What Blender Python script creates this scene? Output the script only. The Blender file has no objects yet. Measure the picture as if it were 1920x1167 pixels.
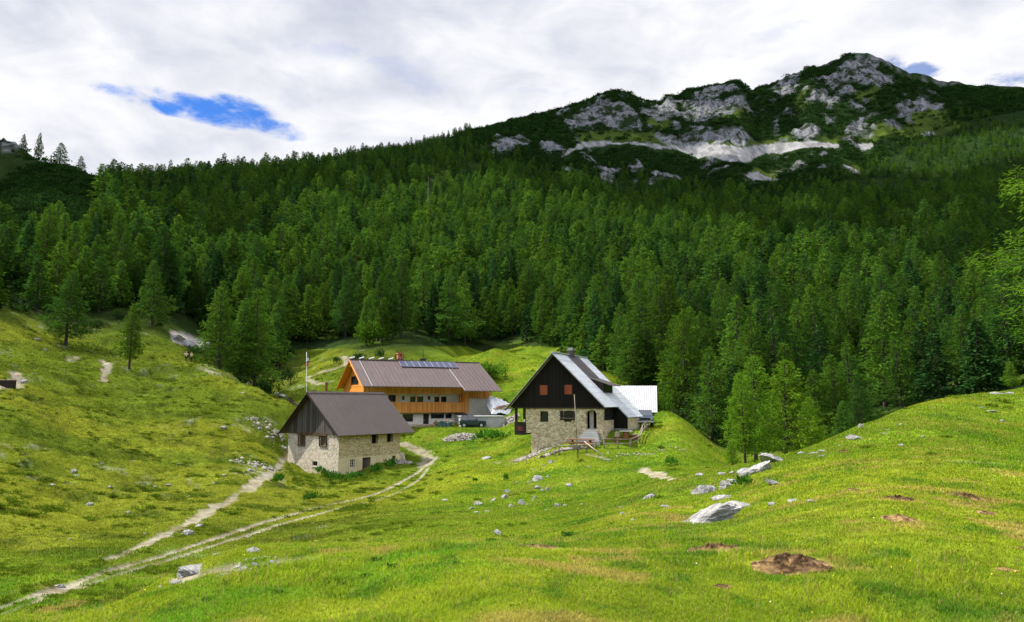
import bpy, bmesh, math, random
import numpy as np
from mathutils import Vector, Matrix

S = bpy.context.scene
COL = S.collection
R = math.radians

# ------------------------------------------------------------------ camera
F = 1350.0                      # focal length in photo pixels (1920 wide)
HOR = 752.0                     # row of the horizon in the photo
PITCH = math.atan((HOR - 583.5) / F)
CP, SP = math.cos(PITCH), math.sin(PITCH)
cam_d = bpy.data.cameras.new("camera")
cam = bpy.data.objects.new("camera", cam_d)
COL.objects.link(cam)
cam.location = (0, 0, 0)
cam.rotation_euler = (math.pi / 2 + PITCH, 0, 0)
cam_d.sensor_width = 36
cam_d.lens = 36 * F / 1920
cam_d.clip_start = 0.1
cam_d.clip_end = 20000
cam_d.dof.use_dof = True
cam_d.dof.focus_distance = 75
cam_d.dof.aperture_fstop = 3.2
S.camera = cam

# ------------------------------------------------------------------ light
SUN_AZ, SUN_EL = -73.0, 52.0    # degrees left of the view direction, height
sd = Vector((math.sin(R(SUN_AZ)) * math.cos(R(SUN_EL)), math.cos(R(SUN_AZ)) * math.cos(R(SUN_EL)), math.sin(R(SUN_EL))))
sun_d = bpy.data.lights.new("sun", 'SUN')
sun_d.energy = 5.0
sun_d.angle = R(0.6)
sun_d.color = (1.0, 0.95, 0.86)
sun = bpy.data.objects.new("sun", sun_d)
COL.objects.link(sun)
sun.location = sd * 300
sun.rotation_euler = sd.to_track_quat('Z', 'Y').to_euler()

S.view_settings.view_transform = 'Standard'
S.view_settings.look = 'None'
S.view_settings.gamma = 1
S.view_settings.exposure = 0.85
S.cycles.max_bounces = 6
S.cycles.diffuse_bounces = 3
S.cycles.transmission_bounces = 4
S.cycles.transparent_max_bounces = 8


def ray(x, y):
    u = (x - 960) / F
    v = (583.5 - y) / F
    return np.array((u, CP - v * SP, SP + v * CP))


def P(x, y, Y):
    d = ray(x, y)
    return d * (Y / d[1])


def px(X, Y, Z):
    fw = np.maximum(Y * CP + Z * SP, 1e-3)
    up = -Y * SP + Z * CP
    return 960 + F * X / fw, 583.5 - F * up / fw


# ------------------------------------------------------------------ node helpers
class NT:
    def __init__(self, tree):
        self.t = tree
        self.n = tree.nodes
        self.l = tree.links

    def new(self, kind, **kw):
        nd = self.n.new(kind)
        for k, v in kw.items():
            setattr(nd, k, v)
        return nd

    def link(self, a, b):
        self.l.new(a, b)

    def math(self, op, a, b=None, clamp=False):
        nd = self.new('ShaderNodeMath', operation=op, use_clamp=clamp)
        for i, v in enumerate((a, b)):
            if v is None:
                continue
            if isinstance(v, (int, float)):
                nd.inputs[i].default_value = v
            else:
                self.link(v, nd.inputs[i])
        return nd.outputs[0]

    def mix(self, fac, a, b, blend='MIX'):
        nd = self.new('ShaderNodeMix', data_type='RGBA', blend_type=blend)
        for i, v in ((0, fac), (6, a), (7, b)):
            if isinstance(v, (int, float)):
                nd.inputs[i].default_value = v
            elif isinstance(v, tuple):
                nd.inputs[i].default_value = v if len(v) == 4 else (*v, 1)
            else:
                self.link(v, nd.inputs[i])
        return nd.outputs[2]

    def noise(self, vec, scale, detail=4, rough=.55, dist=0.0):
        nd = self.new('ShaderNodeTexNoise')
        nd.inputs['Scale'].default_value = scale
        nd.inputs['Detail'].default_value = detail
        nd.inputs['Roughness'].default_value = rough
        nd.inputs['Distortion'].default_value = dist
        if vec is not None:
            self.link(vec, nd.inputs['Vector'])
        return nd.outputs['Fac']

    def ramp(self, fac, stops):
        nd = self.new('ShaderNodeValToRGB')
        while len(nd.color_ramp.elements) < len(stops):
            nd.color_ramp.elements.new(0.5)
        for e, (p, c) in zip(nd.color_ramp.elements, stops):
            e.position = p
            if isinstance(c, (int, float)):
                c = (c, c, c)
            e.color = (*c, 1)
        self.link(fac, nd.inputs[0])
        return nd.outputs[0]

    def maprange(self, v, a, b, c=0.0, d=1.0, smooth=True):
        nd = self.new('ShaderNodeMapRange', interpolation_type='SMOOTHSTEP' if smooth else 'LINEAR')
        self.link(v, nd.inputs[0])
        for i, q in enumerate((a, b, c, d)):
            nd.inputs[i + 1].default_value = q
        return nd.outputs[0]


# ------------------------------------------------------------------ world: blue sky behind broken cloud
W = bpy.data.worlds.new("World")
S.world = W
W.use_nodes = True
w = NT(W.node_tree)
w.n.clear()
tc = w.new('ShaderNodeTexCoord')
D = tc.outputs['Generated']
sky = w.new('ShaderNodeTexSky', sky_type='NISHITA', sun_disc=False, sun_elevation=R(SUN_EL), sun_rotation=R(SUN_AZ), altitude=1500, air_density=1.0, dust_density=.3, ozone_density=3.0)
sep = w.new('ShaderNodeSeparateXYZ')
w.link(D, sep.inputs[0])
dx, dy, dz = sep.outputs
# cloud tone: large soft greys, whiter billows low down
mp = w.new('ShaderNodeMapping')
mp.inputs['Scale'].default_value = (1.0, 1.0, 2.1)
w.link(D, mp.inputs['Vector'])
big = w.noise(mp.outputs[0], 2.6, 5, .5, .4)
med = w.noise(mp.outputs[0], 8.0, 7, .55, .5)
fine = w.noise(mp.outputs[0], 26.0, 6, .6, .3)
tone = w.math('ADD', w.math('MULTIPLY', big, .55), w.math('ADD', w.math('MULTIPLY', med, .38), w.math('MULTIPLY', fine, .07)))
tone = w.math('ADD', w.math('MULTIPLY', w.math('SUBTRACT', tone, .5), 1.75), .5)
# left part of the view is greyer
tone = w.math('ADD', tone, w.math('MULTIPLY', dx, .20))
low = w.maprange(dz, .24, .46, .18, -.06)
tone = w.math('ADD', tone, low)
cloud = w.ramp(tone, [(.14, (.29, .315, .39)), (.38, (.41, .425, .475)), (.54, (.52, .525, .55)), (.70, (.62, .62, .62))])


def hole(x, y, ax, ay, rot=0.0):
    """signed measure of an opening in the cloud round the direction seen at photo pixel x, y"""
    d = ray(x, y)
    d = d / np.linalg.norm(d)
    a = w.math('SUBTRACT', dx, float(d[0]))
    b = w.math('SUBTRACT', dz, float(d[2]))
    c, s = math.cos(rot), math.sin(rot)
    a2 = w.math('ADD', w.math('MULTIPLY', a, c / ax), w.math('MULTIPLY', b, s / ax))
    b2 = w.math('ADD', w.math('MULTIPLY', a, -s / ay), w.math('MULTIPLY', b, c / ay))
    r2 = w.math('ADD', w.math('MULTIPLY', a2, a2), w.math('MULTIPLY', b2, b2))
    h = w.math('SUBTRACT', 1.0, r2)
    h = w.math('MAXIMUM', h, -3.0)
    return w.math('MULTIPLY', h, w.math('GREATER_THAN', dy, 0.0))


hs = [hole(326, 203, .048, .008, -.12), hole(484, 226, .038, .0135, -.26), hole(412, 216, .062, .0115, -.13)]
side = [hole(1918, 150, .034, .009, -.1), hole(1730, 132, .014, .006, -.3), hole(1672, 116, .012, .008, -.5)]
hm = hs[0]
for h in hs[1:]:
    hm = w.math('MAXIMUM', hm, h)
# faint thin places
faint = [hole(800, 160, .07, .022, -.3), hole(1440, 70, .04, .012, .2), hole(1000, 180, .05, .012, 0), hole(590, 85, .06, .012, 0)]
fm = faint[0]
for h in faint[1:]:
    fm = w.math('MAXIMUM', fm, h)
edge = w.math('ADD', w.math('MULTIPLY', w.math('SUBTRACT', med, .5), 6.0), w.math('MULTIPLY', w.math('SUBTRACT', fine, .5), 4.2))
mask = w.maprange(w.math('ADD', hm, edge), -.9, 1.15)
mask2 = w.math('MULTIPLY', w.maprange(w.math('ADD', fm, w.math('MULTIPLY', edge, 1.3)), .1, 1.4), .16)
mask = w.math('MAXIMUM', mask, mask2)
sm = side[0]
for h in side[1:]:
    sm = w.math('MAXIMUM', sm, h)
mask = w.math('MAXIMUM', mask, w.math('MULTIPLY', w.maprange(w.math('ADD', sm, w.math('MULTIPLY', edge, 1.6)), -.6, 1.8), .75))
skyc = w.mix(1.0, sky.outputs[0], (.030, .058, .098, 1), 'MULTIPLY')
# cloud behind and above the viewer brightened, added fill for the shaded walls
back = w.maprange(w.math('ADD', w.math('MULTIPLY', dy, -1.0), w.math('MULTIPLY', dz, 1.1)), -.25, 1.0, 1.0, 2.4)
cl2 = w.new('ShaderNodeVectorMath', operation='SCALE')
w.link(cloud, cl2.inputs[0])
w.link(back, cl2.inputs['Scale'])
col = w.mix(mask, cl2.outputs[0], skyc)
bg = w.new('ShaderNodeBackground')
w.link(col, bg.inputs[0])
bg.inputs[1].default_value = 1.0
out = w.new('ShaderNodeOutputWorld')
w.link(bg.outputs[0], out.inputs[0])


# ------------------------------------------------------------------ noise
def vnoise(x, y, seed=0):
    xi = np.floor(x).astype(np.int64)
    yi = np.floor(y).astype(np.int64)
    fx = x - xi
    fy = y - yi
    fx = fx * fx * fx * (fx * (fx * 6 - 15) + 10)
    fy = fy * fy * fy * (fy * (fy * 6 - 15) + 10)

    def h(a, b):
        n = (a * 374761393 + b * 668265263 + seed * 974634777) & 0xffffffff
        n = ((n ^ (n >> 13)) * 1274126177) & 0xffffffff
        n = n ^ (n >> 16)
        return (n & 0xffff) / 32767.5 - 1
    a = h(xi, yi); b = h(xi + 1, yi); c = h(xi, yi + 1); d = h(xi + 1, yi + 1)
    return (a * (1 - fx) + b * fx) * (1 - fy) + (c * (1 - fx) + d * fx) * fy


def fbm(x, y, octv=4, seed=0, gain=.5):
    s = 0; a = 1.0; t = 0
    for i in range(octv):
        c, q = math.cos(i * .7), math.sin(i * .7)
        s = s + a * vnoise((x * c - y * q) * 2 ** i + i * 17.3, (x * q + y * c) * 2 ** i - i * 9.1, seed + i)
        t += a; a *= gain
    return s / t


def smooth(v, a, b):
    t = np.clip((v - a) / (b - a), 0, 1)
    return t * t * (3 - 2 * t)


def inpoly(x, y, poly):
    r = np.zeros(x.shape, bool)
    n = len(poly)
    for i in range(n):
        x1, y1 = poly[i]
        x2, y2 = poly[(i + 1) % n]
        if y1 == y2:
            continue
        c = ((y1 > y) != (y2 > y)) & (x < (x2 - x1) * (y - y1) / (y2 - y1) + x1)
        r ^= c
    return r


# ------------------------------------------------------------------ terrain: one polar sheet round the viewpoint
CTRL = """
960 1167 5.3;300 1150 6.9;650 1100 7.6;300 1092 10;370 1062 12;500 1032 13;650 1022 11;800 1024 10.2;950 1030 10.3;1100 1035 10.2
0 1156 21;1100 1010 14;1200 970 22;1300 1100 7;1480 1060 8.2;1680 970 11.6;1800 930 16;1900 1100 7;1920 1000 11;1920 870 24;1920 800 38;1920 728 58
1750 870 24;1600 920 17;1600 850 30;1600 805 44;1700 765 50;1800 742 54;1450 960 16;1480 900 25;1480 852 38;1420 867 36;1340 960 22;1330 912 31;1300 891 38
1230 930 33;1230 892 48;1250 840 66;1243 772 84;1290 797 80;1340 846 75;1400 885 52;1300 1010 13
60 1112 23;125 1098 25;250 1058 31;370 1022 37;500 985 45;640 943 56;720 922 65;790 885 78;800 868 84;760 838 93
190 1050 31;300 1008 39;400 955 49;480 905 62;525 872 74;541 856 86;634 898 78;751 866 85;700 880 79
0 1070 29;0 1000 37;0 930 45;0 860 55;0 790 66;0 720 80;0 660 97;0 600 115;150 1000 40;150 900 55;150 800 75;150 720 93;120 645 118;150 605 132
300 900 60;300 820 76;300 740 97;300 680 113;300 620 135;430 850 72;430 790 86;430 740 100;430 705 110;400 692 113;480 731 106;540 761 101
560 720 135;600 690 145;620 662 160;560 682 160;520 810 90;500 840 80
800 803 103;885 803 102;700 806 104;860 830 92;900 816 97;850 860 78;900 900 60;900 950 46;800 960 46;760 1000 34;900 1000 32;1000 1000 29
996 853 72;1105 829 71;1200 831 71;1210 802 80;1050 848 68;1050 880 60;1130 880 58;1000 920 53;1100 930 47;1200 860 64;1165 806 76.5;1195 804 78;940 860 76;960 812 88;950 792 100
930 654 145;1000 665 150;870 668 150;960 700 128;960 740 115;950 772 108;700 682 136;760 674 142
0 590 118;0 500 165;0 420 220;0 330 290;0 257 330;100 312 300;170 338 300;300 560 165;300 450 280;300 380 400;300 338 520;200 345 500
500 640 170;500 500 265;500 400 400;500 320 580;700 640 165;700 500 280;700 380 460;700 290 720;850 640 180;850 500 290;850 380 480;850 255 820
1000 640 185;1000 500 300;1000 400 460;1000 300 700;1000 222 860;1150 640 180;1150 500 310;1150 400 470;1150 280 760;1150 175 880
1300 680 150;1300 500 320;1300 400 480;1300 300 740;1300 165 930;1450 680 150;1450 500 320;1450 400 480;1450 300 740;1450 145 960
1610 640 170;1610 500 310;1610 400 470;1610 300 720;1610 100 1020;1750 640 160;1750 500 290;1750 400 440;1750 260 760;1750 145 980
1920 660 135;1920 500 270;1920 400 400;1920 280 650;1920 165 930;1900 700 112
-300 1060 29;-300 900 47;-300 700 85;-300 560 122;-300 400 210;-300 235 340;2200 1000 11;2200 850 24;2200 680 60;2200 600 125;2200 400 390;2200 220 900
"""
pts = []
for tok in CTRL.replace("\n", ";").split(";"):
    tok = tok.split()
    if len(tok) == 3:
        pts.append(P(*map(float, tok)))


def wpt(x, Y, z):
    pts.append(np.array(((x - 960) / F * Y, Y, z)))


# ground that folds hide from this viewpoint
for x, Y, z in ((400, 18, -4.5), (520, 18, -4.5), (650, 18, -4.1), (800, 18, -3.9), (950, 18, -3.75), (1080, 19, -3.5), (220, 14, -4.2), (60, 14, -4.0),
                (1600, 62, -4.6), (1600, 85, -4.5), (1700, 80, -3.5), (1850, 82, -1.2), (1480, 62, -5.6), (1420, 62, -6.2), (1340, 90, -5.5), (1450, 100, -4.5), (1600, 115, -1.5),
                (1750, 112, .8), (480, 120, .5), (430, 125, 2.2), (540, 116, -1.2), (930, 160, 9.0), (1000, 165, 8.6), (870, 163, 8.3), (930, 172, 9.5), (1250, 105, -2.5), (1150, 110, .3), (1150, 140, 5.5), (750, 120, .5), (850, 118, .2),
                (0, 430, 112), (100, 400, 100), (170, 380, 96),
                (300, 800, 130), (500, 850, 170), (700, 1050, 220), (1000, 1300, 300), (1300, 1400, 350), (1610, 1500, 400), (1920, 1400, 350), (-300, 700, 110), (2200, 1400, 350),
                (0, 800, 110), (0, 2600, 120), (600, 2600, 120), (1200, 2600, 150), (1920, 2600, 150)):
    wpt(x, Y, z)
for a in (-50, -25, 0, 25, 50):
    for r_, z in ((1.2, -1.65), (3.2, -1.65)):
        pts.append(np.array((math.sin(R(a)) * r_, math.cos(R(a)) * r_, z + (.05 * math.sin(R(a)) * r_ if a < 0 else -.02 * r_ * math.sin(R(a))))))
pts = np.array(pts)
cr = np.hypot(pts[:, 0], pts[:, 1])
ca = np.arctan2(pts[:, 0], pts[:, 1])
cq = (pts[:, 2] + 1.65) / cr
KA = 4.0
cx = np.stack((ca * KA, np.log(cr)), 1)


def kern(d2):
    return .5 * d2 * np.log(d2 + 1e-12)


n = len(cx)
K = kern(((cx[:, None] - cx[None]) ** 2).sum(-1)) + np.eye(n) * 1e-4
A = np.zeros((n + 3, n + 3))
A[:n, :n] = K
A[:n, n] = 1; A[:n, n + 1:] = cx
A[n, :n] = 1; A[n + 1:, :n] = cx.T
sol = np.linalg.solve(A, np.concatenate((cq, np.zeros(3))))

az = np.concatenate((np.arange(-180, -60, 3.0), np.arange(-60, -38, .5), np.arange(-38, 38, .08), np.arange(38, 60, .5), np.arange(60, 180.01, 3.0)))
az = np.radians(az)
lr = np.concatenate((np.arange(math.log(1.2), math.log(560), .0075), np.arange(math.log(560), math.log(1080), .0032), np.arange(math.log(1080), math.log(3000), .015)))
NA, NR = len(az), len(lr)
aa = np.degrees(np.abs(az))
ae = np.where(aa > 50, np.sign(az) * R(50) * (1 - (aa - 50) / 130), az)
AZ, LR = np.meshgrid(az, lr, indexing='ij')
RR = np.exp(LR)
Q = np.zeros((NA, NR))
ue, inv = np.unique(np.round(ae, 9), return_inverse=True)
for i in range(NA):
    d2 = (ae[i] * KA - cx[:, 0])[None] ** 2 + (lr[:, None] - cx[:, 1][None]) ** 2
    Q[i] = kern(d2) @ sol[:n] + sol[n] + sol[n + 1] * ae[i] * KA + sol[n + 2] * lr
behind = smooth(np.abs(np.degrees(AZ)), 60, 130) * smooth(LR, math.log(40), math.log(200))
Q = Q * (1 - .72 * behind)
# the skyline: pull the far crest to its height in each direction
SKY = [(-300, 235), (0, 258), (45, 272), (80, 296), (130, 310), (160, 330), (185, 340), (240, 345), (300, 338), (380, 334), (450, 324), (520, 318), (600, 305), (690, 288), (760, 281), (850, 262), (920, 240), (980, 222), (1050, 208), (1120, 182), (1160, 170), (1190, 186), (1235, 190), (1300, 170), (1385, 153), (1410, 170), (1435, 166), (1480, 140), (1540, 122), (1590, 101), (1625, 98), (1660, 115), (1700, 132), (1760, 150), (1830, 158), (1920, 166), (2200, 220)]
sa, sq = [], []
for x, y in SKY:
    d = ray(x, y)
    sa.append(math.atan2(d[0], d[1])); sq.append(d[2] / math.hypot(d[0], d[1]))
target = np.interp(ae, sa, sq)
far = RR > 250
curm = np.where(far, Q - 1.65 / RR, -9).max(1)
corr = target - curm
_k = np.exp(-.5 * (np.arange(-20, 21) / 5.0) ** 2); _k /= _k.sum()
_in = np.where(np.abs(np.degrees(az)) < 38)[0]
for _ in range(2):
    corr[_in[20:-20]] = np.convolve(corr, _k, 'same')[_in[20:-20]]
wgt = smooth(LR, math.log(240), math.log(480))
leftw = smooth(-ae, R(26.5), R(31))[:, None]
wgt = wgt * (1 - leftw) + smooth(LR, math.log(200), math.log(290)) * leftw
Q = Q + wgt * (corr * (1 - .72 * behind.max(1)))[:, None]
Z = Q * RR - 1.65
X = np.sin(AZ) * RR
Y = np.cos(AZ) * RR
PX, PY = px(X, Y, Z)
PX = np.where(Y > 0, PX, -9999)

# region masks laid out on the ground where the photograph shows them
wob = fbm(X / 26, Y / 26, 3, 5) * 14 + fbm(X / 7, Y / 7, 2, 8) * 8
wob2 = fbm(X / 22, Y / 22, 3, 15) * 10 + fbm(X / 8, Y / 8, 2, 18) * 7


def z7(l):
    return [(1000 + a / 2.087, 80 + b / 2.087) for a, b in l]


ROCK = [z7(l) for l in (
    [(190, 330), (200, 250), (260, 210), (300, 240), (370, 235), (400, 280), (412, 345), (330, 338), (250, 330)],
    [(120, 305), (190, 290), (190, 330), (130, 330)],
    [(420, 260), (540, 225), (560, 265), (640, 200), (720, 170), (700, 230), (760, 215), (830, 220), (820, 260), (700, 300), (600, 290), (540, 280), (430, 285)],
    [(490, 355), (620, 360), (640, 330), (720, 350), (830, 345), (870, 385), (820, 405), (700, 385), (600, 400), (530, 400), (490, 380)],
    [(920, 160), (1000, 110), (1050, 110), (1020, 190), (970, 210)], [(1070, 230), (1100, 160), (1145, 170), (1130, 215), (1080, 240)],
    [(1150, 140), (1180, 90), (1260, 60), (1340, 55), (1380, 75), (1330, 120), (1410, 120), (1410, 140), (1340, 158), (1240, 155), (1160, 168)],
    [(1420, 240), (1520, 200), (1570, 210), (1550, 250), (1450, 275), (1410, 270)], [(1000, 345), (1060, 320), (1110, 330), (1100, 360), (1010, 365)],
    [(1220, 370), (1250, 310), (1310, 270), (1340, 280), (1290, 330), (1250, 370)], [(0, 400), (100, 400), (130, 430), (60, 440)],
    [(925, 275), (940, 270), (945, 350), (930, 355)], [(600, 330), (660, 320), (690, 345), (640, 350)], [(1140, 275), (1180, 250), (1190, 265), (1160, 285)],
    [(980, 255), (1020, 250), (1020, 270), (990, 275)], [(1120, 225), (1230, 175), (1250, 190), (1160, 235)])]
ROCK += [[(895, 282), (920, 265), (975, 253), (985, 272), (940, 290)], [(1010, 268), (1060, 275), (1070, 292), (1020, 285)], [(0, 252), (24, 254), (38, 266), (16, 278), (0, 280)]]
ALP = [z7(l) for l in ([(100, 350), (420, 350), (560, 395), (540, 412), (300, 382), (200, 375)], [(430, 280), (540, 280), (540, 312), (440, 335)], [(720, 285), (800, 250), (840, 270), (780, 300), (720, 312)],
                       [(560, 395), (700, 385), (880, 390), (1000, 370), (1200, 372), (1200, 395), (1000, 392), (880, 415), (640, 412)], [(1230, 190), (1400, 155), (1330, 205), (1250, 215)],
                       [(1180, 345), (1320, 345), (1600, 290), (1700, 310), (1500, 355), (1300, 390)], [(1440, 285), (1600, 225), (1650, 305), (1500, 330)], [(1030, 200), (1070, 190), (1060, 240), (1030, 232)],
                       [(1230, 465), (1290, 470), (1300, 520), (1230, 525)], [(860, 490), (960, 520), (950, 560), (820, 545)])]
SCREE = [z7(l) for l in ([(105, 458), (190, 378), (280, 383), (360, 398), (440, 398), (520, 413), (620, 408), (650, 385), (665, 388), (700, 408), (850, 412), (920, 402), (1030, 382), (1190, 392), (1200, 408), (1080, 412), (990, 435), (970, 446), (940, 440), (880, 450), (840, 472), (780, 467), (690, 452), (640, 462), (560, 427), (430, 412), (350, 404), (200, 398), (130, 452)],
                         [(1255, 395), (1330, 385), (1330, 405), (1290, 420)], [(820, 525), (880, 510), (900, 530), (960, 545), (940, 552), (860, 545)], [(1215, 485), (1250, 490), (1280, 515), (1230, 520)], [(1510, 345), (1560, 335), (1570, 345), (1520, 352)])]
farm = (Y > 240)
FX, FY = PX[farm] + wob[farm], PY[farm] + wob2[farm]


def fmask(polys, jx=1.0):
    m = np.zeros(FX.shape, bool)
    for p in polys:
        m |= inpoly(PX[farm] + wob[farm] * jx, PY[farm] + wob2[farm] * jx, p)
    r = np.zeros(X.shape)
    r[farm] = m
    return r


m_rock = fmask(ROCK)
m_alp = fmask(ALP)
m_scree = fmask(SCREE, .30)
m_rock = np.where(m_scree > 0, 0, m_rock)
m_alp = np.where((m_scree > 0) | (m_rock > 0), 0, m_alp)
# small outcrops sprinkled over the mountain top
crag = (fbm(X / 18, Y / 18, 4, 31) > .40) & (Y > 600) & (PX > 1040) & (PX < 1800) & (PY < 345 - np.maximum(0, (PX - 1500)) * .55)
m_rock = np.where(crag & (m_scree == 0), 1, m_rock)


def blur(m, k=2):
    for _ in range(k):
        m = (m + np.roll(m, 1, 1) + np.roll(m, -1, 1)) / 3
        m = (m + np.roll(m, 1, 0) + np.roll(m, -1, 0)) / 3
    return m


m_rock, m_alp = blur(m_rock, 1), blur(m_alp, 2)

# ------------------------------------------------------------------ relief
rel = fbm(X / 70, Y / 70, 4, 3) * 5.0 * smooth(RR, 180, 420)
ridge = 1 - np.abs(fbm(X / 24, Y / 24, 4, 40))
rel += (ridge - .75) * 12 * m_rock * smooth(RR, 250, 500)
rel += fbm(X / 9, Y / 9, 3, 44) * 3.5 * m_rock
rel += (1 - np.abs(fbm(X / 45, Y / 45, 3, 47)) - .7) * 7 * smooth(RR, 600, 800) * (1 - blur(m_scree, 12))
# meadow hummocks and terracettes
lefts = smooth(-AZ, R(4), R(14)) * smooth(RR, 30, 45) * (1 - smooth(RR, 150, 190))
ca_, sa_ = math.cos(.55), math.sin(.55)
U_, V_ = X * ca_ + Y * sa_, -X * sa_ + Y * ca_
ter = 1 - np.abs(fbm(U_ / 9, V_ / 3.0, 4, 60))
tmod = smooth(fbm(X / 20, Y / 20, 3, 66), -.25, .4)
rel += (ter - .75) * (.55 + .75 * tmod) * lefts
rel += fbm(X / 2.2, Y / 2.2, 3, 63) * .22 * lefts
mid = smooth(RR, 16, 30) * (1 - smooth(RR, 150, 200))
rel += fbm(X / 6, Y / 6, 4, 71) * (.16 + .10 * lefts) * mid
ter2 = 1 - np.abs(fbm((X * .98 + Y * .2) / 4.2, (-X * .2 + Y * .98) / 1.5, 3, 77))
rel += (ter2 - .7) * .42 * lefts * (.5 + .5 * tmod)
rel += fbm(X / 1.3, Y / 1.3, 3, 73) * .07 * (1 - smooth(RR, 60, 120)) * smooth(RR, 2, 6)
rel += fbm(X / .35, Y / .35, 2, 75) * .018 * (1 - smooth(RR, 12, 25)) * smooth(RR, 2, 4)
_tw = np.array([P(x, y, d)[:2] for x, y, d in ((0, 1146, 21.5), (125, 1098, 25), (250, 1058, 31), (370, 1022, 37), (500, 985, 45), (640, 943, 56), (720, 922, 65), (790, 885, 78), (802, 868, 84), (760, 838, 93))])
_dm = np.full(X.shape, 1e9)
for _a, _b in zip(_tw[:-1], _tw[1:]):
    _v = _b - _a
    _t = np.clip(((X - _a[0]) * _v[0] + (Y - _a[1]) * _v[1]) / (_v @ _v), 0, 1)
    _dm = np.minimum(_dm, np.hypot(X - _a[0] - _t * _v[0], Y - _a[1] - _t * _v[1]))
rel *= smooth(_dm, 1.5, 6)
_tw = np.array([P(x, y, d)[:2] for x, y, d in ((190, 1050, 31), (300, 1008, 39), (400, 955, 49), (480, 905, 62), (525, 872, 74))])
_dm = np.full(X.shape, 1e9)
for _a, _b in zip(_tw[:-1], _tw[1:]):
    _v = _b - _a
    _t = np.clip(((X - _a[0]) * _v[0] + (Y - _a[1]) * _v[1]) / (_v @ _v), 0, 1)
    _dm = np.minimum(_dm, np.hypot(X - _a[0] - _t * _v[0], Y - _a[1] - _t * _v[1]))
rel *= .2 + .8 * smooth(_dm, 1.5, 5)
Z = Z + rel

# after the relief: bring the rocky crest back to its outline
_el = np.where(RR > 480, Z / RR, -9).max(1)
_tgt = np.interp(ae, sa, sq) + fbm(np.degrees(ae) * 1.4, ae * 0, 3, 190) * .0035
_dif = (_tgt - _el) * smooth(ae, R(-27), R(-23)) * (np.abs(az) < R(50))
Z = Z + (smooth(RR, 775, 905) * RR) * _dif[:, None]


def pad(O, deg, x0, x1, y0, y1, z, soft):
    """level the ground for a building or a parked car"""
    global Z
    c_, s_ = math.cos(R(deg)), math.sin(R(deg))
    lx_ = (X - O[0]) * c_ + (Y - O[1]) * s_
    ly_ = -(X - O[0]) * s_ + (Y - O[1]) * c_
    d_ = np.hypot(np.maximum(0, np.maximum(x0 - lx_, lx_ - x1)), np.maximum(0, np.maximum(y0 - ly_, ly_ - y1)))
    w_ = 1 - smooth(d_, 0, soft)
    Z = Z * (1 - w_) + (O[2] + z) * w_


_h = P(680, 803.5, 103.0)
pad(_h, 27, -1, 20.5, -1.2, 11.5, -.05, 3.0)
pad(P(885, 802, 101.0), 6, -6, 5, -2.2, 1.5, 0, 2.5)
pad(P(1166, 806, 75.5), -25, -1.5, 3.0, -3.0, 1.5, 0, 3.0)
pad(P(1207, 799.5, 79.5), 0, -2.2, 1.3, -2.2, 2.6, 0, 2.0)


def H(x, y):
    """ground height under a point"""
    a = math.atan2(x, y)
    l = math.log(max(1.25, math.hypot(x, y)))
    i = int(np.clip(np.searchsorted(az, a) - 1, 0, NA - 2))
    j = int(np.clip(np.searchsorted(lr, l) - 1, 0, NR - 2))
    s = (a - az[i]) / (az[i + 1] - az[i])
    t = (l - lr[j]) / (lr[j + 1] - lr[j])
    return float((Z[i, j] * (1 - s) + Z[i + 1, j] * s) * (1 - t) + (Z[i, j + 1] * (1 - s) + Z[i + 1, j + 1] * s) * t)


def Hv(x, y, G=None):
    G = Z if G is None else G
    a = np.arctan2(x, y)
    l = np.log(np.maximum(1.25, np.hypot(x, y)))
    i = np.clip(np.searchsorted(az, a) - 1, 0, NA - 2)
    j = np.clip(np.searchsorted(lr, l) - 1, 0, NR - 2)
    s = (a - az[i]) / (az[i + 1] - az[i])
    t = np.clip((l - lr[j]) / (lr[j + 1] - lr[j]), 0, 1)
    return (G[i, j] * (1 - s) + G[i + 1, j] * s) * (1 - t) + (G[i, j + 1] * (1 - s) + G[i + 1, j + 1] * s) * t


def hit(x, y, ymin=0.0):
    """the first ground seen at photo pixel x, y (beyond depth ymin)"""
    d = ray(x, y)
    hz = math.hypot(d[0], d[1])
    rr = np.exp(lr)
    t = rr / hz
    g = Hv(d[0] * t, d[1] * t)
    over = (g >= d[2] * t) & (d[1] * t > ymin)
    k = int(np.argmax(over)) if over.any() else -1
    if k > 0:
        e0 = d[2] * t[k - 1] - g[k - 1]; e1 = g[k] - d[2] * t[k]
        f_ = e0 / (e0 + e1 + 1e-9)
        tt = t[k - 1] + (t[k] - t[k - 1]) * min(max(f_, 0), 1)
    else:
        tt = t[k]
    return np.array((d[0] * tt, d[1] * tt, H(d[0] * tt, d[1] * tt)))


# ------------------------------------------------------------------ bare tracks and trodden places
m_path = np.zeros(X.shape)
rough = fbm(X / .9, Y / .9, 3, 81) * .5 + fbm(X / 3.5, Y / 3.5, 2, 83) * .5


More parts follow.
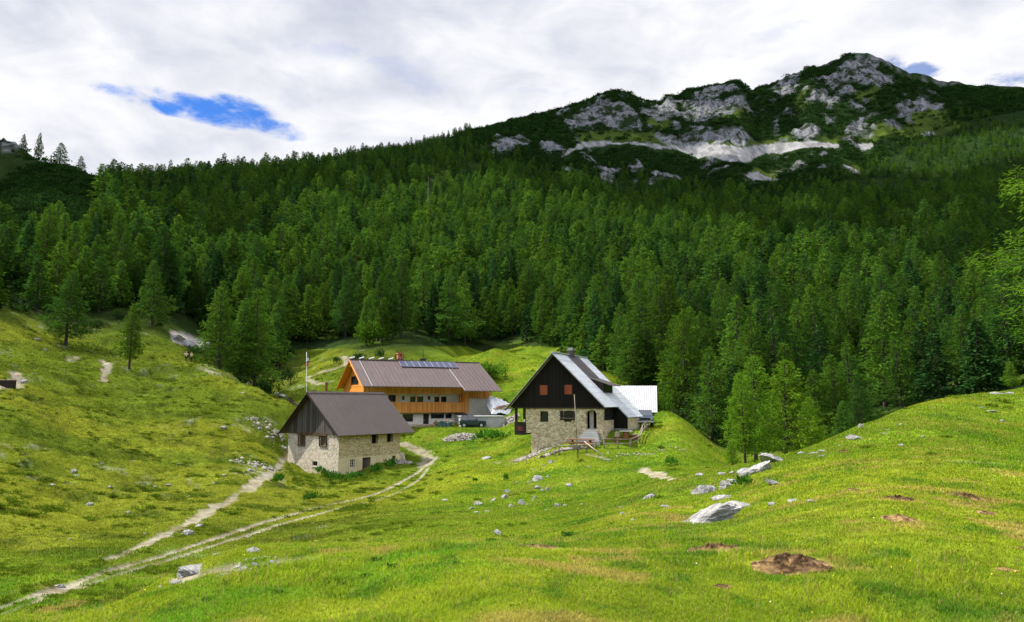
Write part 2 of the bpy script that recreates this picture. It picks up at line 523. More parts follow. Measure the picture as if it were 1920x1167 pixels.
def trail(pixels, width, amount=1.0, ymin=0.0, jitter=.6, breakup=0.0):
    q = [hit(x, y, ymin)[:2] for x, y in pixels]
    lo = np.min(q, 0) - 6; hi = np.max(q, 0) + 6
    sel = (X > lo[0]) & (X < hi[0]) & (Y > lo[1]) & (Y < hi[1])
    xs, ys = X[sel], Y[sel]
    dm = np.full(xs.shape, 1e9)
    for (ax, ay), (bx, by) in zip(q[:-1], q[1:]):
        vx, vy = bx - ax, by - ay
        t = np.clip(((xs - ax) * vx + (ys - ay) * vy) / (vx * vx + vy * vy + 1e-9), 0, 1)
        dm = np.minimum(dm, np.hypot(xs - ax - t * vx, ys - ay - t * vy))
    v = 1 - smooth(dm + rough[sel] * jitter * width, width * .35, width * .75)
    v = v * amount
    if breakup:
        v = v * smooth(fbm(xs / 2.5, ys / 2.5, 3, 90), -breakup, .25)
    m_path[sel] = np.maximum(m_path[sel], v)


trail([(-60, 1158), (0, 1138), (60, 1118), (130, 1096), (250, 1056), (370, 1020), (490, 980), (580, 955), (660, 938), (720, 920), (770, 894), (797, 874)], .43, 1.0, 16, jitter=.25)
trail([(-60, 1172), (0, 1153), (60, 1131), (150, 1100), (270, 1062), (400, 1022), (520, 984), (610, 960), (690, 942), (740, 926), (785, 900), (803, 878)], .38, .95, 16, jitter=.28, breakup=1.2)
trail([(797, 874), (806, 862), (790, 846), (752, 832)], 1.7, .8, 60)
trail([(190, 1051), (260, 1025), (300, 1006)], .55, .85, 15, jitter=.9, breakup=1.6)
trail([(300, 1006), (350, 982), (400, 955), (440, 930), (480, 903), (505, 888), (525, 872)], .85, .9, 25, jitter=1.0, breakup=2.2)
trail([(0, 1114), (40, 1104), (78, 1094)], .3, .6, 15, jitter=.8, breakup=.4)
trail([(525, 872), (528, 862), (540, 852)], .8, .8, 60)
trail([(192, 678), (205, 684), (198, 698), (195, 715)], .9, .9, 60, jitter=1)
trail([(128, 674), (146, 672)], .9, .9, 60)
trail([(0, 722), (22, 720), (38, 712)], 1.7, 1.0, 50)
trail([(24, 700), (30, 715)], 1.0, 1.0, 50)
trail([(375, 690), (400, 700), (440, 712), (460, 720)], .8, .6, 80, breakup=.3)
trail([(580, 706), (600, 699), (630, 692), (650, 684), (646, 668)], 1.1, .9, 115)
trail([(575, 712), (600, 720), (625, 716)], 1.0, .7, 115)
trail([(1205, 878), (1235, 890), (1262, 899)], .8, .9, 35)
trail([(1105, 852), (1140, 862)], .6, .7, 45)
trail([(1790, 866), (1850, 870), (1920, 874)], .5, .8, 10, breakup=.5)
trail([(1560, 848), (1640, 850)], .4, .5, 18, breakup=.3)
trail([(875, 800), (930, 802)], 2.2, .7, 85)
trail([(960, 862), (1000, 856)], .8, .7, 55)
trail([(960, 870), (930, 868)], .8, .5, 55, breakup=.3)
trail([(380, 1072), (440, 1066), (500, 1058), (560, 1048)], .35, .9, 5, jitter=1, breakup=.2)
trail([(300, 1092), (360, 1090), (420, 1082)], .22, .8, 5, jitter=1, breakup=.2)
# bare rock slab on the slope above the two walkers, and broken stony ground
sel = (Y > 90) & (Y < 190)
slab = np.zeros(X.shape)
for poly in ([(318, 622), (345, 625), (388, 645), (385, 655), (345, 648), (325, 640)],):
    slab[sel] = np.maximum(slab[sel], inpoly(PX[sel] + wob[sel] * .4, PY[sel] + wob2[sel] * .3, poly))
slab = blur(slab, 1)
m_path = np.maximum(m_path, slab)
stony = smooth(fbm(X / 1.6, Y / 1.6, 4, 95), .28, .5) * lefts * smooth(fbm(X / 12, Y / 12, 2, 97), .0, .4) * .3
stony2 = np.zeros(X.shape)
for xx, yy, rad in ((505, 800, 5), (420, 700, 4), (495, 890, 4), (480, 870, 4)):
    c = hit(xx, yy, 40)
    stony2 = np.maximum(stony2, (1 - smooth(np.hypot(X - c[0], Y - c[1]), rad * .5, rad)) * smooth(fbm(X / .9, Y / .9, 3, 98), .05, .3))
m_stone = np.clip(stony + stony2 * .35, 0, 1)
Z -= m_path * .09 * (1 - smooth(RR, 120, 200))

# ------------------------------------------------------------------ ground colour (albedo only)


def lerp(a, b, t):
    return a * (1 - t[..., None]) + np.array(b) * t[..., None]


def grass_albedo(x, y):
    n1 = fbm(x / 13, y / 13, 3, 101)
    n2 = fbm(x / 2.6, y / 2.6, 3, 103)
    n3 = fbm(x / .7, y / .7, 2, 105)
    r_ = np.hypot(x, y)
    a_ = np.arctan2(x, y)
    c = np.zeros(x.shape + (3,)) + np.array((.150, .235, .013))
    c = lerp(c, (.235, .290, .016), smooth(n1, -.2, .5) * .9)
    c = lerp(c, (.085, .185, .012), smooth(n2, .05, .6) * .75)
    c = lerp(c, (.25, .24, .035), smooth(-n2 + n3 * .5, .25, .8) * .5)
    # left slope: coarser olive pasture
    lf = smooth(-a_, R(3), R(13)) * smooth(r_, 28, 45)
    c2 = np.zeros(c.shape) + np.array((.130, .180, .013))
    c2 = lerp(c2, (.205, .235, .018), smooth(n1 + n2 * .3, -.1, .5))
    c2 = lerp(c2, (.070, .105, .011), smooth(n2 + n3 * .4, .0, .6) * .75)
    c = c * (1 - lf[..., None]) + c2 * lf[..., None]
    # fresh long grass near the viewpoint on the left
    fr = smooth(-a_, R(-6), R(6)) * (1 - smooth(r_, 9, 14)) * smooth(n1 + n2, -.1, .5)
    c = lerp(c, (.095, .26, .014), fr * .8)
    # dry and reddish seed heads along the brow
    px_, py_ = px(x, y, np.full(x.shape, -2.1))
    dry = np.exp(-(((a_ - R(-7)) / R(6)) ** 2)) * np.exp(-((r_ - 11.5) / 1.8) ** 2) * smooth(n2 + n3, -.1, .4)
    c = lerp(c, (.30, .20, .05), dry * .55)
    near = 1 - smooth(r_, 22, 40)
    n4 = fbm(x / .33, y / .33, 2, 109)
    c = lerp(c, (.275, .345, .020), smooth(n3 + n1 * .6, .05, .6) * near * .75)
    c = lerp(c, (.070, .170, .012), smooth(n4 + n2 * .6, .15, .65) * near * .8)
    patch = smooth(fbm(x / 1.1, y / 1.1, 3, 107), .24, .5) * near
    c = lerp(c, (.40, .29, .085), patch * .6)
    return c


C = grass_albedo(X, Y) * .80 + np.array((0, 0, .003))
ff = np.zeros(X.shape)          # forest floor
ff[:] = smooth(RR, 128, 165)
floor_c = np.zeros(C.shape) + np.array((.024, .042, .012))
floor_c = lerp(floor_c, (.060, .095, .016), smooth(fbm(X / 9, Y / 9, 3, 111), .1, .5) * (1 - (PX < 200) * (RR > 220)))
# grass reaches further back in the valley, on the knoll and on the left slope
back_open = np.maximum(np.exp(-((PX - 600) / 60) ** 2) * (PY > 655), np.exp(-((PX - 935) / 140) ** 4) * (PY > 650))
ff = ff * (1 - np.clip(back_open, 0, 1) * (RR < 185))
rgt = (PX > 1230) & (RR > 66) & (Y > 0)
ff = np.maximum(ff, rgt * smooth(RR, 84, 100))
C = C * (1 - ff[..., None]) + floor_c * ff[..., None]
mt = smooth(RR, 520, 680)
C = lerp(C, (.022, .042, .013), mt * (1 - m_alp))
C = lerp(C, (.085, .125, .022), m_alp * (.45 + .55 * smooth(fbm(X / 14, Y / 14, 3, 160), -.3, .3)))
C = lerp(C, (.19, .19, .195), m_rock)
C = lerp(C, (.34, .335, .325), m_scree)
C = C * (1 - .38 * m_scree * smooth(fbm(X / 5, Y / 11, 4, 170), -.25, .35))[..., None]
pc = lerp(np.zeros(C.shape) + np.array((.34, .30, .225)), (.22, .175, .11), smooth(fbm(X / 1.2, Y / 1.2, 3, 120), .0, .5))
pc = lerp(pc, (.38, .345, .32), np.clip(slab, 0, 1))
C = C * (1 - m_path[..., None]) + pc * m_path[..., None]
C = C * (1 - m_stone[..., None]) + np.array((.36, .35, .33)) * m_stone[..., None]


def mesh_from(name, verts, faces, mat=None, smooth_=True, col=None, uniform=4):
    """fast mesh from numpy arrays; all faces have `uniform` corners"""
    me = bpy.data.meshes.new(name)
    nv, nf = len(verts), len(faces)
    me.vertices.add(nv)
    me.vertices.foreach_set('co', np.asarray(verts, np.float32).ravel())
    me.loops.add(nf * uniform)
    me.loops.foreach_set('vertex_index', np.asarray(faces, np.int32).ravel())
    me.polygons.add(nf)
    me.polygons.foreach_set('loop_start', np.arange(0, nf * uniform, uniform, dtype=np.int32))
    me.polygons.foreach_set('use_smooth', np.full(nf, smooth_))
    if col is not None:
        at = me.color_attributes.new('tint', 'FLOAT_COLOR', 'POINT')
        cc = np.ones((nv, 4), np.float32)
        cc[:, :3] = col
        at.data.foreach_set('color', cc.ravel())
    me.update()
    me.validate()
    if mat:
        me.materials.append(mat)
    return me


def mat_new(name):
    m = bpy.data.materials.new(name)
    m.use_nodes = True
    t = NT(m.node_tree)
    t.n.clear()
    return m, t


def principled(t, color, rough=.8, metal=0.0, normal=None, spec=.3):
    b = t.new('ShaderNodeBsdfPrincipled')
    if isinstance(color, tuple):
        b.inputs['Base Color'].default_value = (*color[:3], 1)
    else:
        t.link(color, b.inputs['Base Color'])
    if isinstance(rough, (int, float)):
        b.inputs['Roughness'].default_value = rough
    else:
        t.link(rough, b.inputs['Roughness'])
    b.inputs['Metallic'].default_value = metal
    b.inputs['Specular IOR Level'].default_value = spec
    if normal is not None:
        t.link(normal, b.inputs['Normal'])
    o = t.new('ShaderNodeOutputMaterial')
    t.link(b.outputs[0], o.inputs[0])
    return b


def bump(t, h, strength=.5, dist=.05):
    b = t.new('ShaderNodeBump')
    b.inputs['Strength'].default_value = strength
    b.inputs['Distance'].default_value = dist
    t.link(h, b.inputs['Height'])
    return b.outputs[0]


def tint_mat(name, rough=.9, nscale=1.5, amount=.5, bumpd=.05, transl=0.0, spec=.15):
    """material whose albedo comes from the mesh's own 'tint' with procedural mottling"""
    m, t = mat_new(name)
    at = t.new('ShaderNodeAttribute', attribute_name='tint')
    tcx = t.new('ShaderNodeTexCoord')
    n1 = t.noise(tcx.outputs['Object'], nscale, 8, .65)
    f = t.ramp(n1, [(.25, 1 - amount), (.75, 1 + amount * .6)])
    c = t.mix(1.0, at.outputs['Color'], f, 'MULTIPLY')
    nm = bump(t, n1, .7, bumpd)
    b = t.new('ShaderNodeBsdfDiffuse')
    b.inputs['Roughness'].default_value = .4
    t.link(c, b.inputs[0]); t.link(nm, b.inputs['Normal'])
    o = t.new('ShaderNodeOutputMaterial')
    t.link(b.outputs[0], o.inputs[0])
    return m


M_ground, t = mat_new('meadow_ground')
_at = t.new('ShaderNodeAttribute', attribute_name='tint')
_rk = t.new('ShaderNodeAttribute', attribute_name='bare_rock')
_tc = t.new('ShaderNodeTexCoord')
_n1 = t.noise(_tc.outputs['Object'], 2.2, 8, .65)
_n2 = t.noise(_tc.outputs['Object'], .45, 6, .6)
_f = t.ramp(_n1, [(.25, .45), (.75, 1.33)])
_c = t.mix(1.0, _at.outputs['Color'], _f, 'MULTIPLY')
# bare cliffs: strata, dark cracks and clinging scrub
_mp = t.new('ShaderNodeMapping'); _mp.inputs['Scale'].default_value = (1, 1, .35); _mp.inputs['Rotation'].default_value = (.3, .4, 0)
t.link(_tc.outputs['Object'], _mp.inputs[0])
_k1 = t.noise(_mp.outputs[0], .16, 10, .72, 1.0)
_k2 = t.noise(_tc.outputs['Object'], .05, 6, .6)
_rc = t.ramp(_k1, [(.37, (.018, .022, .014)), (.44, (.085, .088, .086)), (.52, (.19, .19, .194)), (.66, (.30, .298, .30))])
_rc = t.mix(t.maprange(_k2, .50, .60), _rc, (.022, .036, .014))
_g = t.noise(_tc.outputs['Object'], .22, 6, .65)
_c = t.mix(1.0, _c, t.ramp(_g, [(.3, .62), (.7, 1.25)]), 'MULTIPLY')
_c = t.mix(_rk.outputs['Fac'], _c, _rc)
_h = t.math('ADD', t.math('MULTIPLY', _n1, .06), t.math('MULTIPLY', t.math('MULTIPLY', _k1, 3.5), _rk.outputs['Fac']))
_b = t.new('ShaderNodeBsdfDiffuse'); _b.inputs['Roughness'].default_value = .4
t.link(_c, _b.inputs[0]); t.link(bump(t, _h, .8, 1.0), _b.inputs['Normal'])
_o = t.new('ShaderNodeOutputMaterial'); t.link(_b.outputs[0], _o.inputs[0])
vid = np.arange(NA * NR).reshape(NA, NR)
fc = np.stack((vid[:-1, :-1], vid[1:, :-1], vid[1:, 1:], vid[:-1, 1:]), -1)[:, :, ::-1].reshape(-1, 4)
me = mesh_from('terrain', np.stack((X, Y, Z), -1).reshape(-1, 3), fc, M_ground, True, C.reshape(-1, 3))
_ra = me.attributes.new('bare_rock', 'FLOAT', 'POINT'); _ra.data.foreach_set('value', m_rock.astype(np.float32).ravel())
terrain = bpy.data.objects.new('terrain', me)
terrain['kind'] = 'structure'
COL.objects.link(terrain)
del fc, vid
# the small disc of ground under the viewpoint
bm = bmesh.new()
ring = [bm.verts.new((math.sin(a) * 1.2, math.cos(a) * 1.2, H(math.sin(a) * 1.201, math.cos(a) * 1.201))) for a in np.linspace(0, 2 * math.pi, 24, endpoint=False)]
bm.faces.new(ring[::-1])
me = bpy.data.meshes.new('meadow'); bm.to_mesh(me); bm.free()
at = me.color_attributes.new('tint', 'FLOAT_COLOR', 'POINT')
for d_ in at.data:
    d_.color = (.16, .22, .015, 1)
me.materials.append(M_ground)
o = bpy.data.objects.new('meadow', me); o['kind'] = 'structure'; COL.objects.link(o)

# ------------------------------------------------------------------ scene-graph helpers


def tag(o, label=None, cat=None, group=None, kind=None):
    if label: o['label'] = label
    if cat: o['category'] = cat
    if group: o['group'] = group
    if kind: o['kind'] = kind
    return o


def empty(name, loc, rz=0.0, label=None, cat=None, group=None):
    o = bpy.data.objects.new(name, None)
    o.empty_display_size = .3
    COL.objects.link(o)
    o.location = loc
    o.rotation_euler = (0, 0, rz)
    return tag(o, label, cat, group)


def put(name, me, parent=None, loc=None, rot=None, scale=None):
    o = bpy.data.objects.new(name, me)
    COL.objects.link(o)
    if parent is not None:
        o.parent = parent
    if loc is not None: o.location = loc
    if rot is not None: o.rotation_euler = rot
    if scale is not None: o.scale = scale if not isinstance(scale, (int, float)) else (scale,) * 3
    return o


# ------------------------------------------------------------------ trees


def foliage_mat(name, c1, c2, transl=.35, vary=.25):
    m, t = mat_new(name)
    oi = t.new('ShaderNodeObjectInfo')
    tcx = t.new('ShaderNodeTexCoord')
    at = t.new('ShaderNodeAttribute', attribute_name='tint')
    base = t.mix(oi.outputs['Random'], c1, c2)
    v = t.math('ADD', t.math('MULTIPLY', t.math('FRACT', t.math('MULTIPLY', oi.outputs['Random'], 7.31)), 2 * vary), 1 - vary)
    c = t.mix(1.0, base, at.outputs['Color'], 'MULTIPLY')
    sc = t.new('ShaderNodeVectorMath', operation='SCALE')
    t.link(c, sc.inputs[0]); t.link(v, sc.inputs['Scale'])
    d = t.new('ShaderNodeBsdfDiffuse')
    tr = t.new('ShaderNodeBsdfTranslucent')
    t.link(sc.outputs[0], d.inputs[0]); t.link(sc.outputs[0], tr.inputs[0])
    mx = t.new('ShaderNodeMixShader')
    mx.inputs[0].default_value = transl
    t.link(d.outputs[0], mx.inputs[1]); t.link(tr.outputs[0], mx.inputs[2])
    o = t.new('ShaderNodeOutputMaterial')
    t.link(mx.outputs[0], o.inputs[0])
    return m


M_larch = foliage_mat('larch_needles', (.078, .158, .015), (.034, .090, .016), .37, .28)
M_larch_fresh = foliage_mat('fresh_larch_needles', (.125, .235, .016), (.10, .205, .016), .45, .12)
M_spruce = foliage_mat('spruce_needles', (.030, .085, .020), (.022, .062, .016), .25)
M_mugo = foliage_mat('dwarf_pine_needles', (.022, .058, .012), (.015, .040, .010), .2)
M_leaf = foliage_mat('broad_leaves', (.075, .17, .014), (.060, .14, .014), .35)
M_tus = foliage_mat('tussock_blades', (.105, .165, .013), (.075, .125, .011), .4)
M_weed = foliage_mat('weed_leaves', (.050, .16, .014), (.040, .12, .016), .35)
mb, tb = mat_new('bark')
_tc = tb.new('ShaderNodeTexCoord')
_n = tb.noise(_tc.outputs['Object'], 9, 6, .7)
principled(tb, tb.ramp(_n, [(.3, (.022, .017, .013)), (.7, (.075, .062, .05))]), .95, 0, bump(tb, _n, .8, .03))
M_bark = mb
mb, tb = mat_new('dead_wood')
_tc = tb.new('ShaderNodeTexCoord')
_n = tb.noise(_tc.outputs['Object'], 4, 6, .7)
principled(tb, tb.ramp(_n, [(.3, (.16, .14, .125)), (.7, (.36, .33, .30))]), .9)
M_deadwood = mb


def diamonds(p, d, ln, wd, rng, col):
    """leaf-sized four-cornered faces at points p along directions d"""
    n = len(p)
    r = rng.normal(size=(n, 3))
    s = np.cross(d, r); s /= np.linalg.norm(s, axis=1, keepdims=True) + 1e-9
    ln = np.broadcast_to(np.asarray(ln), (n,))[:, None]; wd = np.broadcast_to(np.asarray(wd), (n,))[:, None]
    mid = p + d * ln * .45
    v = np.stack((p, mid + s * wd * .5, p + d * ln, mid - s * wd * .5), 1).reshape(-1, 3)
    f = np.arange(4 * n).reshape(n, 4)
    return v, f, np.repeat(col, 4, 0)


def tubes(paths, n=6):
    """tapered tubes: list of (points, radii)"""
    V, Fc = [], []
    k = 0
    for p, r in paths:
        p = np.asarray(p, float)
        t = np.gradient(p, axis=0); t /= np.linalg.norm(t, axis=1, keepdims=True) + 1e-9
        ref = np.where(np.abs(t[:, 2:3]) < .9, np.array([[0, 0, 1.]]), np.array([[1., 0, 0]]))
        a = np.cross(t, ref); a /= np.linalg.norm(a, axis=1, keepdims=True) + 1e-9
        b = np.cross(t, a)
        th = np.linspace(0, 2 * math.pi, n, endpoint=False)
        ring = p[:, None] + np.asarray(r)[:, None, None] * (a[:, None] * np.cos(th)[None, :, None] + b[:, None] * np.sin(th)[None, :, None])
        V.append(ring.reshape(-1, 3))
        m = len(p)
        idx = k + np.arange(m * n).reshape(m, n)
        f = np.stack((idx[:-1], np.roll(idx, -1, 1)[:-1], np.roll(idx, -1, 1)[1:], idx[1:]), -1).reshape(-1, 4)
        Fc.append(f)
        k += m * n
    return np.concatenate(V), np.concatenate(Fc)


def conifer(name, seed, Ht=10.0, Rad=2.4, nb=90, nc=18, ln=.55, wd=.2, base=.12, power=.85, droop=.25, rise=.1, spread=.26, mat=None, twigs=True, lean=.0):
    rng = np.random.default_rng(seed)
    i = np.arange(nb)
    t = base + (1 - base) * ((i + rng.random(nb)) / nb) ** .92
    a = i * 2.39996 + rng.normal(0, .35, nb)
    env = np.minimum(1, .35 + (t - base) / .16)
    side = 1 + .18 * np.sin(a + rng.random() * 6) + .12 * np.sin(2 * a + 5 * t)
    L = Rad * np.clip(1 - t, 0, 1) ** power * env * rng.uniform(.55, 1.18, nb) * side + .18
    gap = rng.random(nb) < .10
    L = np.where(gap, L * .5, L)
    P_, D_, C_, S_ = [], [], [], []
    sticks = []
    bend = np.array((rng.normal(0, .1), rng.normal(0, .1))) * lean

    def axis(tt):
        return np.array((bend[0] * tt * tt * Ht * .2, bend[1] * tt * tt * Ht * .2, tt * Ht))
    for k in range(nb):
        m = max(4, int(nc * (L[k] / Rad) ** .9 + 3))
        s = rng.random(m) ** .65 * .92 + .08
        dirh = np.array((math.cos(a[k]), math.sin(a[k]), 0))
        lat = np.array((-dirh[1], dirh[0], 0))
        r0 = rise + .35 * max(0, t[k] - .6)
        zz = L[k] * (r0 * s - droop * s ** 2 + .10 * s ** 4)
        off = rng.normal(0, 1, m) * spread * L[k] * (1.05 - .75 * s)
        p = axis(t[k])[None] + dirh[None] * (s * L[k])[:, None] + lat[None] * off[:, None]
        p[:, 2] += zz + rng.normal(0, .05 * L[k] + .05, m) - np.abs(off) * .22
        d = dirh[None] * .7 + lat[None] * (np.sign(off) * rng.random(m) * .8)[:, None] + rng.normal(0, .38, (m, 3)) + np.array((0, 0, -.12))
        d /= np.linalg.norm(d, axis=1, keepdims=True)
        P_.append(p); D_.append(d)
        tone = rng.uniform(.8, 1.2) * rng.uniform(.8, 1.2, m)
        C_.append(np.stack((tone * rng.uniform(.9, 1.15), tone, tone * .9), 1))
        S_.append(rng.uniform(.7, 1.25, m) * (.6 + .4 * L[k] / Rad))
        if twigs and L[k] > .5:
            q = np.linspace(0, .9, 4)
            pp = axis(t[k])[None] + dirh[None] * (q * L[k])[:, None]
            pp[:, 2] += L[k] * (r0 * q - droop * q ** 2 + .10 * q ** 4)
            sticks.append((pp, (.035 * L[k] / Rad + .008) * (1 - q * .8)))
    # leader
    m = max(6, nc // 2)
    p = np.stack([axis(x) for x in np.linspace(.93, 1.0, m)]); p[:, :2] += rng.normal(0, .05, (m, 2))
    d = rng.normal(0, .4, (m, 3)) + np.array((0, 0, .7)); d /= np.linalg.norm(d, axis=1, keepdims=True)
    P_.append(p); D_.append(d); C_.append(np.ones((m, 3))); S_.append(np.full(m, .6))
    Pn, Dn, Cn, Sn = map(np.concatenate, (P_, D_, C_, S_))
    v, f, c = diamonds(Pn, Dn, ln * Sn, wd * Sn, rng, Cn)
    crown = mesh_from(name + '_crown', v, f, mat, False, c)
    q = np.linspace(0, .97, 7)
    tp = np.stack([axis(x) for x in q])
    tp[0, 2] -= .7
    rad = .028 * Ht * .55 * (1 - q) ** .8 + .02
    rad[0] *= 1.35
    v, f = tubes([(tp, rad)] + sticks, 6)
    trunk = mesh_from(name + '_trunk', v, f, M_bark, True)
    return crown, trunk


def bush_mesh(name, seed, n, rx, rz, ln, wd, mat, up=.6, lobes=7):
    rng = np.random.default_rng(seed)
    cen = np.stack((rng.normal(0, rx * .45, lobes), rng.normal(0, rx * .45, lobes), rng.uniform(.1, .55, lobes) * rz), 1)
    rad = rng.uniform(.35, .6, lobes)
    k = rng.integers(0, lobes, n)
    d = rng.normal(size=(n, 3)); d[:, 2] = np.abs(d[:, 2]) * 1.0 - .15
    d /= np.linalg.norm(d, axis=1, keepdims=True)
    p = cen[k] + d * (rad[k] * rng.uniform(.55, 1.0, n))[:, None] * np.array((rx, rx, rz))
    p[:, 2] = np.maximum(p[:, 2], -.05)
    dd = d + np.array((0, 0, up)) + rng.normal(0, .35, (n, 3)); dd /= np.linalg.norm(dd, axis=1, keepdims=True)
    tone = rng.uniform(.7, 1.3, n)
    v, f, c = diamonds(p, dd, ln * rng.uniform(.7, 1.3, n), wd * rng.uniform(.7, 1.3, n), rng, np.stack((tone * 1.05, tone, tone * .9), 1))
    return mesh_from(name, v, f, mat, False, c)


HI = [conifer('larch_near', 10 + k, 10, r_ * 1.22, 150, 64, .42, .125, b_, pw, .26, .16, .24, M_larch, True, 1) for k, (r_, b_, pw) in enumerate(((2.5, .10, .8), (2.1, .16, .75), (2.8, .08, .9)))]
HIF = [conifer('fresh_larch', 20 + k, 10, r_ * 1.15, 135, 75, .44, .10, b_, pw, .22, .2, .22, M_larch_fresh, True, 1) for k, (r_, b_, pw) in enumerate(((3.0, .16, .75), (2.5, .2, .7)))]
MID = [conifer('larch_mid', 30 + k, 10, r_ * 1.3, 110, 30, .62, .24, b_, pw, .28, .14, .26, M_larch, True, 1) for k, (r_, b_, pw) in enumerate(((2.3, .08, .85), (1.9, .12, .8), (2.6, .08, .9), (2.1, .1, .7)))]
SPR = [conifer('spruce_mid', 50 + k, 10, r_ * 1.15, 130, 28, .55, .24, b_, pw, .42, .05, .2, M_spruce, True, .3) for k, (r_, b_, pw) in enumerate(((1.9, .05, .95), (1.6, .06, .9)))]
FAR = [conifer('far_larch', 70 + k, 10, r_ * 1.25, 64, 9, .95, .42, b_, pw, .3, .1, .26, M_larch, False, 1) for k, (r_, pw, b_) in enumerate(((2.2, .85, .08), (1.8, .75, .1), (2.6, 1.0, .06), (2.0, .5, .25)))]
FARS = [conifer('far_spruce', 80 + k, 10, r_, 60, 9, .9, .45, .05, pw, .4, .05, .2, M_spruce, False, .3) for k, (r_, pw) in enumerate(((1.8, .95), (1.5, .9)))]
MUGO = [bush_mesh('dwarf_pine_clump', 90 + k, 420, 1.6, 1.5, .42, .10, M_mugo) for k in range(3)]
MUGOF = [bush_mesh('far_dwarf_pine', 95 + k, 90, 2.3, 1.9, 1.0, .45, M_mugo) for k in range(3)]


def tree(kind, x, y, z, ht, rz, variants, k, label, cat='tree', group=None, sx=1.0):
    crown, trunk = variants[k % len(variants)]
    e = empty(kind, (x, y, z), rz, label, cat, group)
    s = ht / 10
    put('trunk', trunk, e, scale=(s * sx, s * sx, s))
    put('crown', crown, e, scale=(s * sx, s * sx, s))
    return e


def tree_px(kind, xb, yb, ytop, variants, k, label, ymin=0, sx=1.0, group=None, depth=None):
    p = hit(xb, yb, ymin) if depth is None else P(xb, yb, depth)
    if depth is not None:
        p = np.array((p[0], p[1], H(p[0], p[1])))
    top = P(xb, ytop, p[1])
    return tree(kind, *p, top[2] - p[2], k * 1.7 + xb * .01, variants, k, label, 'tree', group, sx)


rnd = random.Random(4)
# trees that stand by themselves
tree_px('larch_tree', 123, 648, 508, HI, 0, 'big dark larch standing alone on the upper left pasture', 60, 1.15)
tree_px('larch_tree', 242, 692, 575, HI, 1, 'small slim larch alone on the left pasture, casting its shadow downhill', 60, .95)
tree_px('larch_tree', 285, 612, 490, HI, 2, 'broad larch at the top edge of the left pasture above the pale rock slab', 60, 1.05)
tree_px('larch_tree', 412, 668, 540, HI, 0, 'bright larch at the forest corner just right of the two walkers', 80, 1.1, depth=122)
tree_px('larch_tree', 450, 690, 560, HI, 1, 'slim larch behind the left pasture edge, second in from the forest corner', 80, 1.0, depth=126)
tree_px('larch_tree', 478, 700, 545, HI, 2, 'larch in the gully behind the flagpole, dark lower trunk showing', 80, .9, depth=128)
tree_px('larch_tree', 1418, 872, 668, HIF, 0, 'tall pale green larch, leftmost of the clump beyond the white rock outcrop', 0, 1.05, depth=59)
tree_px('larch_tree', 1398, 880, 700, HIF, 1, 'thin dark stemmed larch in front of the clump beyond the white rock outcrop', 0, .85, depth=56)
tree_px('larch_tree', 1474, 862, 676, HIF, 0, 'pale green larch, rightmost tall tree of the clump beyond the white outcrop', 0, 1.2, depth=64)
tree_px('larch_tree', 1374, 893, 826, HIF, 1, 'stunted little larch at the foot of the clump above the gully', 0, 1.1, depth=52)
tree_px('larch_tree', 1520, 835, 745, HIF, 1, 'short bushy larch on the right side of the pale clump, at the hill brow', 0, 1.0, depth=70)
tree_px('larch_tree', 1578, 815, 752, HI, 1, 'small young larch just beyond the grassy brow of the right hill', 0, 1.1, depth=74)
tree_px('larch_tree', 1615, 810, 700, HI, 0, 'feathery young larch behind the brow, right of the pale clump', 0, .9, depth=80)
tree_px('spruce_tree', 1760, 760, 620, SPR, 0, 'dark pyramid spruce behind the top of the right hill', 0, 1.3, depth=92)
tree_px('spruce_tree', 1840, 745, 600, SPR, 1, 'broad dark spruce behind the right hill near the picture edge', 0, 1.6, depth=95)
tree_px('larch_tree', 1900, 735, 678, HIF, 1, 'tiny pale larch on the crest of the right hill', 0, 1.2, depth=63)
# the larch whose boughs reach in from the right
NEARL = conifer('overhanging_larch', 5, 17, 6.6, 125, 170, .36, .055, .24, .6, .20, .06, .18, M_larch_fresh, True, .2)
e = empty('larch_tree', (27.6, 34.0, H(27.6, 34.0)), 0.4, 'near larch at the right picture edge with long yellow green boughs reaching in', 'tree')
put('trunk', NEARL[1], e); put('crown', NEARL[0], e)
# trees on the left crest against the sky
for i, (xb, yb, yt, k, sx, lab) in enumerate(((72, 292, 250, 1, .8, 'thin dark conifer with bare whorls on the left crag against the cloud'), (112, 302, 268, 2, 1.3, 'squat wide conifer on the left crag against the cloud'), (44, 274, 252, 1, 1.0, 'little crooked conifer by the rocks of the left crag'), (150, 322, 293, 0, 1.1, 'short conifer on the right shoulder of the left crag'))):
    tree_px('larch_tree', xb, yb, yt, MID, k, lab, 0, sx, depth=318 if xb < 120 else 300)
# two bleached dead trunks standing in the forest
for xb, yb, yt, dep, lab in ((802, 366, 330, 430, 'bleached dead tree trunk standing among larches high above the orange house'),):
    p = P(xb, yb, dep); p = np.array((p[0], p[1], H(p[0], p[1]))); top = P(xb, yt, dep)
    hgt_ = max(9.0, top[2] - p[2])
    v, f = tubes([(np.array(((0, 0, -.5), (.1, 0, hgt_ * .5), (.25, .1, hgt_))), np.array((.2, .14, .05)))] + [(np.array(((.1, 0, hgt_ * q), (.1 + math.cos(q * 40) * 1.3, math.sin(q * 40) * 1.3, hgt_ * q + .5))), np.array((.07, .02))) for q in (.4, .5, .58, .66, .74, .82, .9)], 6)
    o = put('dead_tree', mesh_from('dead_tree', v, f, M_deadwood, True), None, tuple(p))
    tag(o, lab, 'tree')
# a leafy tree and shrubs at the forest foot
BRO = [bush_mesh('leafy_crown', 200, 1500, 2.3, 3.4, .34, .26, M_leaf, .3, 12)]


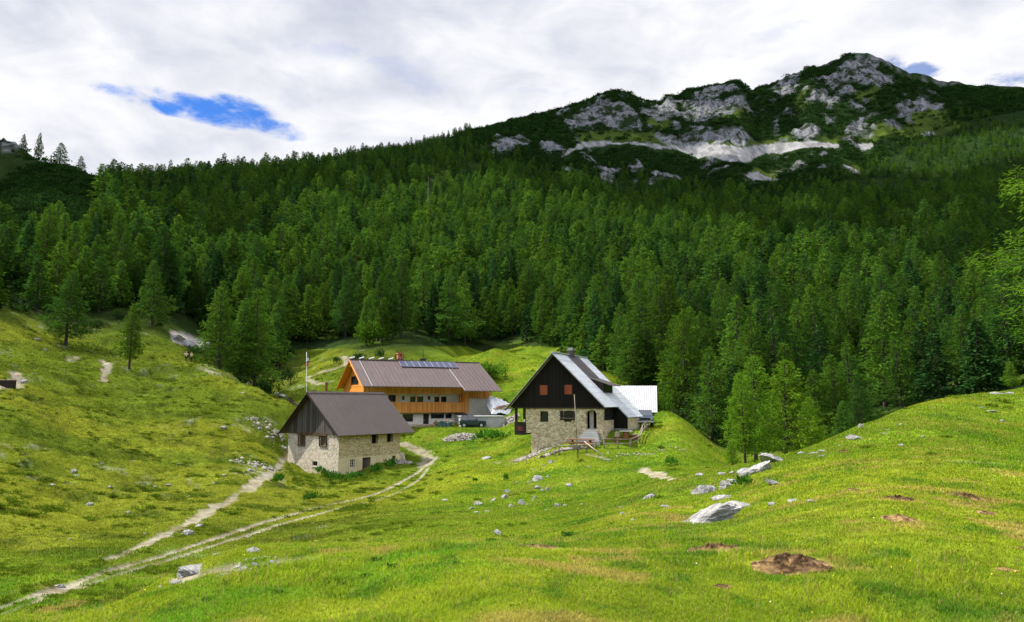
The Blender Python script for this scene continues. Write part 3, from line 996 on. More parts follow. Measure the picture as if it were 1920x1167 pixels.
def shrub(kind, x, y, depth, wpx, hpx, mesh, r0, h0, label, cat='shrub', group=None, stem=False):
    p = P(x, y, depth) if depth else hit(x, y, 40)
    p = np.array((p[0], p[1], H(p[0], p[1])))
    sw = wpx * p[1] / F / (2 * r0); sh = hpx * p[1] / F / h0
    e = empty(kind, p, x * .37, label, cat, group)
    put('foliage', mesh, e, scale=(sw, sw, sh))
    v, f = tubes([(np.array(((0, 0, -.3), (0.03, 0, .35 * h0 * sh), (.06, .03, .75 * h0 * sh))), np.array((.09, .06, .03)) * max(1, sh * .8))], 5)
    put('stem', mesh_from('stem', v, f, M_bark), e)
    return e


shrub('leafy_tree', 688, 652, 158, 50, 52, BRO[0], 2.4, 3.6, 'round bright green leafy tree at the forest foot behind the orange house', 'tree')
shrub('leafy_tree', 1240, 770, 100, 36, 40, BRO[0], 2.4, 3.6, 'leafy bush tree beside the shed with the white roof', 'tree')
for i, (x, y, dep, wp, hp, lab) in enumerate(((355, 678, 121, 52, 26, 'dark dwarf pine clump right behind the two walkers'), (672, 671, 140, 42, 18, 'dark dwarf pine behind the left end of the orange house roof'), (716, 674, 140, 30, 20, 'green dwarf pine behind the roof ridge, between the white pipes and the brick chimney'),
                                              (745, 675, 140, 30, 18, 'green dwarf pine just left of the brick chimney'), (632, 668, 145, 30, 14, 'low dwarf pine beside the pale footpath behind the houses'), (215, 612, 136, 40, 20, 'dwarf pine in the hollow between the lone larches on the left'),
                                              (180, 625, 128, 46, 18, 'brownish dwarf pine patch under the big lone larch'), (500, 722, 122, 60, 40, 'dense dark dwarf pine in the gully behind the stone barn'), (545, 712, 138, 50, 30, 'dwarf pine in the gully left of the flagpole'), (300, 612, 138, 40, 14, 'dwarf pine above the pale rock slab'), (920, 712, 124, 50, 36, 'leafy green bush on the flank of the knoll behind the house'), (905, 700, 127, 30, 22, 'smaller leafy bush higher on the flank of the knoll'))):
    shrub('dwarf_pine' if 'pine' in lab else 'leafy_bush', x, y, dep, wp, hp, MUGO[i % 3] if 'pine' in lab else BRO[0], 2.3 if 'pine' in lab else 2.4, 1.7 if 'pine' in lab else 3.6, lab)

# ------------------------------------------------------------------ the forest
rng = np.random.default_rng(11)
LOWER = [(-400, 590), (0, 588), (90, 592), (200, 588), (290, 588), (345, 600), (400, 640), (455, 690), (520, 695), (560, 650), (620, 640), (680, 640), (750, 652), (800, 655), (850, 650), (890, 642), (960, 640), (1010, 648), (1050, 660), (1120, 690), (1240, 770), (1300, 800), (1360, 850), (1450, 860), (1600, 830), (1750, 780), (1920, 735), (2400, 735)]
UPPER = [(-400, 200), (0, 262), (170, 300), (300, 300), (500, 280), (700, 255), (860, 240), (950, 268), (1050, 312), (1150, 304), (1270, 322), (1340, 344), (1400, 356), (1500, 336), (1600, 308), (1680, 255), (1760, 215), (1850, 190), (1920, 180), (2400, 180)]
cand = []
for r0, r1, sp in ((62, 130, 4.7), (130, 260, 4.8), (260, 420, 4.9), (420, 640, 5.1), (640, 1050, 5.9)):
    gx = np.arange(-r1 * .78, r1 * .82, sp); gy = np.arange(r0 * .75, r1, sp)
    a, b = np.meshgrid(gx, gy)
    a = (a + rng.uniform(-.45, .45, a.shape) * sp).ravel(); b = (b + rng.uniform(-.45, .45, b.shape) * sp).ravel()
    r_ = np.hypot(a, b)
    k = (r_ >= r0) & (r_ < r1) & (np.abs(np.arctan2(a, b)) < R(43))
    cand.append(np.stack((a[k], b[k]), 1))
cand = np.concatenate(cand)
cz = Hv(cand[:, 0], cand[:, 1])
cpx, cpy = px(cand[:, 0], cand[:, 1], cz)
lowb = np.interp(cpx, [p[0] for p in LOWER], [p[1] for p in LOWER])
upb = np.interp(cpx, [p[0] for p in UPPER], [p[1] for p in UPPER])
crr = np.hypot(cand[:, 0], cand[:, 1])
ok = (cpy < lowb) & (cpy > upb)
ok &= (Hv(cand[:, 0], cand[:, 1], m_path) < .3) & (Hv(cand[:, 0], cand[:, 1], m_scree) < .2)
ok &= (Hv(cand[:, 0], cand[:, 1], m_rock) < .3)
minr = np.interp(cpx, [-400, 0, 300, 400, 560, 620, 800, 860, 930, 1010, 1060, 1200, 1330, 1400, 1500, 1700, 1920, 2400], [120, 122, 138, 125, 128, 160, 165, 158, 162, 166, 158, 108, 96, 82, 78, 72, 84, 84])
ok &= crr > minr
ok &= ~((cpx < 186) & (crr > 232) & (crr < 480))
# gaps and a looser upper edge
g = fbm(cand[:, 0] / 30, cand[:, 1] / 30, 3, 130)
keep = rng.random(len(cand)) < np.clip(.95 - 1.0 * smooth(g, .16, .5), .12, 1)
topfade = smooth(cpy - upb, 0, 45)
keep &= rng.random(len(cand)) < np.where((cpx > 900), .15 + .85 * topfade, 1)
ok &= keep
cand, cz, cpx, cpy, crr = cand[ok], cz[ok], cpx[ok], cpy[ok], crr[ok]
ht = np.interp(crr, [60, 140, 250, 450, 800], [9.0, 12.0, 11.6, 9.6, 7.2]) * np.exp(rng.normal(0, .27, len(cand)))
ht = np.clip(ht, 4, 19)
ht *= np.where(crr > 620, .85, 1)
ht = np.where((cpx < 190) & (crr > 255), ht * .55, ht)
spr = rng.random(len(cand)) < .12 + .25 * smooth(fbm(cand[:, 0] / 40, cand[:, 1] / 40, 2, 133), .1, .5)
# in view, and how large each shows
vis = np.ones(len(cand), bool)
tx, ty = px(cand[:, 0], cand[:, 1], cz + ht)
vis &= (tx > -30) & (tx < 1950) & (ty < 1180)
for i in range(len(cand)):
    if crr[i] < 260:
        # hidden behind a nearer fold?
        dz_ = (cz[i] + ht[i] * .7) / crr[i]
        tt = np.linspace(.25, .9, 14)
        if (Hv(cand[i, 0] * tt, cand[i, 1] * tt) > dz_ * crr[i] * tt).any():
            vis[i] = False
size = np.where(vis, ht / crr, 0)
order = np.argsort(-size)
NIND = 262
ind = order[:NIND]
rest = np.setdiff1d(np.arange(len(cand)), ind)


def region(x):
    for b_, nme in ((330, 'on the slope above the left pasture'), (640, 'on the slope behind the flagpole and stone barn'), (860, 'on the slope behind the orange wooden house'), (1060, 'on the slope behind the grassy knoll'), (1290, 'on the slope behind the dark gabled hut'), (1560, 'on the slope behind the pale larch clump')):
        if x < b_:
            return nme
    return 'on the slope behind the right hill'


for i in ind:
    kind = 'spruce_tree' if spr[i] else 'larch_tree'
    size_w = 'tall' if ht[i] > 13.5 else ('small' if ht[i] < 9.5 else 'middle sized')
    lab = ('%s dark spruce among larches %s' if spr[i] else '%s green larch in the forest %s') % (size_w, region(cpx[i]))
    V_ = SPR if spr[i] else (HI if size[i] > .085 else MID)
    tree(kind, cand[i, 0], cand[i, 1], cz[i] - .1, ht[i], rng.random() * 6.28, V_, int(rng.integers(0, 8)), lab, 'tree', lab.split(' ', 1)[1].replace('larch in', 'larches in').replace('spruce among', 'spruces among'), rng.uniform(.85, 1.15))


def scatter(name, protos, pos, idx, scl, rot, kind='stuff'):
    """one object that sets copies of a few meshes at many points (geometry nodes)"""
    me = bpy.data.meshes.new(name)
    me.vertices.add(len(pos))
    me.vertices.foreach_set('co', np.asarray(pos, np.float32).ravel())
    for nm, tp, arr in (('pick', 'INT', np.asarray(idx, np.int32)), ('size', 'FLOAT_VECTOR', np.asarray(scl, np.float32)), ('turn', 'FLOAT_VECTOR', np.asarray(rot, np.float32))):
        at = me.attributes.new(nm, tp, 'POINT')
        at.data.foreach_set('value' if tp == 'INT' else 'vector', arr.ravel())
    o = put(name, me)
    coll = bpy.data.collections.new(name + '_sources')
    for q, m_ in enumerate(protos):
        so = bpy.data.objects.new('%s_source_%02d' % (name, q), m_)
        coll.objects.link(so)
    ng = bpy.data.node_groups.new(name + '_scatter', 'GeometryNodeTree')
    ng.interface.new_socket('Geometry', in_out='INPUT', socket_type='NodeSocketGeometry')
    ng.interface.new_socket('Geometry', in_out='OUTPUT', socket_type='NodeSocketGeometry')
    gi = ng.nodes.new('NodeGroupInput'); go = ng.nodes.new('NodeGroupOutput')
    iop = ng.nodes.new('GeometryNodeInstanceOnPoints')
    ci = ng.nodes.new('GeometryNodeCollectionInfo')
    ci.inputs['Collection'].default_value = coll
    ci.inputs['Separate Children'].default_value = True
    ci.inputs['Reset Children'].default_value = True
    iop.inputs['Pick Instance'].default_value = True

    def attr(nm, tp):
        a = ng.nodes.new('GeometryNodeInputNamedAttribute')
        a.data_type = tp
        a.inputs['Name'].default_value = nm
        return a.outputs['Attribute']
    ng.links.new(gi.outputs[0], iop.inputs['Points'])
    ng.links.new(ci.outputs[0], iop.inputs['Instance'])
    ng.links.new(attr('pick', 'INT'), iop.inputs['Instance Index'])
    ng.links.new(attr('turn', 'FLOAT_VECTOR'), iop.inputs['Rotation'])
    ng.links.new(attr('size', 'FLOAT_VECTOR'), iop.inputs['Scale'])
    ng.links.new(iop.outputs[0], go.inputs[0])
    md = o.modifiers.new('scatter', 'NODES')
    md.node_group = ng
    o['kind'] = kind
    return o


def join_meshes(name, parts):
    me = bpy.data.meshes.new(name)
    b = bmesh.new()
    mats = []
    for m_ in parts:
        k0 = len(b.faces)
        b.from_mesh(m_)
        b.faces.ensure_lookup_table()
        for f in b.faces[k0:]:
            f.material_index = len(mats)
        mats.append(m_.materials[0])
    b.to_mesh(me); b.free()
    for m_ in mats:
        me.materials.append(m_)
    return me


fp = [join_meshes('far_tree', t_) for t_ in FAR + FARS + MID[:2]]
ridx = np.where(spr[rest], rng.integers(4, 6, len(rest)), rng.integers(0, 4, len(rest)))
ridx = np.where((crr[rest] < 230) & ~spr[rest], rng.integers(6, 8, len(rest)), ridx)
s_ = ht[rest] / 10
wdt = s_ * rng.uniform(.9, 1.25, len(rest)) * np.where(ridx >= 6, 1, 1.1)
o = scatter('forest', fp, np.stack((cand[rest, 0], cand[rest, 1], cz[rest] - .1), 1), ridx, np.stack((wdt, wdt, s_), 1), np.stack((np.zeros(len(rest)), np.zeros(len(rest)), rng.random(len(rest)) * 6.28), 1))
tag(o, 'dense larch and spruce forest covering the whole mountainside behind the houses', 'forest')
print('trees', len(cand), 'individual', len(ind))

# dwarf pine carpet over the mountain top, and undergrowth at the forest foot
mp_ = []
for r0, r1, sp in ((120, 260, 4.5), (260, 480, 7.0), (480, 1080, 4.6), (226, 345, 2.6)):
    gx = np.arange(-r1 * .78, r1 * .82, sp); gy = np.arange(r0 * .75, r1, sp)
    a, b = np.meshgrid(gx, gy)
    a = (a + rng.uniform(-.5, .5, a.shape) * sp).ravel(); b = (b + rng.uniform(-.5, .5, b.shape) * sp).ravel()
    r_ = np.hypot(a, b)
    k = (r_ >= r0) & (r_ < r1) & (np.abs(np.arctan2(a, b)) < R(38)) & ((sp > 3) | (np.arctan2(a, b) < R(-27.5)))
    mp_.append(np.stack((a[k], b[k]), 1))
mp_ = np.concatenate(mp_)
mz = Hv(mp_[:, 0], mp_[:, 1]); mx_, my_ = px(mp_[:, 0], mp_[:, 1], mz)
mr = np.hypot(mp_[:, 0], mp_[:, 1])
lowb = np.interp(mx_, [p[0] for p in LOWER], [p[1] for p in LOWER]); upb = np.interp(mx_, [p[0] for p in UPPER], [p[1] for p in UPPER])
hi_zone = (mr > 480) & (my_ < upb + 30) & (mx_ > 860) | (mx_ < 190) & (mr > 225) & (mr < 345)
lo_zone = (my_ < lowb - 2) & (mr > np.interp(mx_, [0, 300, 560, 620, 1010, 1200, 1330, 1920], [124, 140, 132, 165, 178, 112, 100, 90])) & (mr < 480) & (fbm(mp_[:, 0] / 8, mp_[:, 1] / 8, 2, 140) > .05)
k = (hi_zone | lo_zone)
k &= (Hv(mp_[:, 0] * 1.012, mp_[:, 1] * 1.012, m_scree) < .3) & (Hv(mp_[:, 0] * 1.006, mp_[:, 1] * 1.006, m_scree) < .3)
k &= (Hv(mp_[:, 0], mp_[:, 1], m_scree) < .1) & (Hv(mp_[:, 0], mp_[:, 1], m_path) < .2)
k &= (Hv(mp_[:, 0], mp_[:, 1], m_rock) < .35) | (rng.random(len(mp_)) < .05)
k &= (Hv(mp_[:, 0], mp_[:, 1], m_alp) < .4) | (rng.random(len(mp_)) < .16)
mp_, mz, mr = mp_[k], mz[k], mr[k]
sc_ = rng.uniform(.7, 1.5, len(mp_)) * np.where(mr > 480, 1.25, .7)
o = scatter('dwarf_pine_thicket', MUGOF, np.stack((mp_[:, 0], mp_[:, 1], mz - .15), 1), rng.integers(0, 3, len(mp_)), np.stack((sc_, sc_, sc_ * rng.uniform(.7, 1.2, len(mp_))), 1), np.stack((np.zeros(len(mp_)), np.zeros(len(mp_)), rng.random(len(mp_)) * 6.28), 1))
tag(o, 'dark dwarf pine thicket covering the mountain top and the forest floor', 'thicket')
print('thicket', len(mp_))

# ------------------------------------------------------------------ grass: blades near, tufts further off, one countless mass
M_grass, t = mat_new('grass_blades')
_at = t.new('ShaderNodeAttribute', attribute_name='tint')
_d = t.new('ShaderNodeBsdfDiffuse'); _t = t.new('ShaderNodeBsdfTranslucent')
t.link(_at.outputs['Color'], _d.inputs[0]); t.link(_at.outputs['Color'], _t.inputs[0])
_m = t.new('ShaderNodeMixShader'); _m.inputs[0].default_value = .42
t.link(_d.outputs[0], _m.inputs[1]); t.link(_t.outputs[0], _m.inputs[2])
_o = t.new('ShaderNodeOutputMaterial'); t.link(_m.outputs[0], _o.inputs[0])


def grass(name, n, r0, r1, seed, label):
    rng = np.random.default_rng(seed)
    a = rng.uniform(R(-48), R(48), n)
    l = rng.uniform(math.log(r0), math.log(r1), n)
    r_ = np.exp(l)
    x, y = np.sin(a) * r_, np.cos(a) * r_
    z = Hv(x, y)
    qx, qy = px(x, y, z)
    k = (qx > -700) & (qx < 2620) & (Hv(x, y, m_path) < rng.uniform(.15, .6, n)) & (Hv(x, y, ff) < .4) & (Hv(x, y, m_stone) < .35)
    for (ux, uy, rx, ry) in CLEAR:
        k &= ((x - ux) / rx) ** 2 + ((y - uy) / ry) ** 2 > rng.uniform(.6, 1.1, n)
    x, y, z, r_, a = x[k], y[k], z[k], r_[k], a[k]
    n = len(x)
    lush = smooth(fbm(x / 2.6, y / 2.6, 3, 103) + .4 * fbm(x / .7, y / .7, 2, 105), -.1, .7)
    tall = smooth(-a, R(-5), R(8)) * (1 - smooth(r_, 9, 13)) * .8
    h = (.030 + .045 * lush + .05 * tall * lush) * rng.uniform(.5, 1.5, n) + .0016 * r_
    h = np.where(r_ > 28, h * (1 - .35 * smooth(r_, 28, 60)), h)
    wd = np.maximum(.0036, .00075 * r_) * rng.uniform(.7, 1.4, n)
    # rare seed stalks
    stalk = rng.random(n) < .004 * (1 - smooth(r_, 14, 26))
    h = np.where(stalk, rng.uniform(.12, .30, n), h); wd = np.where(stalk, wd * .55, wd)
    th = rng.random(n) * 6.283
    bend = rng.uniform(.25, 1.1, n) * np.where(stalk, .35, 1)
    ux, uy = np.cos(th), np.sin(th)
    sx, sy = -uy * wd * .5, ux * wd * .5
    b = np.stack((x, y, z - .01), 1)
    side = np.stack((sx, sy, np.zeros(n)), 1)
    mid = b + np.stack((ux * h * bend * .30, uy * h * bend * .30, h * .62), 1)
    tip = b + np.stack((ux * h * bend * .95, uy * h * bend * .95, h * (1.05 - .25 * bend)), 1)
    v = np.stack((b - side, b + side, mid + side * .8, mid - side * .8, tip + side * .12, tip - side * .12), 1).reshape(-1, 3)
    i = np.arange(n)[:, None] * 6
    f = np.concatenate((i + np.array((0, 1, 2, 3)), i + np.array((3, 2, 4, 5))), 0)
    c = grass_albedo(x, y)
    c = c * rng.uniform(.6, 1.42, n)[:, None] * np.stack((rng.uniform(.85, 1.15, n), np.ones(n), np.ones(n)), 1)
    old = rng.random(n) < (.06 + .10 * smooth(fbm(x / 4, y / 4, 2, 150), .1, .5))
    c = np.where(old[:, None], np.array((.34, .26, .09)) * rng.uniform(.6, 1.2, n)[:, None], c)
    c = np.where(stalk[:, None], np.array((.33, .25, .10)), c)
    me = mesh_from(name, v, f, M_grass, False, np.repeat(c, 6, 0))
    return tag(put(name, me), label, 'grass', None, 'stuff')


CLEAR = []

# ------------------------------------------------------------------ mesh builder for made things


class MB:
    def __init__(self):
        self.v = []
        self.f = []

    def add(self, verts, faces):
        k = len(self.v)
        self.v += [tuple(map(float, q)) for q in verts]
        self.f += [tuple(i + k for i in q) for q in faces]
        return self

    def box(self, x0, x1, y0, y1, z0, z1):
        x0, x1 = min(x0, x1), max(x0, x1); y0, y1 = min(y0, y1), max(y0, y1); z0, z1 = min(z0, z1), max(z0, z1)
        return self.add([(x0, y0, z0), (x1, y0, z0), (x1, y1, z0), (x0, y1, z0), (x0, y0, z1), (x1, y0, z1), (x1, y1, z1), (x0, y1, z1)],
                        [(3, 2, 1, 0), (4, 5, 6, 7), (0, 1, 5, 4), (1, 2, 6, 5), (2, 3, 7, 6), (3, 0, 4, 7)])

    def prism(self, poly, vec):
        """polygon of 3-D points swept along vec"""
        n = len(poly)
        vec = np.array(vec, float)
        b = [tuple(np.array(p, float) + vec) for p in poly]
        return self.add([tuple(p) for p in poly] + b, [tuple(range(n))[::-1], tuple(range(n, 2 * n))] + [(i, (i + 1) % n, n + (i + 1) % n, n + i) for i in range(n)])

    def beam(self, a, b, w, h=None, up=(0, 0, 1)):
        a, b = np.array(a, float), np.array(b, float)
        h = w if h is None else h
        d = (b - a) / np.linalg.norm(b - a)
        s = np.cross(d, up)
        if np.linalg.norm(s) < 1e-3:
            s = np.cross(d, (1, 0, 0))
        s /= np.linalg.norm(s); u = np.cross(s, d)
        q = [a - s * w / 2 - u * h / 2, a + s * w / 2 - u * h / 2, a + s * w / 2 + u * h / 2, a - s * w / 2 + u * h / 2]
        return self.prism(q, b - a)

    def tube(self, pts_, rad, n=8, cap=True):
        v, f = tubes([(np.array(pts_, float), np.broadcast_to(np.asarray(rad, float), (len(pts_),)))], n)
        m = len(pts_)
        f = [tuple(q) for q in f]
        if cap:
            f += [tuple(range(n)), tuple(range((m - 1) * n, m * n))[::-1]]
        return self.add(v, f)

    def obj(self, name, mat, parent=None, smooth_=False, bev=0.0, loc=None):
        me = bpy.data.meshes.new(name)
        me.from_pydata(self.v, [], self.f)
        b = bmesh.new(); b.from_mesh(me)
        bmesh.ops.recalc_face_normals(b, faces=b.faces)
        if bev:
            bmesh.ops.bevel(b, geom=list(b.edges), offset=bev, segments=2, affect='EDGES', profile=.6, clamp_overlap=True)
        b.to_mesh(me); b.free()
        if smooth_:
            me.polygons.foreach_set('use_smooth', np.ones(len(me.polygons), bool))
        me.materials.append(mat)
        return put(name, me, parent, loc)


class Frame:
    """local axes of a building: x along one wall, y along the other"""

    def __init__(self, O, deg):
        self.O = np.array(O, float)
        self.a = R(deg)
        c, s = math.cos(self.a), math.sin(self.a)
        self.M = np.array(((c, -s, 0), (s, c, 0), (0, 0, 1)))

    def on(self, axis, val, x, y):
        """local point where the sight line of photo pixel x, y meets the plane axis = val"""
        o = self.M.T @ (-self.O); d = self.M.T @ ray(x, y)
        t = (val - o[axis]) / d[axis]
        return o + t * d

    def world(self, p):
        return self.M @ np.array(p, float) + self.O


def wall(mb, axis, val, out, u0, u1, z0, z1, holes, depth=.28):
    """flat wall with rectangular openings and their reveals; out = sign of the outward normal"""
    us = sorted({u0, u1, *[h for q in holes for h in q[:2]]}); zs = sorted({z0, z1, *[h for q in holes for h in q[2:]]})

    def pt(u, z, d=0.0):
        w_ = val - out * d
        return (w_, u, z) if axis == 0 else (u, w_, z)
    for a, b in zip(us[:-1], us[1:]):
        for c, d in zip(zs[:-1], zs[1:]):
            mu, mz_ = (a + b) / 2, (c + d) / 2
            if any(q[0] < mu < q[1] and q[2] < mz_ < q[3] for q in holes):
                continue
            mb.add([pt(a, c), pt(b, c), pt(b, d), pt(a, d)], [(0, 1, 2, 3)])
    for a, b, c, d in holes:
        mb.add([pt(a, c), pt(b, c), pt(b, d), pt(a, d), pt(a, c, depth), pt(b, c, depth), pt(b, d, depth), pt(a, d, depth)],
               [(0, 1, 5, 4), (1, 2, 6, 5), (2, 3, 7, 6), (3, 0, 4, 7)])
    return mb


def sheet_roof(mb, A0, A1, B0, B1, period=.2, amp=.02, th=.07, seam=False):
    """roof slope from ridge A0-A1 down to eave B0-B1, corrugated or with standing seams"""
    A0, A1, B0, B1 = (np.array(q, float) for q in (A0, A1, B0, B1))
    L = max(np.linalg.norm(A1 - A0), np.linalg.norm(B1 - B0))
    nrm = np.cross(A1 - A0, B0 - A0); nrm /= np.linalg.norm(nrm)
    if nrm[2] < 0:
        nrm = -nrm
    us, hs_ = [], []
    k = max(1, int(round(L / period)))
    for i in range(k):
        if seam:
            for q, hh in ((0, 0), (.80, 0), (.85, amp), (.95, amp)):
                us.append((i + q) / k); hs_.append(hh)
        else:
            for q in range(4):
                us.append((i + q / 4) / k); hs_.append(amp * math.sin(q * math.pi / 2))
    us.append(1.0); hs_.append(0)
    top_a = [A0 + (A1 - A0) * u + nrm * h for u, h in zip(us, hs_)]
    top_b = [B0 + (B1 - B0) * u + nrm * h for u, h in zip(us, hs_)]
    lo_a = [A0 + (A1 - A0) * u - nrm * th for u in us]
    lo_b = [B0 + (B1 - B0) * u - nrm * th for u in us]
    n_ = len(us)
    V_ = top_a + top_b + lo_a + lo_b
    Fq = []
    for i in range(n_ - 1):
        Fq.append((i, n_ + i, n_ + i + 1, i + 1))
        Fq.append((2 * n_ + i, 2 * n_ + i + 1, 3 * n_ + i + 1, 3 * n_ + i))
        Fq.append((n_ + i, 3 * n_ + i, 3 * n_ + i + 1, n_ + i + 1))
        Fq.append((i, i + 1, 2 * n_ + i + 1, 2 * n_ + i))
    Fq.append((0, 2 * n_, 3 * n_, n_)); Fq.append((n_ - 1, 2 * n_ - 1, 4 * n_ - 1, 3 * n_ - 1))
    return mb.add(V_, Fq)


# ------------------------------------------------------------------ building materials
def planks(name, axis, width, cols, rough=.8, gap=.25, streak=1.0, across=None):
    m, t = mat_new(name)
    tcx = t.new('ShaderNodeTexCoord')
    sp = t.new('ShaderNodeSeparateXYZ'); t.link(tcx.outputs['Object'], sp.inputs[0])
    u = t.math('DIVIDE', sp.outputs[axis], width)
    cell = t.math('FLOOR', u)
    fr = t.math('FRACT', u)
    wn = t.new('ShaderNodeTexWhiteNoise', noise_dimensions='1D')
    t.link(cell, wn.inputs['W'])
    mp_ = t.new('ShaderNodeMapping')
    sc = [9, 9, 9]; sc[2 if across is None else across] = .7
    mp_.inputs['Scale'].default_value = sc
    t.link(tcx.outputs['Object'], mp_.inputs[0])
    g = t.noise(mp_.outputs[0], 1.0, 6, .65, .6)
    big_ = t.noise(tcx.outputs['Object'], .35, 4, .6)
    f = t.math('ADD', t.math('MULTIPLY', wn.outputs['Value'], .45), t.math('ADD', t.math('MULTIPLY', g, .40 * streak), t.math('MULTIPLY', big_, .25)))
    c = t.ramp(f, [(.25 + .5 * i / max(1, len(cols) - 1), q) for i, q in enumerate(cols)])
    groove = t.maprange(t.math('ABSOLUTE', t.math('SUBTRACT', fr, .5)), .5 - gap * .35, .5, 0, 1)
    c = t.mix(t.math('MULTIPLY', groove, .75), c, tuple(v * .25 for v in cols[0]))
    h = t.math('SUBTRACT', t.math('MULTIPLY', g, .3), groove)
    principled(t, c, rough, 0, bump(t, h, .6, .02), .2)
    return m


def rubble(name, c0, c1, c2, mortar, scale=3.0, edge=.06, bumpd=.05):
    m, t = mat_new(name)
    tcx = t.new('ShaderNodeTexCoord')
    nz = t.new('ShaderNodeTexNoise'); nz.inputs['Scale'].default_value = 2.2; nz.inputs['Detail'].default_value = 3
    t.link(tcx.outputs['Object'], nz.inputs['Vector'])
    add = t.new('ShaderNodeVectorMath', operation='MULTIPLY_ADD')
    t.link(nz.outputs['Color'], add.inputs[0]); add.inputs[1].default_value = (.22, .22, .22); t.link(tcx.outputs['Object'], add.inputs[2])
    mp_ = t.new('ShaderNodeMapping'); mp_.inputs['Scale'].default_value = (1, 1, 1.45)
    t.link(add.outputs[0], mp_.inputs[0])
    vo = t.new('ShaderNodeTexVoronoi', feature='F1'); vo.inputs['Scale'].default_value = scale
    ve = t.new('ShaderNodeTexVoronoi', feature='DISTANCE_TO_EDGE'); ve.inputs['Scale'].default_value = scale
    t.link(mp_.outputs[0], vo.inputs['Vector']); t.link(mp_.outputs[0], ve.inputs['Vector'])
    sp = t.new('ShaderNodeSeparateColor'); t.link(vo.outputs['Color'], sp.inputs[0])
    n_ = t.noise(tcx.outputs['Object'], 6, 7, .7)
    big_ = t.noise(tcx.outputs['Object'], .5, 4, .6)
    f = t.math('ADD', t.math('MULTIPLY', sp.outputs[0], .55), t.math('ADD', t.math('MULTIPLY', n_, .3), t.math('MULTIPLY', big_, .25)))
    c = t.ramp(f, [(.25, c0), (.55, c1), (.85, c2)])
    ed = t.maprange(ve.outputs['Distance'], .0, edge, 1, 0)
    c = t.mix(t.math('MULTIPLY', ed, .85), c, mortar)
    h = t.math('SUBTRACT', t.math('MULTIPLY', n_, .4), ed)
    principled(t, c, .95, 0, bump(t, h, .9, bumpd), .1)
    return m


def plaster(name, c0, c1, scale=1.2, rough=.9, bd=.01, spec=.15):
    m, t = mat_new(name)
    tcx = t.new('ShaderNodeTexCoord')
    a = t.noise(tcx.outputs['Object'], scale, 7, .65, .4)
    b = t.noise(tcx.outputs['Object'], scale * 14, 5, .6)
    c = t.ramp(t.math('ADD', t.math('MULTIPLY', a, .75), t.math('MULTIPLY', b, .25)), [(.32, c0), (.62, c1)])
    principled(t, c, rough, 0, bump(t, b, .5, bd), spec)
    return m


def metal_sheet(name, c0, c1, rough=.45, axis=0, metal=.0, spec=.5, streak=.7, joint=0.0, jw=.12, jd=.45):
    m, t = mat_new(name)
    tcx = t.new('ShaderNodeTexCoord')
    mp_ = t.new('ShaderNodeMapping'); sc = [.5, .5, .5]; sc[axis] = 3.0
    mp_.inputs['Scale'].default_value = sc; t.link(tcx.outputs['Object'], mp_.inputs[0])
    a = t.noise(mp_.outputs[0], 1.0, 6, .65)
    b = t.noise(tcx.outputs['Object'], .6, 4, .6)
    c = t.ramp(t.math('ADD', t.math('MULTIPLY', a, streak), t.math('MULTIPLY', b, 1 - streak)), [(.35, c0), (.65, c1)])
    if joint:
        sp_ = t.new('ShaderNodeSeparateXYZ'); t.link(tcx.outputs['Object'], sp_.inputs[0])
        q_ = t.math('FRACT', t.math('DIVIDE', sp_.outputs[axis], joint))
        ln_ = t.math('MULTIPLY', t.math('LESS_THAN', q_, jw), jd)
        c = t.mix(ln_, c, tuple(v * .3 for v in c0))
    # rust and dirt runs
    st_ = t.maprange(t.noise(mp_.outputs[0], 2.3, 5, .7), .58, .75)
    c = t.mix(t.math('MULTIPLY', st_, .35), c, tuple(v * .55 + .01 for v in c0))
    rr = t.math('ADD', t.math('MULTIPLY', b, .25), rough - .12)
    principled(t, c, rr, metal, None, spec)
    return m


def flat_mat(name, c, rough=.6, metal=0.0, spec=.3, vary=.15, scale=4):
    m, t = mat_new(name)
    tcx = t.new('ShaderNodeTexCoord')
    a = t.noise(tcx.outputs['Object'], scale, 5, .6)
    cc = t.ramp(a, [(.3, tuple(v * (1 - vary) for v in c)), (.7, tuple(min(1, v * (1 + vary)) for v in c))])
    principled(t, cc, rough, metal, None, spec)
    return m


M_stone = rubble('pale_rubble_stone', (.42, .345, .25), (.66, .575, .45), (.76, .69, .57), (.26, .21, .145), 4.6, .08)
M_stone2 = rubble('ochre_rubble_stone', (.33, .255, .13), (.57, .455, .26), (.68, .57, .37), (.21, .16, .085), 4.6, .08)
M_hstone = rubble('field_stone', (.38, .295, .18), (.64, .53, .355), (.78, .67, .48), (.25, .20, .125), 4.0, .07)
M_plast = plaster('old_ochre_plaster', (.44, .36, .20), (.66, .56, .34), 1.0)
M_white = plaster('white_plaster', (.64, .59, .50), (.80, .76, .68), .9)
M_conc = plaster('concrete', (.27, .27, .26), (.38, .38, .36), .8)
M_block = plaster('grey_block_wall', (.42, .395, .34), (.56, .53, .46), 1.3)
M_grey_x = planks('weathered_boards', 1, .19, [(.020, .017, .015), (.055, .047, .040), (.125, .112, .10)], streak=1.3)
M_old = planks('old_brown_wood', 1, .16, [(.035, .020, .012), (.085, .050, .028), (.15, .095, .055)])
M_oldx = planks('old_door_boards', 0, .16, [(.030, .022, .018), (.075, .055, .043), (.13, .10, .08)])
M_or0 = planks('orange_larch_boards', 0, .17, [(.46, .165, .034), (.64, .26, .055), (.76, .36, .09)], rough=.6, gap=.3)
M_or1 = planks('orange_gable_boards', 1, .17, [(.52, .170, .022), (.68, .25, .035), (.78, .33, .06)], rough=.6, gap=.3)
M_orw = flat_mat('orange_timber', (.62, .26, .05), .6)
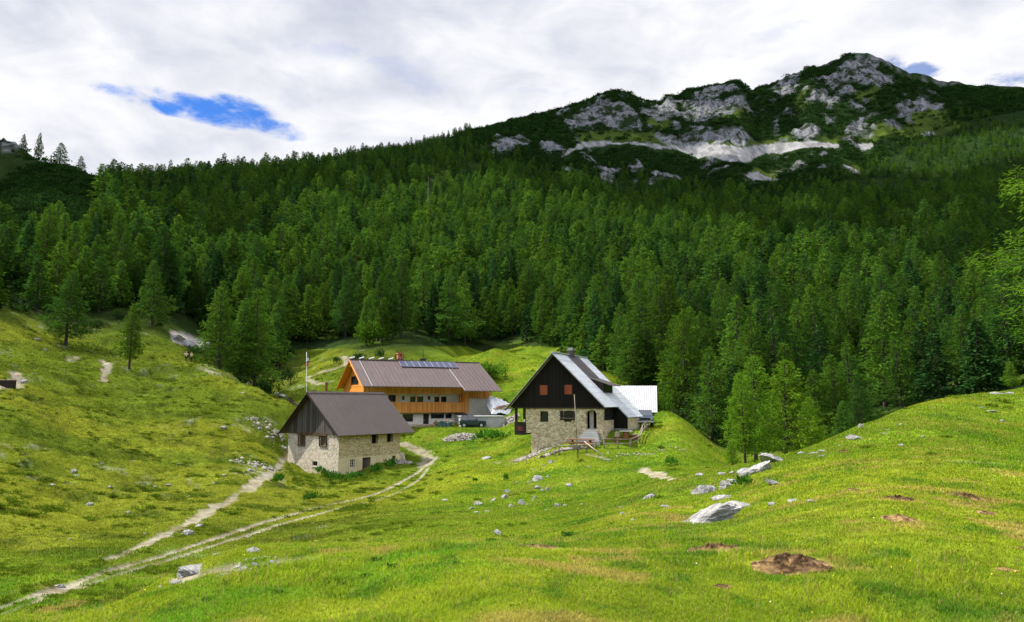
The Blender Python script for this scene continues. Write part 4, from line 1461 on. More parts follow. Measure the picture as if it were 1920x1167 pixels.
M_blk = planks('black_brown_boards', 0, .2, [(.0050, .0036, .0030), (.008, .006, .005), (.012, .009, .0075)], gap=.2)
M_blky = planks('black_side_boards', 1, .2, [(.0050, .0036, .0030), (.008, .006, .005), (.012, .009, .0075)], gap=.2)
M_red = planks('red_brown_shutter', 0, .13, [(.20, .045, .018), (.27, .064, .026), (.33, .09, .038)])
M_dkw = flat_mat('dark_wood', (.022, .014, .011), .7)
M_grw = planks('grey_timber', 2, .5, [(.13, .10, .075), (.21, .17, .13), (.30, .25, .20)], gap=.02, across=0)
M_pale = flat_mat('pale_timber', (.42, .33, .22), .8, vary=.3)
M_brt = flat_mat('brown_timber', (.20, .085, .035), .7, vary=.4)
M_rbarn = metal_sheet('brown_corrugated_sheet', (.042, .029, .025), (.078, .055, .046), .6, joint=.2, jw=.3, jd=.5)
M_rhouse = metal_sheet('plum_brown_sheet', (.066, .043, .040), (.104, .070, .066), .55, joint=.62, jw=.13, jd=.75)
M_rhut = metal_sheet('grey_zinc_sheet', (.50, .52, .54), (.66, .68, .70), .36, 0, .35, joint=.55, jw=.08, jd=.4)
M_rwhite = metal_sheet('white_sheet', (.31, .315, .325), (.41, .41, .42), .55, joint=.3, jw=.15, jd=.35)
M_rbrown = metal_sheet('dark_brown_sheet', (.045, .034, .032), (.065, .050, .047), .5)
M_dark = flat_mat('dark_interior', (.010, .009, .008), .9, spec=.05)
mg, t = mat_new('window_glass')
principled(t, (.018, .022, .026), .06, 0, None, .6)
M_glass = mg
M_blueg = flat_mat('car_glass', (.035, .045, .055), .05, spec=.7)
M_wfr = flat_mat('white_window_frame', (.6, .58, .54), .6)
mgp, t = mat_new('solar_cells')
_tc = t.new('ShaderNodeTexCoord'); _s = t.new('ShaderNodeSeparateXYZ'); t.link(_tc.outputs['Object'], _s.inputs[0])
_g = t.maprange(t.math('ABSOLUTE', t.math('SUBTRACT', t.math('FRACT', t.math('DIVIDE', _s.outputs[0], .17)), .5)), .46, .5)
principled(t, t.mix(_g, (.040, .045, .095), (.14, .15, .19)), .38, 0, None, .3)
M_solar = mgp
M_alu = flat_mat('aluminium', (.55, .56, .58), .35, .6)
M_whitep = flat_mat('white_pipe', (.72, .72, .72), .4)
M_brick = rubble('red_brick', (.32, .10, .05), (.45, .16, .08), (.52, .22, .12), (.35, .27, .2), 9, .05, .02)
M_steel = flat_mat('bright_steel', (.6, .61, .62), .3, .7)
M_rubber = flat_mat('tyre_rubber', (.016, .016, .016), .85)
M_rim = flat_mat('grey_rim', (.45, .45, .46), .4, .4)
M_plast_blk = flat_mat('black_plastic', (.015, .015, .017), .6)


def M_paint(name, c):
    m, t = mat_new(name)
    tcx = t.new('ShaderNodeTexCoord')
    n_ = t.noise(tcx.outputs['Object'], 3, 5, .6)
    b = principled(t, t.ramp(n_, [(.3, tuple(v * .9 for v in c)), (.7, tuple(v * 1.1 for v in c))]), t.ramp(n_, [(.3, .22), (.7, .36)]), 0, None, .5)
    b.inputs['Coat Weight'].default_value = .6
    return m


def window_in(fr, parent, axis, val, out, box_, depth=.18, bars=(1, 2), frame=.06, fm=M_dkw, name='window', pane=M_glass, label=None):
    """window set back in its opening: frame with bars, pane as a sub-part"""
    u0, u1, z0, z1 = box_
    a = val - out * depth
    mb = MB()

    def bx(ua, ub, za, zb, d0, d1, mb):
        if axis == 0:
            mb.box(a - out * d0, a - out * d1, ua, ub, za, zb)
        else:
            mb.box(ua, ub, a - out * d0, a - out * d1, za, zb)
    bx(u0, u0 + frame, z0, z1, -.03, .05, mb); bx(u1 - frame, u1, z0, z1, -.03, .05, mb)
    bx(u0 + frame, u1 - frame, z0, z0 + frame, -.03, .05, mb); bx(u0 + frame, u1 - frame, z1 - frame, z1, -.03, .05, mb)
    for i in range(1, bars[0] + 1):
        c = u0 + (u1 - u0) * i / (bars[0] + 1)
        bx(c - .02, c + .02, z0 + frame, z1 - frame, -.02, .03, mb)
    for j in range(1, bars[1] + 1):
        c = z0 + (z1 - z0) * j / (bars[1] + 1)
        bx(u0 + frame, u1 - frame, c - .018, c + .018, -.015, .025, mb)
    w_ = mb.obj(name, fm, parent)
    if label: w_['label'] = label
    p = MB(); bx(u0 + frame * .5, u1 - frame * .5, z0 + frame * .5, z1 - frame * .5, .032, .048, p)
    p.obj('pane', pane, w_)
    return w_


def slab_on(axis, val, out, box_, d0, d1):
    """box lying on a wall plane: from d0 to d1 outward"""
    u0, u1, z0, z1 = box_
    mb = MB()
    if axis == 0:
        return mb.box(val + out * d0, val + out * d1, u0, u1, z0, z1)
    return mb.box(u0, u1, val + out * d0, val + out * d1, z0, z1)


def rect(fr, axis, val, xa, ya, xb, yb):
    p = fr.on(axis, val, xa, ya); q = fr.on(axis, val, xb, yb)
    i = 1 - axis
    return (min(p[i], q[i]), max(p[i], q[i]), min(p[2], q[2]), max(p[2], q[2]))


# ------------------------------------------------------------------ stone barn
fr = Frame(P(633.5, 897.5, 78.0), 52)
barn = empty('stone_barn', fr.O, fr.a, 'rubble stone barn with weathered board gable and brown corrugated roof', 'barn')
bL = fr.on(1, 0, 750.5, 812)[0]; bW = fr.on(0, 0, 541, 812)[1]
zt = fr.on(1, 0, 640, 815)[2]
holes_g = [rect(fr, 0, 0, 561, 815.5, 571.5, 836), rect(fr, 0, 0, 600.5, 815.5, 612, 836.5), rect(fr, 0, 0, 585.4, 864.8, 595, 874.3)]
holes_r = [rect(fr, 1, 0, 698.3, 811.5, 707.2, 831.5), rect(fr, 1, 0, 726.7, 810.5, 735.2, 828.7), rect(fr, 1, 0, 656.7, 862, 664.3, 876.6), rect(fr, 1, 0, 680.8, 860, 692.2, 890.4), rect(fr, 1, 0, 735.2, 855, 741.4, 873)]
zp = fr.on(1, 0, 640, 862)[2]; zp2 = fr.on(1, 0, 748, 849)[2]
zpl = (zp + zp2) / 2
g_ = MB(); wall(g_, 0, 0, -1, 0, bW, -1.2, zt, holes_g)
g_.obj('gable_wall', M_stone, barn)
r_m = MB(); wall(r_m, 1, 0, -1, 0, bL, -1.2, zt, holes_r); wall(r_m, 1, bW, 1, 0, bL, -1.2, zt, []); wall(r_m, 0, bL, 1, 0, bW, -1.2, zt, [])
r_m.add([(0, 0, zt), (bL, 0, zt), (bL, bW, zt), (0, bW, zt)], [(0, 1, 2, 3)])
r_m.obj('wall', M_stone2, barn)
pm = MB()
hp = [h for h in holes_r if h[2] < zpl - .3]
hp = [(h[0] - .01, h[1] + .01, h[2], min(h[3] + .01, zpl - .05)) for h in hp]
wall(pm, 1, -.025, -1, .01, bL - .01, .25, zpl, hp, .024)
pm.add([(.01, -.025, zpl), (bL - .01, -.025, zpl), (bL - .01, 0, zpl), (.01, 0, zpl)], [(0, 1, 2, 3)])
pm.obj('plaster_coat', M_plast, barn)
for h in holes_g[:2]:
    s_o = slab_on(0, 0, -1, h, -.20, -.10).obj('shutter', M_old, barn)
    fm = MB()
    fm.box(-.02, -.10, h[0] - .10, h[0], h[2], h[3]); fm.box(-.02, -.10, h[1], h[1] + .10, h[2], h[3]); fm.box(-.02, -.10, h[0] - .1, h[1] + .1, h[2] - .09, h[2])
    fm.obj('frame', M_old, s_o)
lb = rect(fr, 0, 0, 558.5, 811.2, 614, 815.2)
slab_on(0, 0, -1, (lb[0], lb[1], holes_g[0][3] + .003, holes_g[0][3] + .30), .004, .12).obj('lintel_beam', M_old, barn)
window_in(fr, barn, 0, 0, -1, holes_g[2], .2, (1, 1), .05)
h = holes_g[2]
slab_on(0, 0, -1, (h[0] - .08, h[1] + .08, h[2] - .10, h[2] - .004), .003, .09).obj('window_sill', M_wfr, barn)
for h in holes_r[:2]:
    sl = slab_on(1, 0, -1, h, -.27, -.25).obj('dark_opening', M_dark, barn)  # near-black sheet standing in for the unlit inside of an open hole
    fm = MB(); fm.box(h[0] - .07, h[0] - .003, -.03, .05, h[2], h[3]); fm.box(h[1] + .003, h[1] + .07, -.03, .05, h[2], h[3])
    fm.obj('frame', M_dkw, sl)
window_in(fr, barn, 1, 0, -1, holes_r[2], .12, (1, 2), .06, M_wfr)
d_ = slab_on(1, 0, -1, holes_r[3], -.20, -.12).obj('door', M_oldx, barn)
h = holes_r[3]
fm = MB(); fm.box(h[0] - .09, h[0] - .002, -.05, .06, h[2], h[3] + .09); fm.box(h[1] + .002, h[1] + .09, -.05, .06, h[2], h[3] + .09); fm.box(h[0], h[1], -.05, .06, h[3] + .002, h[3] + .09)
fm.obj('frame', M_dkw, d_)
MB().box(h[0] + .12, h[0] + .2, -.02, .12, h[2] + .9, h[2] + 1.0).obj('handle', M_plast_blk, d_)
slab_on(1, 0, -1, (h[0] - .15, h[1] + .15, h[2] - .2, h[2] - .01), .03, .4).obj('doorstep', M_conc, barn)
slab_on(1, 0, -1, holes_r[4], -.14, -.06).obj('small_door', M_oldx, barn)
# roof
ovx = -.8
ap = fr.on(0, ovx, 575, 735.5); er = fr.on(0, ovx, 634.2, 815.5); el = fr.on(0, ovx, 521.5, 814.2)
apy = (er[1] + el[1]) / 2 * .4 + ap[1] * .6
ze = (er[2] + el[2]) / 2
xe = fr.on(1, er[1], 773.5, 803)[0]; xr = fr.on(1, apy, 724.5, 738.5)[0]
xe = (xe + xr) / 2 if abs(xe - xr) < 1.2 else xe
rf = MB()
sheet_roof(rf, (ovx, apy, ap[2]), (xe, apy, ap[2]), (ovx, er[1], ze), (xe, er[1], ze), .2, .022, .06)
sheet_roof(rf, (ovx, apy, ap[2]), (xe, apy, ap[2]), (ovx, el[1], ze), (xe, el[1], ze), .2, .022, .06)
roof = rf.obj('roof', M_rbarn, barn)
rc = MB(); rc.prism([(ovx - .03, apy - .22, ap[2] - .12), (ovx - .03, apy, ap[2] + .09), (ovx - .03, apy + .22, ap[2] - .12), (ovx - .03, apy, ap[2] + .05)], (xe - ovx + .06, 0, 0))
rc.obj('ridge_cap', M_rbarn, roof)
vb = MB()
for yy, zz in ((er[1], ze), (el[1], ze)):
    vb.beam((ovx - .015, apy, ap[2] - .16), (ovx - .015, yy, zz - .16), .04, .20, (1, 0, 0))
vb.obj('barge_board', M_dkw, roof)


def roof_z(y, yb, zb, ya, za):
    return za + (zb - za) * (y - ya) / (yb - ya)


zl = roof_z(0, er[1], ze, apy, ap[2]) - .12; zr = roof_z(bW, el[1], ze, apy, ap[2]) - .12
gb = MB()
gy0, gy1 = er[1] + .12, el[1] - .12
gz = zt - .15
gb.prism([(-.06, max(gy0, -.05), zt - .05), (-.06, min(gy1, bW + .05), zt - .05), (-.06, min(gy1, bW + .05), max(zt, zr)), (-.06, apy, ap[2] - .14), (-.06, max(gy0, -.05), max(zt, zl))], (-.05, 0, 0))
gb.obj('board_gable', M_grey_x, barn)
gb = MB()
gb.prism([(bL + .02, 0, zt), (bL + .02, bW, zt), (bL + .02, bW, max(zt + .01, zr)), (bL + .02, apy, ap[2] - .14), (bL + .02, 0, max(zt + .01, zl))], (.05, 0, 0))
gb.obj('board_gable', M_grey_x, barn)
# stub of a side wall at the far right corner
MB().box(bL + .003, bL + 1.0, .2, .9, -.5, fr.on(1, 0, 752, 850)[2]).obj('buttress', M_stone, barn)
barn_fr, barn_dim = fr, (bL, bW)

# ------------------------------------------------------------------ orange wooden house with balcony
D2 = 103.0
fr = Frame(P(680, 803.5, D2), 27)
hse = empty('wooden_house', fr.O, fr.a, 'long house with orange timber upper floor, balcony, plum brown roof and solar panels', 'house')
hx1 = fr.on(1, 0, 868.8, 760)[0]; hxa = fr.on(1, 0, 920, 760)[0]
hz0 = -1.0
zb0 = fr.on(1, 0, 780, 772.5)[2]; zb1 = fr.on(1, 0, 780, 755.5)[2]; zo1 = fr.on(1, 0, 780, 738.8)[2]
zev = fr.on(1, 0, 780, 725.6)[2]
hD = 11.5
rz0 = fr.on(1, .9, 780, 772.5)[2]
low = 1.0       # set-back of the masonry behind the balcony front
lh = [rect(fr, 1, low, 755, 777, 774.5, 791), rect(fr, 1, low, 793.8, 776, 804, 801), rect(fr, 1, low, 808, 775.5, 833, 785), rect(fr, 1, low, 835.3, 775.2, 847, 784.8)]
gz0 = lh[1][2]
mb = MB(); wall(mb, 1, low, -1, 0.1, hx1, hz0, zb0 - .02, lh, .25)
wall(mb, 0, .1, -1, low, hD, hz0, zb0 - .02, []); wall(mb, 1, hD, 1, .1, hxa, hz0, zev, []); wall(mb, 0, hxa - .05, 1, low, hD, hz0, zev, [])
mb.obj('ground_floor_wall', M_white, hse)
for h, b_ in ((lh[0], (3, 0)), (lh[2], (4, 0)), (lh[3], (1, 0))):
    window_in(fr, hse, 1, low, -1, h, .14, b_, .07)
dd = slab_on(1, low, -1, lh[1], -.2, -.12).obj('door', M_dkw, hse)
MB().box(lh[1][0] + .1, lh[1][0] + .16, low - .0, low + .12, gz0 + .95, gz0 + 1.1).obj('handle', M_steel, dd)
slab_on(1, low, -1, (.1, hx1, gz0 - .5, gz0 + .45), .003, .05).obj('stone_plinth', M_hstone, hse)
# loggia: floor, back wall, posts, balcony boards, upper boards
up = 1.5
uh = [rect(fr, 1, up, 769, 744, 778.5, 754.3), rect(fr, 1, up, 782, 744, 793.5, 754.3), rect(fr, 1, up, 814.5, 744, 824.5, 754.3), rect(fr, 1, up, 827, 744, 837, 754.3), rect(fr, 1, up, 728, 740, 742.5, 754.5)]
uz0 = zb0 + .03
uh = [(a, b, max(c, uz0 + .4), d) for a, b, c, d in uh]
mb = MB(); wall(mb, 1, up, -1, .12, hx1 - .02, uz0, zo1 + .6, uh, .2); mb.obj('upper_wall', M_white, hse)
for h in uh[:4]:
    window_in(fr, hse, 1, up, -1, h, .1, (1, 0), .07)
window_in(fr, hse, 1, up, -1, uh[4], .1, (1, 0), .08, M_orw)
bal = MB().box(.1, hx1 - .01, .04, up - .01, zb0 - .16, zb0).obj('balcony', M_orw, hse)
MB().box(0, hx1 + .1, -.06, .03, zb0 - .12, zb1).obj('balcony_boards', M_or0, bal)
MB().box(0, hx1 + .05, -.09, .06, zb1 + .002, zb1 + .09).obj('handrail', M_orw, bal)
for xq in (747, 780, 824.5, 863):
    c = fr.on(1, 0, xq, 747)[0]
    MB().box(c - .07, c + .07, -.04, .08, zb1 + .092, zo1 - .002).obj('post', M_orw, bal)
for xq in (756, 804.2):
    c = fr.on(1, up, xq, 746.5)
    MB().box(c[0] - .16, c[0] + .16, up - .06, up - .004, c[2] - .28, c[2] + .28).obj('wall_ornament', M_dkw, hse)
MB().box(0, hx1, -.05, .06, zo1, zev + .05).obj('upper_boards', M_or0, hse)
# return of the boards at the right end of the loggia and down the corner
MB().box(hx1 + .004, hx1 + .9, -.055, .02, fr.on(1, 0, 870, 774)[2], zev + .05).obj('corner_boards', M_or0, hse)
MB().box(hx1 - .14, hx1 - .015, .07, up - .02, zb0 + .004, zo1 - .003).obj('loggia_end_wall', M_or1, hse)
# annex: block wall below, boards above
az0 = fr.on(1, 0, 900, 779)[2]; azb = fr.on(1, 0, 900, 747.5)[2]; azt = fr.on(1, 0, 900, 734)[2]
MB().box(hx1 + .15, hxa - .02, .04, hD - .1, az0, azb).obj('annex_wall', M_block, hse)
MB().box(hx1 + .905, hxa, -.03, .035, azb + .002, azt + .1).obj('annex_boards', M_or0, hse)
MB().box(hxa - .045, hxa + .01, .04, hD, azb + .002, zev + 1.2).obj('annex_side_boards', M_or1, hse)
# gable on the left
ya, yb = -.02, hD + .02
pk = fr.on(0, -.9, 655.5, 674.5)
rl = fr.on(0, -.9, 635, 730); rr_ = fr.on(0, -.9, 681, 725)
ry = (pk[1] * .5 + (rl[1] + rr_[1]) / 2 * .5)
rzz = pk[2]
eyf, ezf = rr_[1], fr.on(1, rr_[1], 780, 725)[2]
eyb = 2 * ry - eyf; ezb = ezf


def rz(y, dz=0):
    return rzz + (ezf - rzz) * abs(y - ry) / abs(eyf - ry) + dz


gh = rect(fr, 0, 0, 659.5, 706.5, 672, 720.5)
gm = MB()
gm.prism([(0, ya, zb0), (0, yb, zb0), (0, yb, rz(yb, -.2)), (0, ry, rzz - .2), (0, ya, rz(ya, -.2))], (.1, 0, 0))
gm.obj('timber_gable', M_or1, hse)
gw = MB(); gw.box(-.06, -.012, gh[0], gh[1], gh[2], gh[3])
gwo = gw.obj('gable_window', M_dkw, hse)
MB().box(-.075, -.063, gh[0] + .12, gh[1] - .12, gh[2] + .12, gh[3] - .12).obj('pane', M_dark, gwo)
MB().box(-.035, -.004, ya, yb, gh[2] - .35, gh[2] - .12).obj('gable_beam', M_orw, hse)
br = MB()
for yy in (ry - .9, ry, ry + .9):
    br.beam((-.8, ry, rzz - .55), (-.05, yy, rz(yy, -1.0)), .09)
br.beam((-.82, ry - 1.1, rz(ry - 1.1, -.35)), (-.82, ry + 1.1, rz(ry + 1.1, -.35)), .10)
br.obj('gable_truss', M_orw, hse)
# roof
x0, x1 = -.95, fr.on(1, ry, 897.5, 681)[0]
xs_ = fr.on(1, eyf, 866.5, 726)[0]
lowp = fr.on(1, eyf, 872.5, 734)
slope = (ezf - rzz) / (ry - eyf)      # height change per metre towards the front
ext = 1.0
ext = max(.3, min(1.6, (fr.on(1, eyf - .8, 900, 733)[2] - ezf) / (slope) if slope else .8))
rf = MB()
sheet_roof(rf, (x0, ry, rzz), (xs_, ry, rzz), (x0, eyf, ezf), (xs_, eyf, ezf), .45, .012, .12)
sheet_roof(rf, (xs_, ry, rzz + .012), (x1, ry, rzz + .012), (xs_, eyf - ext, ezf + slope * ext + .012), (x1, eyf - ext, ezf + slope * ext + .012), .62, .09, .12, True)
sheet_roof(rf, (x0, ry, rzz), (x1, ry, rzz), (x0, eyb, ezb), (x1, eyb, ezb), .45, .012, .12)
hroof = rf.obj('roof', M_rhouse, hse)
sf = MB()
sf.box(x0 - .02, x1, ry - .2, ry + .2, rzz - .03, rzz + .07)
sf.obj('ridge_cap', M_rhouse, hroof)
bb = MB()
bb.beam((x0 - .03, ry, rzz - .20), (x0 - .03, eyf, ezf - .20), .05, .26, (1, 0, 0)); bb.beam((x0 - .03, ry, rzz - .20), (x0 - .03, eyb, ezb - .20), .05, .26, (1, 0, 0))
bb.obj('barge_board', M_orw, hroof)
so = MB()
for y_a, y_b in ((ry, eyf), (ry, eyb)):
    so.add([(x0, y_a, rz(y_a, -.14)), (0, y_a, rz(y_a, -.14)), (0, y_b, rz(y_b, -.14)), (x0, y_b, rz(y_b, -.14))], [(0, 1, 2, 3)])
so.obj('soffit', M_orw, hroof)
gt = MB().tube([(x0, eyf - .07, ezf - .06), (xs_, eyf - .07, ezf - .06)], .06, 8).tube([(xs_, eyf - ext - .07, ezf + slope * ext - .05), (x1, eyf - ext - .07, ezf + slope * ext - .05)], .06, 8)
gt.obj('gutter', M_rhouse, hroof)
wl = MB()
for xa_, e_ in ((x0 + 1.35, 0), (xs_ + .02, ext)):
    wl.beam((xa_, ry - .1, rz(ry - .1, .03)), (xa_, eyf - e_, ezf + slope * e_ + .05), .05, .04)
wl.obj('flashing_strip', M_alu, hroof)
# solar panels on the front slope
s0 = fr.on(1, ry - .4, 748, 678.5)[0]
nrm_up = np.array((0, -math.sin(math.atan(abs(slope))), math.cos(math.atan(abs(slope)))))
ps0 = fr.on(1, ry - .5, 747, 679)[0]; ps1 = fr.on(1, ry - .5, 852, 682)[0]
w1 = (ps1 - ps0) / 9
yA, yB = ry - .35, ry - 2.0
for i in range(9):
    xa_, xb_ = ps0 + w1 * i + .012, ps0 + w1 * (i + 1) - .012
    fm = MB()
    q = [np.array((xa_, yA, rz(yA))) + nrm_up * .13, np.array((xb_, yA, rz(yA))) + nrm_up * .13, np.array((xb_, yB, rz(yB))) + nrm_up * .13, np.array((xa_, yB, rz(yB))) + nrm_up * .13]
    fm.prism([tuple(v) for v in q], nrm_up * .04)
    pnl = fm.obj('solar_panel', M_alu, hse)
    cell = MB()
    d1 = (q[1] - q[0]) / np.linalg.norm(q[1] - q[0]) * .022; d2 = (q[3] - q[0]) / np.linalg.norm(q[3] - q[0]) * .022
    cell.prism([tuple(v + nrm_up * .041) for v in (q[0] + d1 + d2, q[1] - d1 + d2, q[2] - d1 - d2, q[3] + d1 - d2)], nrm_up * .006)
    cell.obj('cells', M_solar, pnl)
MB().beam((ps0, yB + .1, rz(yB + .1, .09)), (ps1, yB + .1, rz(yB + .1, .09)), .08, .1).obj('mounting_rail', M_plast_blk, hse)
# white pipes standing past the ridge, chimneys
for xq in (660, 678, 696.5, 715, 733):
    c = fr.on(1, ry + .6, xq, 670)
    MB().tube([(c[0] - .42, ry + .45, rzz + .18), (c[0] + .42, ry + .75, rzz + .42)], .10, 10).obj('white_pipe', M_whitep, hse)
c = fr.on(1, ry + .5, 750, 668)[0]
ch = MB().box(c - .5, c + .5, ry + .1, ry + 1.0, rzz - .6, rzz + .30).obj('chimney', M_rbrown, hse)
MB().box(c - .42, c - .16, ry + .2, ry + .9, rzz + .302, rzz + 1.05).box(c + .16, c + .42, ry + .2, ry + .9, rzz + .302, rzz + 1.05).box(c - .5, c + .5, ry + .1, ry + 1.0, rzz + 1.052, rzz + 1.22).obj('brick_hood', M_brick, ch)
c = fr.on(1, ry + .5, 793.5, 672)[0]
ch = MB().box(c - .35, c + .35, ry + .2, ry + .9, rzz - .6, rzz + .35).box(c - .48, c + .48, ry + .08, ry + 1.02, rzz + .352, rzz + .45).obj('chimney', M_rbrown, hse)
MB().tube([(c, ry + .55, rzz + .45), (c, ry + .55, rzz + 1.9)], .05, 8).obj('flue_pipe', M_plast_blk, ch)
# lean canopy between balcony and annex
cA = fr.on(1, -.4, 858, 772)[0]; cB = fr.on(1, -.4, 876, 778)[0]
MB().prism([(cA, -.9, zb0 - .5), (cB, -.9, zb0 - .62), (cB, low, zb0 - .15), (cA, low, zb0 - .12)], (0, 0, .10)).obj('canopy', M_rbrown, hse)
hse_fr = fr
# terrace wall in front of the annex
fr2 = Frame(P(866, 801, 101.0), 14)
tw = empty('terrace_wall', fr2.O, fr2.a, 'pale concrete terrace wall below the block built end of the orange house', 'wall')
tl = fr2.on(1, 0, 946, 790)[0]; tz = fr2.on(1, 0, 900, 780.5)[2]
MB().box(0, tl, 0, 6.0, -1.0, tz - .12).obj('wall', M_conc, tw)
MB().box(-.1, tl + .1, -.12, 6.0, tz - .118, tz).obj('coping', M_conc, tw)

# ------------------------------------------------------------------ dark gabled hut
top = P(986.5, 765.5, 73.5)
fr = Frame(top, -25)
hut = empty('alpine_hut', fr.O, fr.a, 'hut with black board gable, red shutters, stone ground floor and grey metal roof', 'hut')
uW = fr.on(1, 0, 1129.5, 763)[0]
zs = 0.0
zfl = fr.on(1, 0, 1110, 804)[2]      # threshold
win1 = rect(fr, 1, 0, 1012.5, 771.5, 1028, 791.5)
win2 = rect(fr, 1, 0, 1056.8, 770.5, 1071.5, 791)
door = rect(fr, 1, 0, 1099.5, 768.6, 1118.8, 804.5)
zlow = fr.on(1, 0, 990, 812)[2]
mb = MB(); wall(mb, 1, 0, -1, 0, uW, zlow, zs, [win1, win2, door], .3)
xl = fr.on(1, 0, 996, 830)[0]
wall(mb, 1, 0, -1, xl, uW, -6.5, zlow - .0, []) if door[2] >= zlow else None
if door[2] < zlow:
    mb = MB(); wall(mb, 1, 0, -1, xl, uW, -6.5, zs, [win1, win2, door], .3); wall(mb, 1, 0, -1, 0, xl, zlow, zs, [], .3)
mb.add([(0, 0, zlow), (xl, 0, zlow), (xl, 10, zlow), (0, 10, zlow)], [(0, 1, 2, 3)])
wall(mb, 0, xl, -1, 0, 9.5, -6.5, zlow, []); wall(mb, 0, 0, -1, 0, 9.5, zlow, zs, []); wall(mb, 1, 9.5, 1, 0, uW, -6.5, zs, [])
# arched head of the doorway
dc = (door[0] + door[1]) / 2; dw = (door[1] - door[0]) / 2
zc = door[3] - .45
for sgn in (-1, 1):
    arc = [(dc + sgn * dw * math.cos(q), .002, zc + .447 * math.sin(q)) for q in np.linspace(0, math.pi / 2, 8)]
    mb.prism(arc + [(dc + sgn * dw, .002, door[3] - .002)], (0, .29, 0))
# right-hand side: low wall, then the recess
y1 = fr.on(0, uW, 1151, 790)[1]
y1 = max(1.2, min(y1, 4.5))
zw = fr.on(0, uW, 1140, 788.5)[2]
wall(mb, 0, uW, 1, 0, .55, -6.5, zs, []); wall(mb, 0, uW, 1, .55, y1, -6.5, zw, [])
mb.add([(uW, .55, zw), (uW, y1, zw), (uW - .5, y1, zw), (uW - .5, .55, zw)], [(0, 1, 2, 3)])
mb.add([(uW, .55, zw), (uW - .5, .55, zw), (uW - .5, .55, zs), (uW, .55, zs)], [(0, 1, 2, 3)])
mb.obj('stone_wall', M_hstone, hut)
window_in(fr, hut, 1, 0, -1, win1, .16, (0, 0), .07)
w2 = window_in(fr, hut, 1, 0, -1, win2, .12, (1, 1), .07)
shw = (win2[1] - win2[0]) * .46
for a, b in ((win2[0] - shw, win2[0] - .01), (win2[1] + .01, win2[1] + shw)):
    slab_on(1, 0, -1, (a, b, win2[2] + .15, win2[3] - .03), .01, .06).obj('shutter', M_dkw, hut)
slab_on(1, 0, -1, (win2[0] - shw - .05, win2[1] + shw + .05, win2[2] + .30, win2[2] + .38), .07, .20).obj('flower_rail', M_grw, hut)
# door recess
rec = 1.1
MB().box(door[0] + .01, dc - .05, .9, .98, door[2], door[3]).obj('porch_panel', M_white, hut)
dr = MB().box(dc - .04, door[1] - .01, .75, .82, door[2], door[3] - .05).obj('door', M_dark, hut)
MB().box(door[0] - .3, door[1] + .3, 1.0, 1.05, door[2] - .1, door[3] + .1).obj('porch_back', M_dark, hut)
MB().box(door[0] + .003, door[1] - .003, .02, 1.0, door[2] - .3, door[2] + .02).obj('threshold', M_conc, hut)
zg = fr.on(1, -1.2, 1110, 827)[2]
nst = 5
for i in range(nst):
    zz = door[2] - (door[2] - zg) * (i + .6) / nst
    wdn = .12 + .10 * i
    MB().box(door[0] - wdn, door[1] + wdn + .05 * i, -.30 * (i + 1), -.30 * i - .003, zg - .6, zz).obj('step', M_conc, hut)
# windows above the low side wall, black boards beyond
sw = MB()
for q in np.linspace(.6, y1, 5):
    sw.box(uW - .14, uW - .06, q - .04, q + .04, zw + .002, zs - .02)
sw.box(uW - .15, uW - .05, .6, y1, zs - .14, zs - .022)
swo = sw.obj('side_window', M_dkw, hut)
MB().box(uW - .12, uW - .10, .56, y1, zw + .002, zs - .02).obj('pane', M_glass, swo)
# roof
oy = -.6
ap = fr.on(1, oy, 1035.4, 661); el = fr.on(1, oy, 948, 766); er = fr.on(1, oy, 1135.4, 763.5)
yend = fr.on(0, ap[0], 1099, 670.8)[1]
yend = max(8.5, min(12.5, yend))
kR = (er[2] - ap[2]) / (er[0] - ap[0]); kL = (el[2] - ap[2]) / (el[0] - ap[0])
ymid = fr.on(0, er[0], 1159.3, 763)[1]
ymid = max(2.0, min(ymid, 6.0))
lx = fr.on(1, ymid, 1179, 786)          # lean-to front corner
xlow = lx[0]; zlow2 = ap[2] + kR * (xlow - ap[0])
rf = MB()
sheet_roof(rf, (ap[0], oy, ap[2]), (ap[0], yend, ap[2]), (er[0], oy, er[2]), (er[0], yend, er[2]), .55, .03, .10, True)
sheet_roof(rf, (ap[0], oy, ap[2]), (ap[0], yend, ap[2]), (el[0], oy, el[2]), (el[0], yend, el[2]), .55, .03, .10, True)
sheet_roof(rf, (er[0] + .002, ymid, er[2] - .004), (er[0] + .002, yend, er[2] - .004), (xlow, ymid, zlow2), (xlow, yend, zlow2), .55, .03, .10, True)
hroof = rf.obj('roof', M_rhut, hut)
bb = MB()
bb.beam((ap[0], oy - .03, ap[2] - .16), (er[0], oy - .03, er[2] - .16), .05, .24, (0, 1, 0)); bb.beam((ap[0], oy - .03, ap[2] - .16), (el[0], oy - .03, el[2] - .16), .05, .24, (0, 1, 0))
bb.obj('barge_board', M_dkw, hroof)
MB().box(ap[0] - .18, ap[0] + .18, oy - .02, yend, ap[2] - .02, ap[2] + .07).obj('ridge_cap', M_rhut, hroof)
# black gable
gx0, gx1 = el[0] + .35, er[0] - .2


def hz(x, d=0.0):
    return ap[2] + (kL if x < ap[0] else kR) * (x - ap[0]) + d


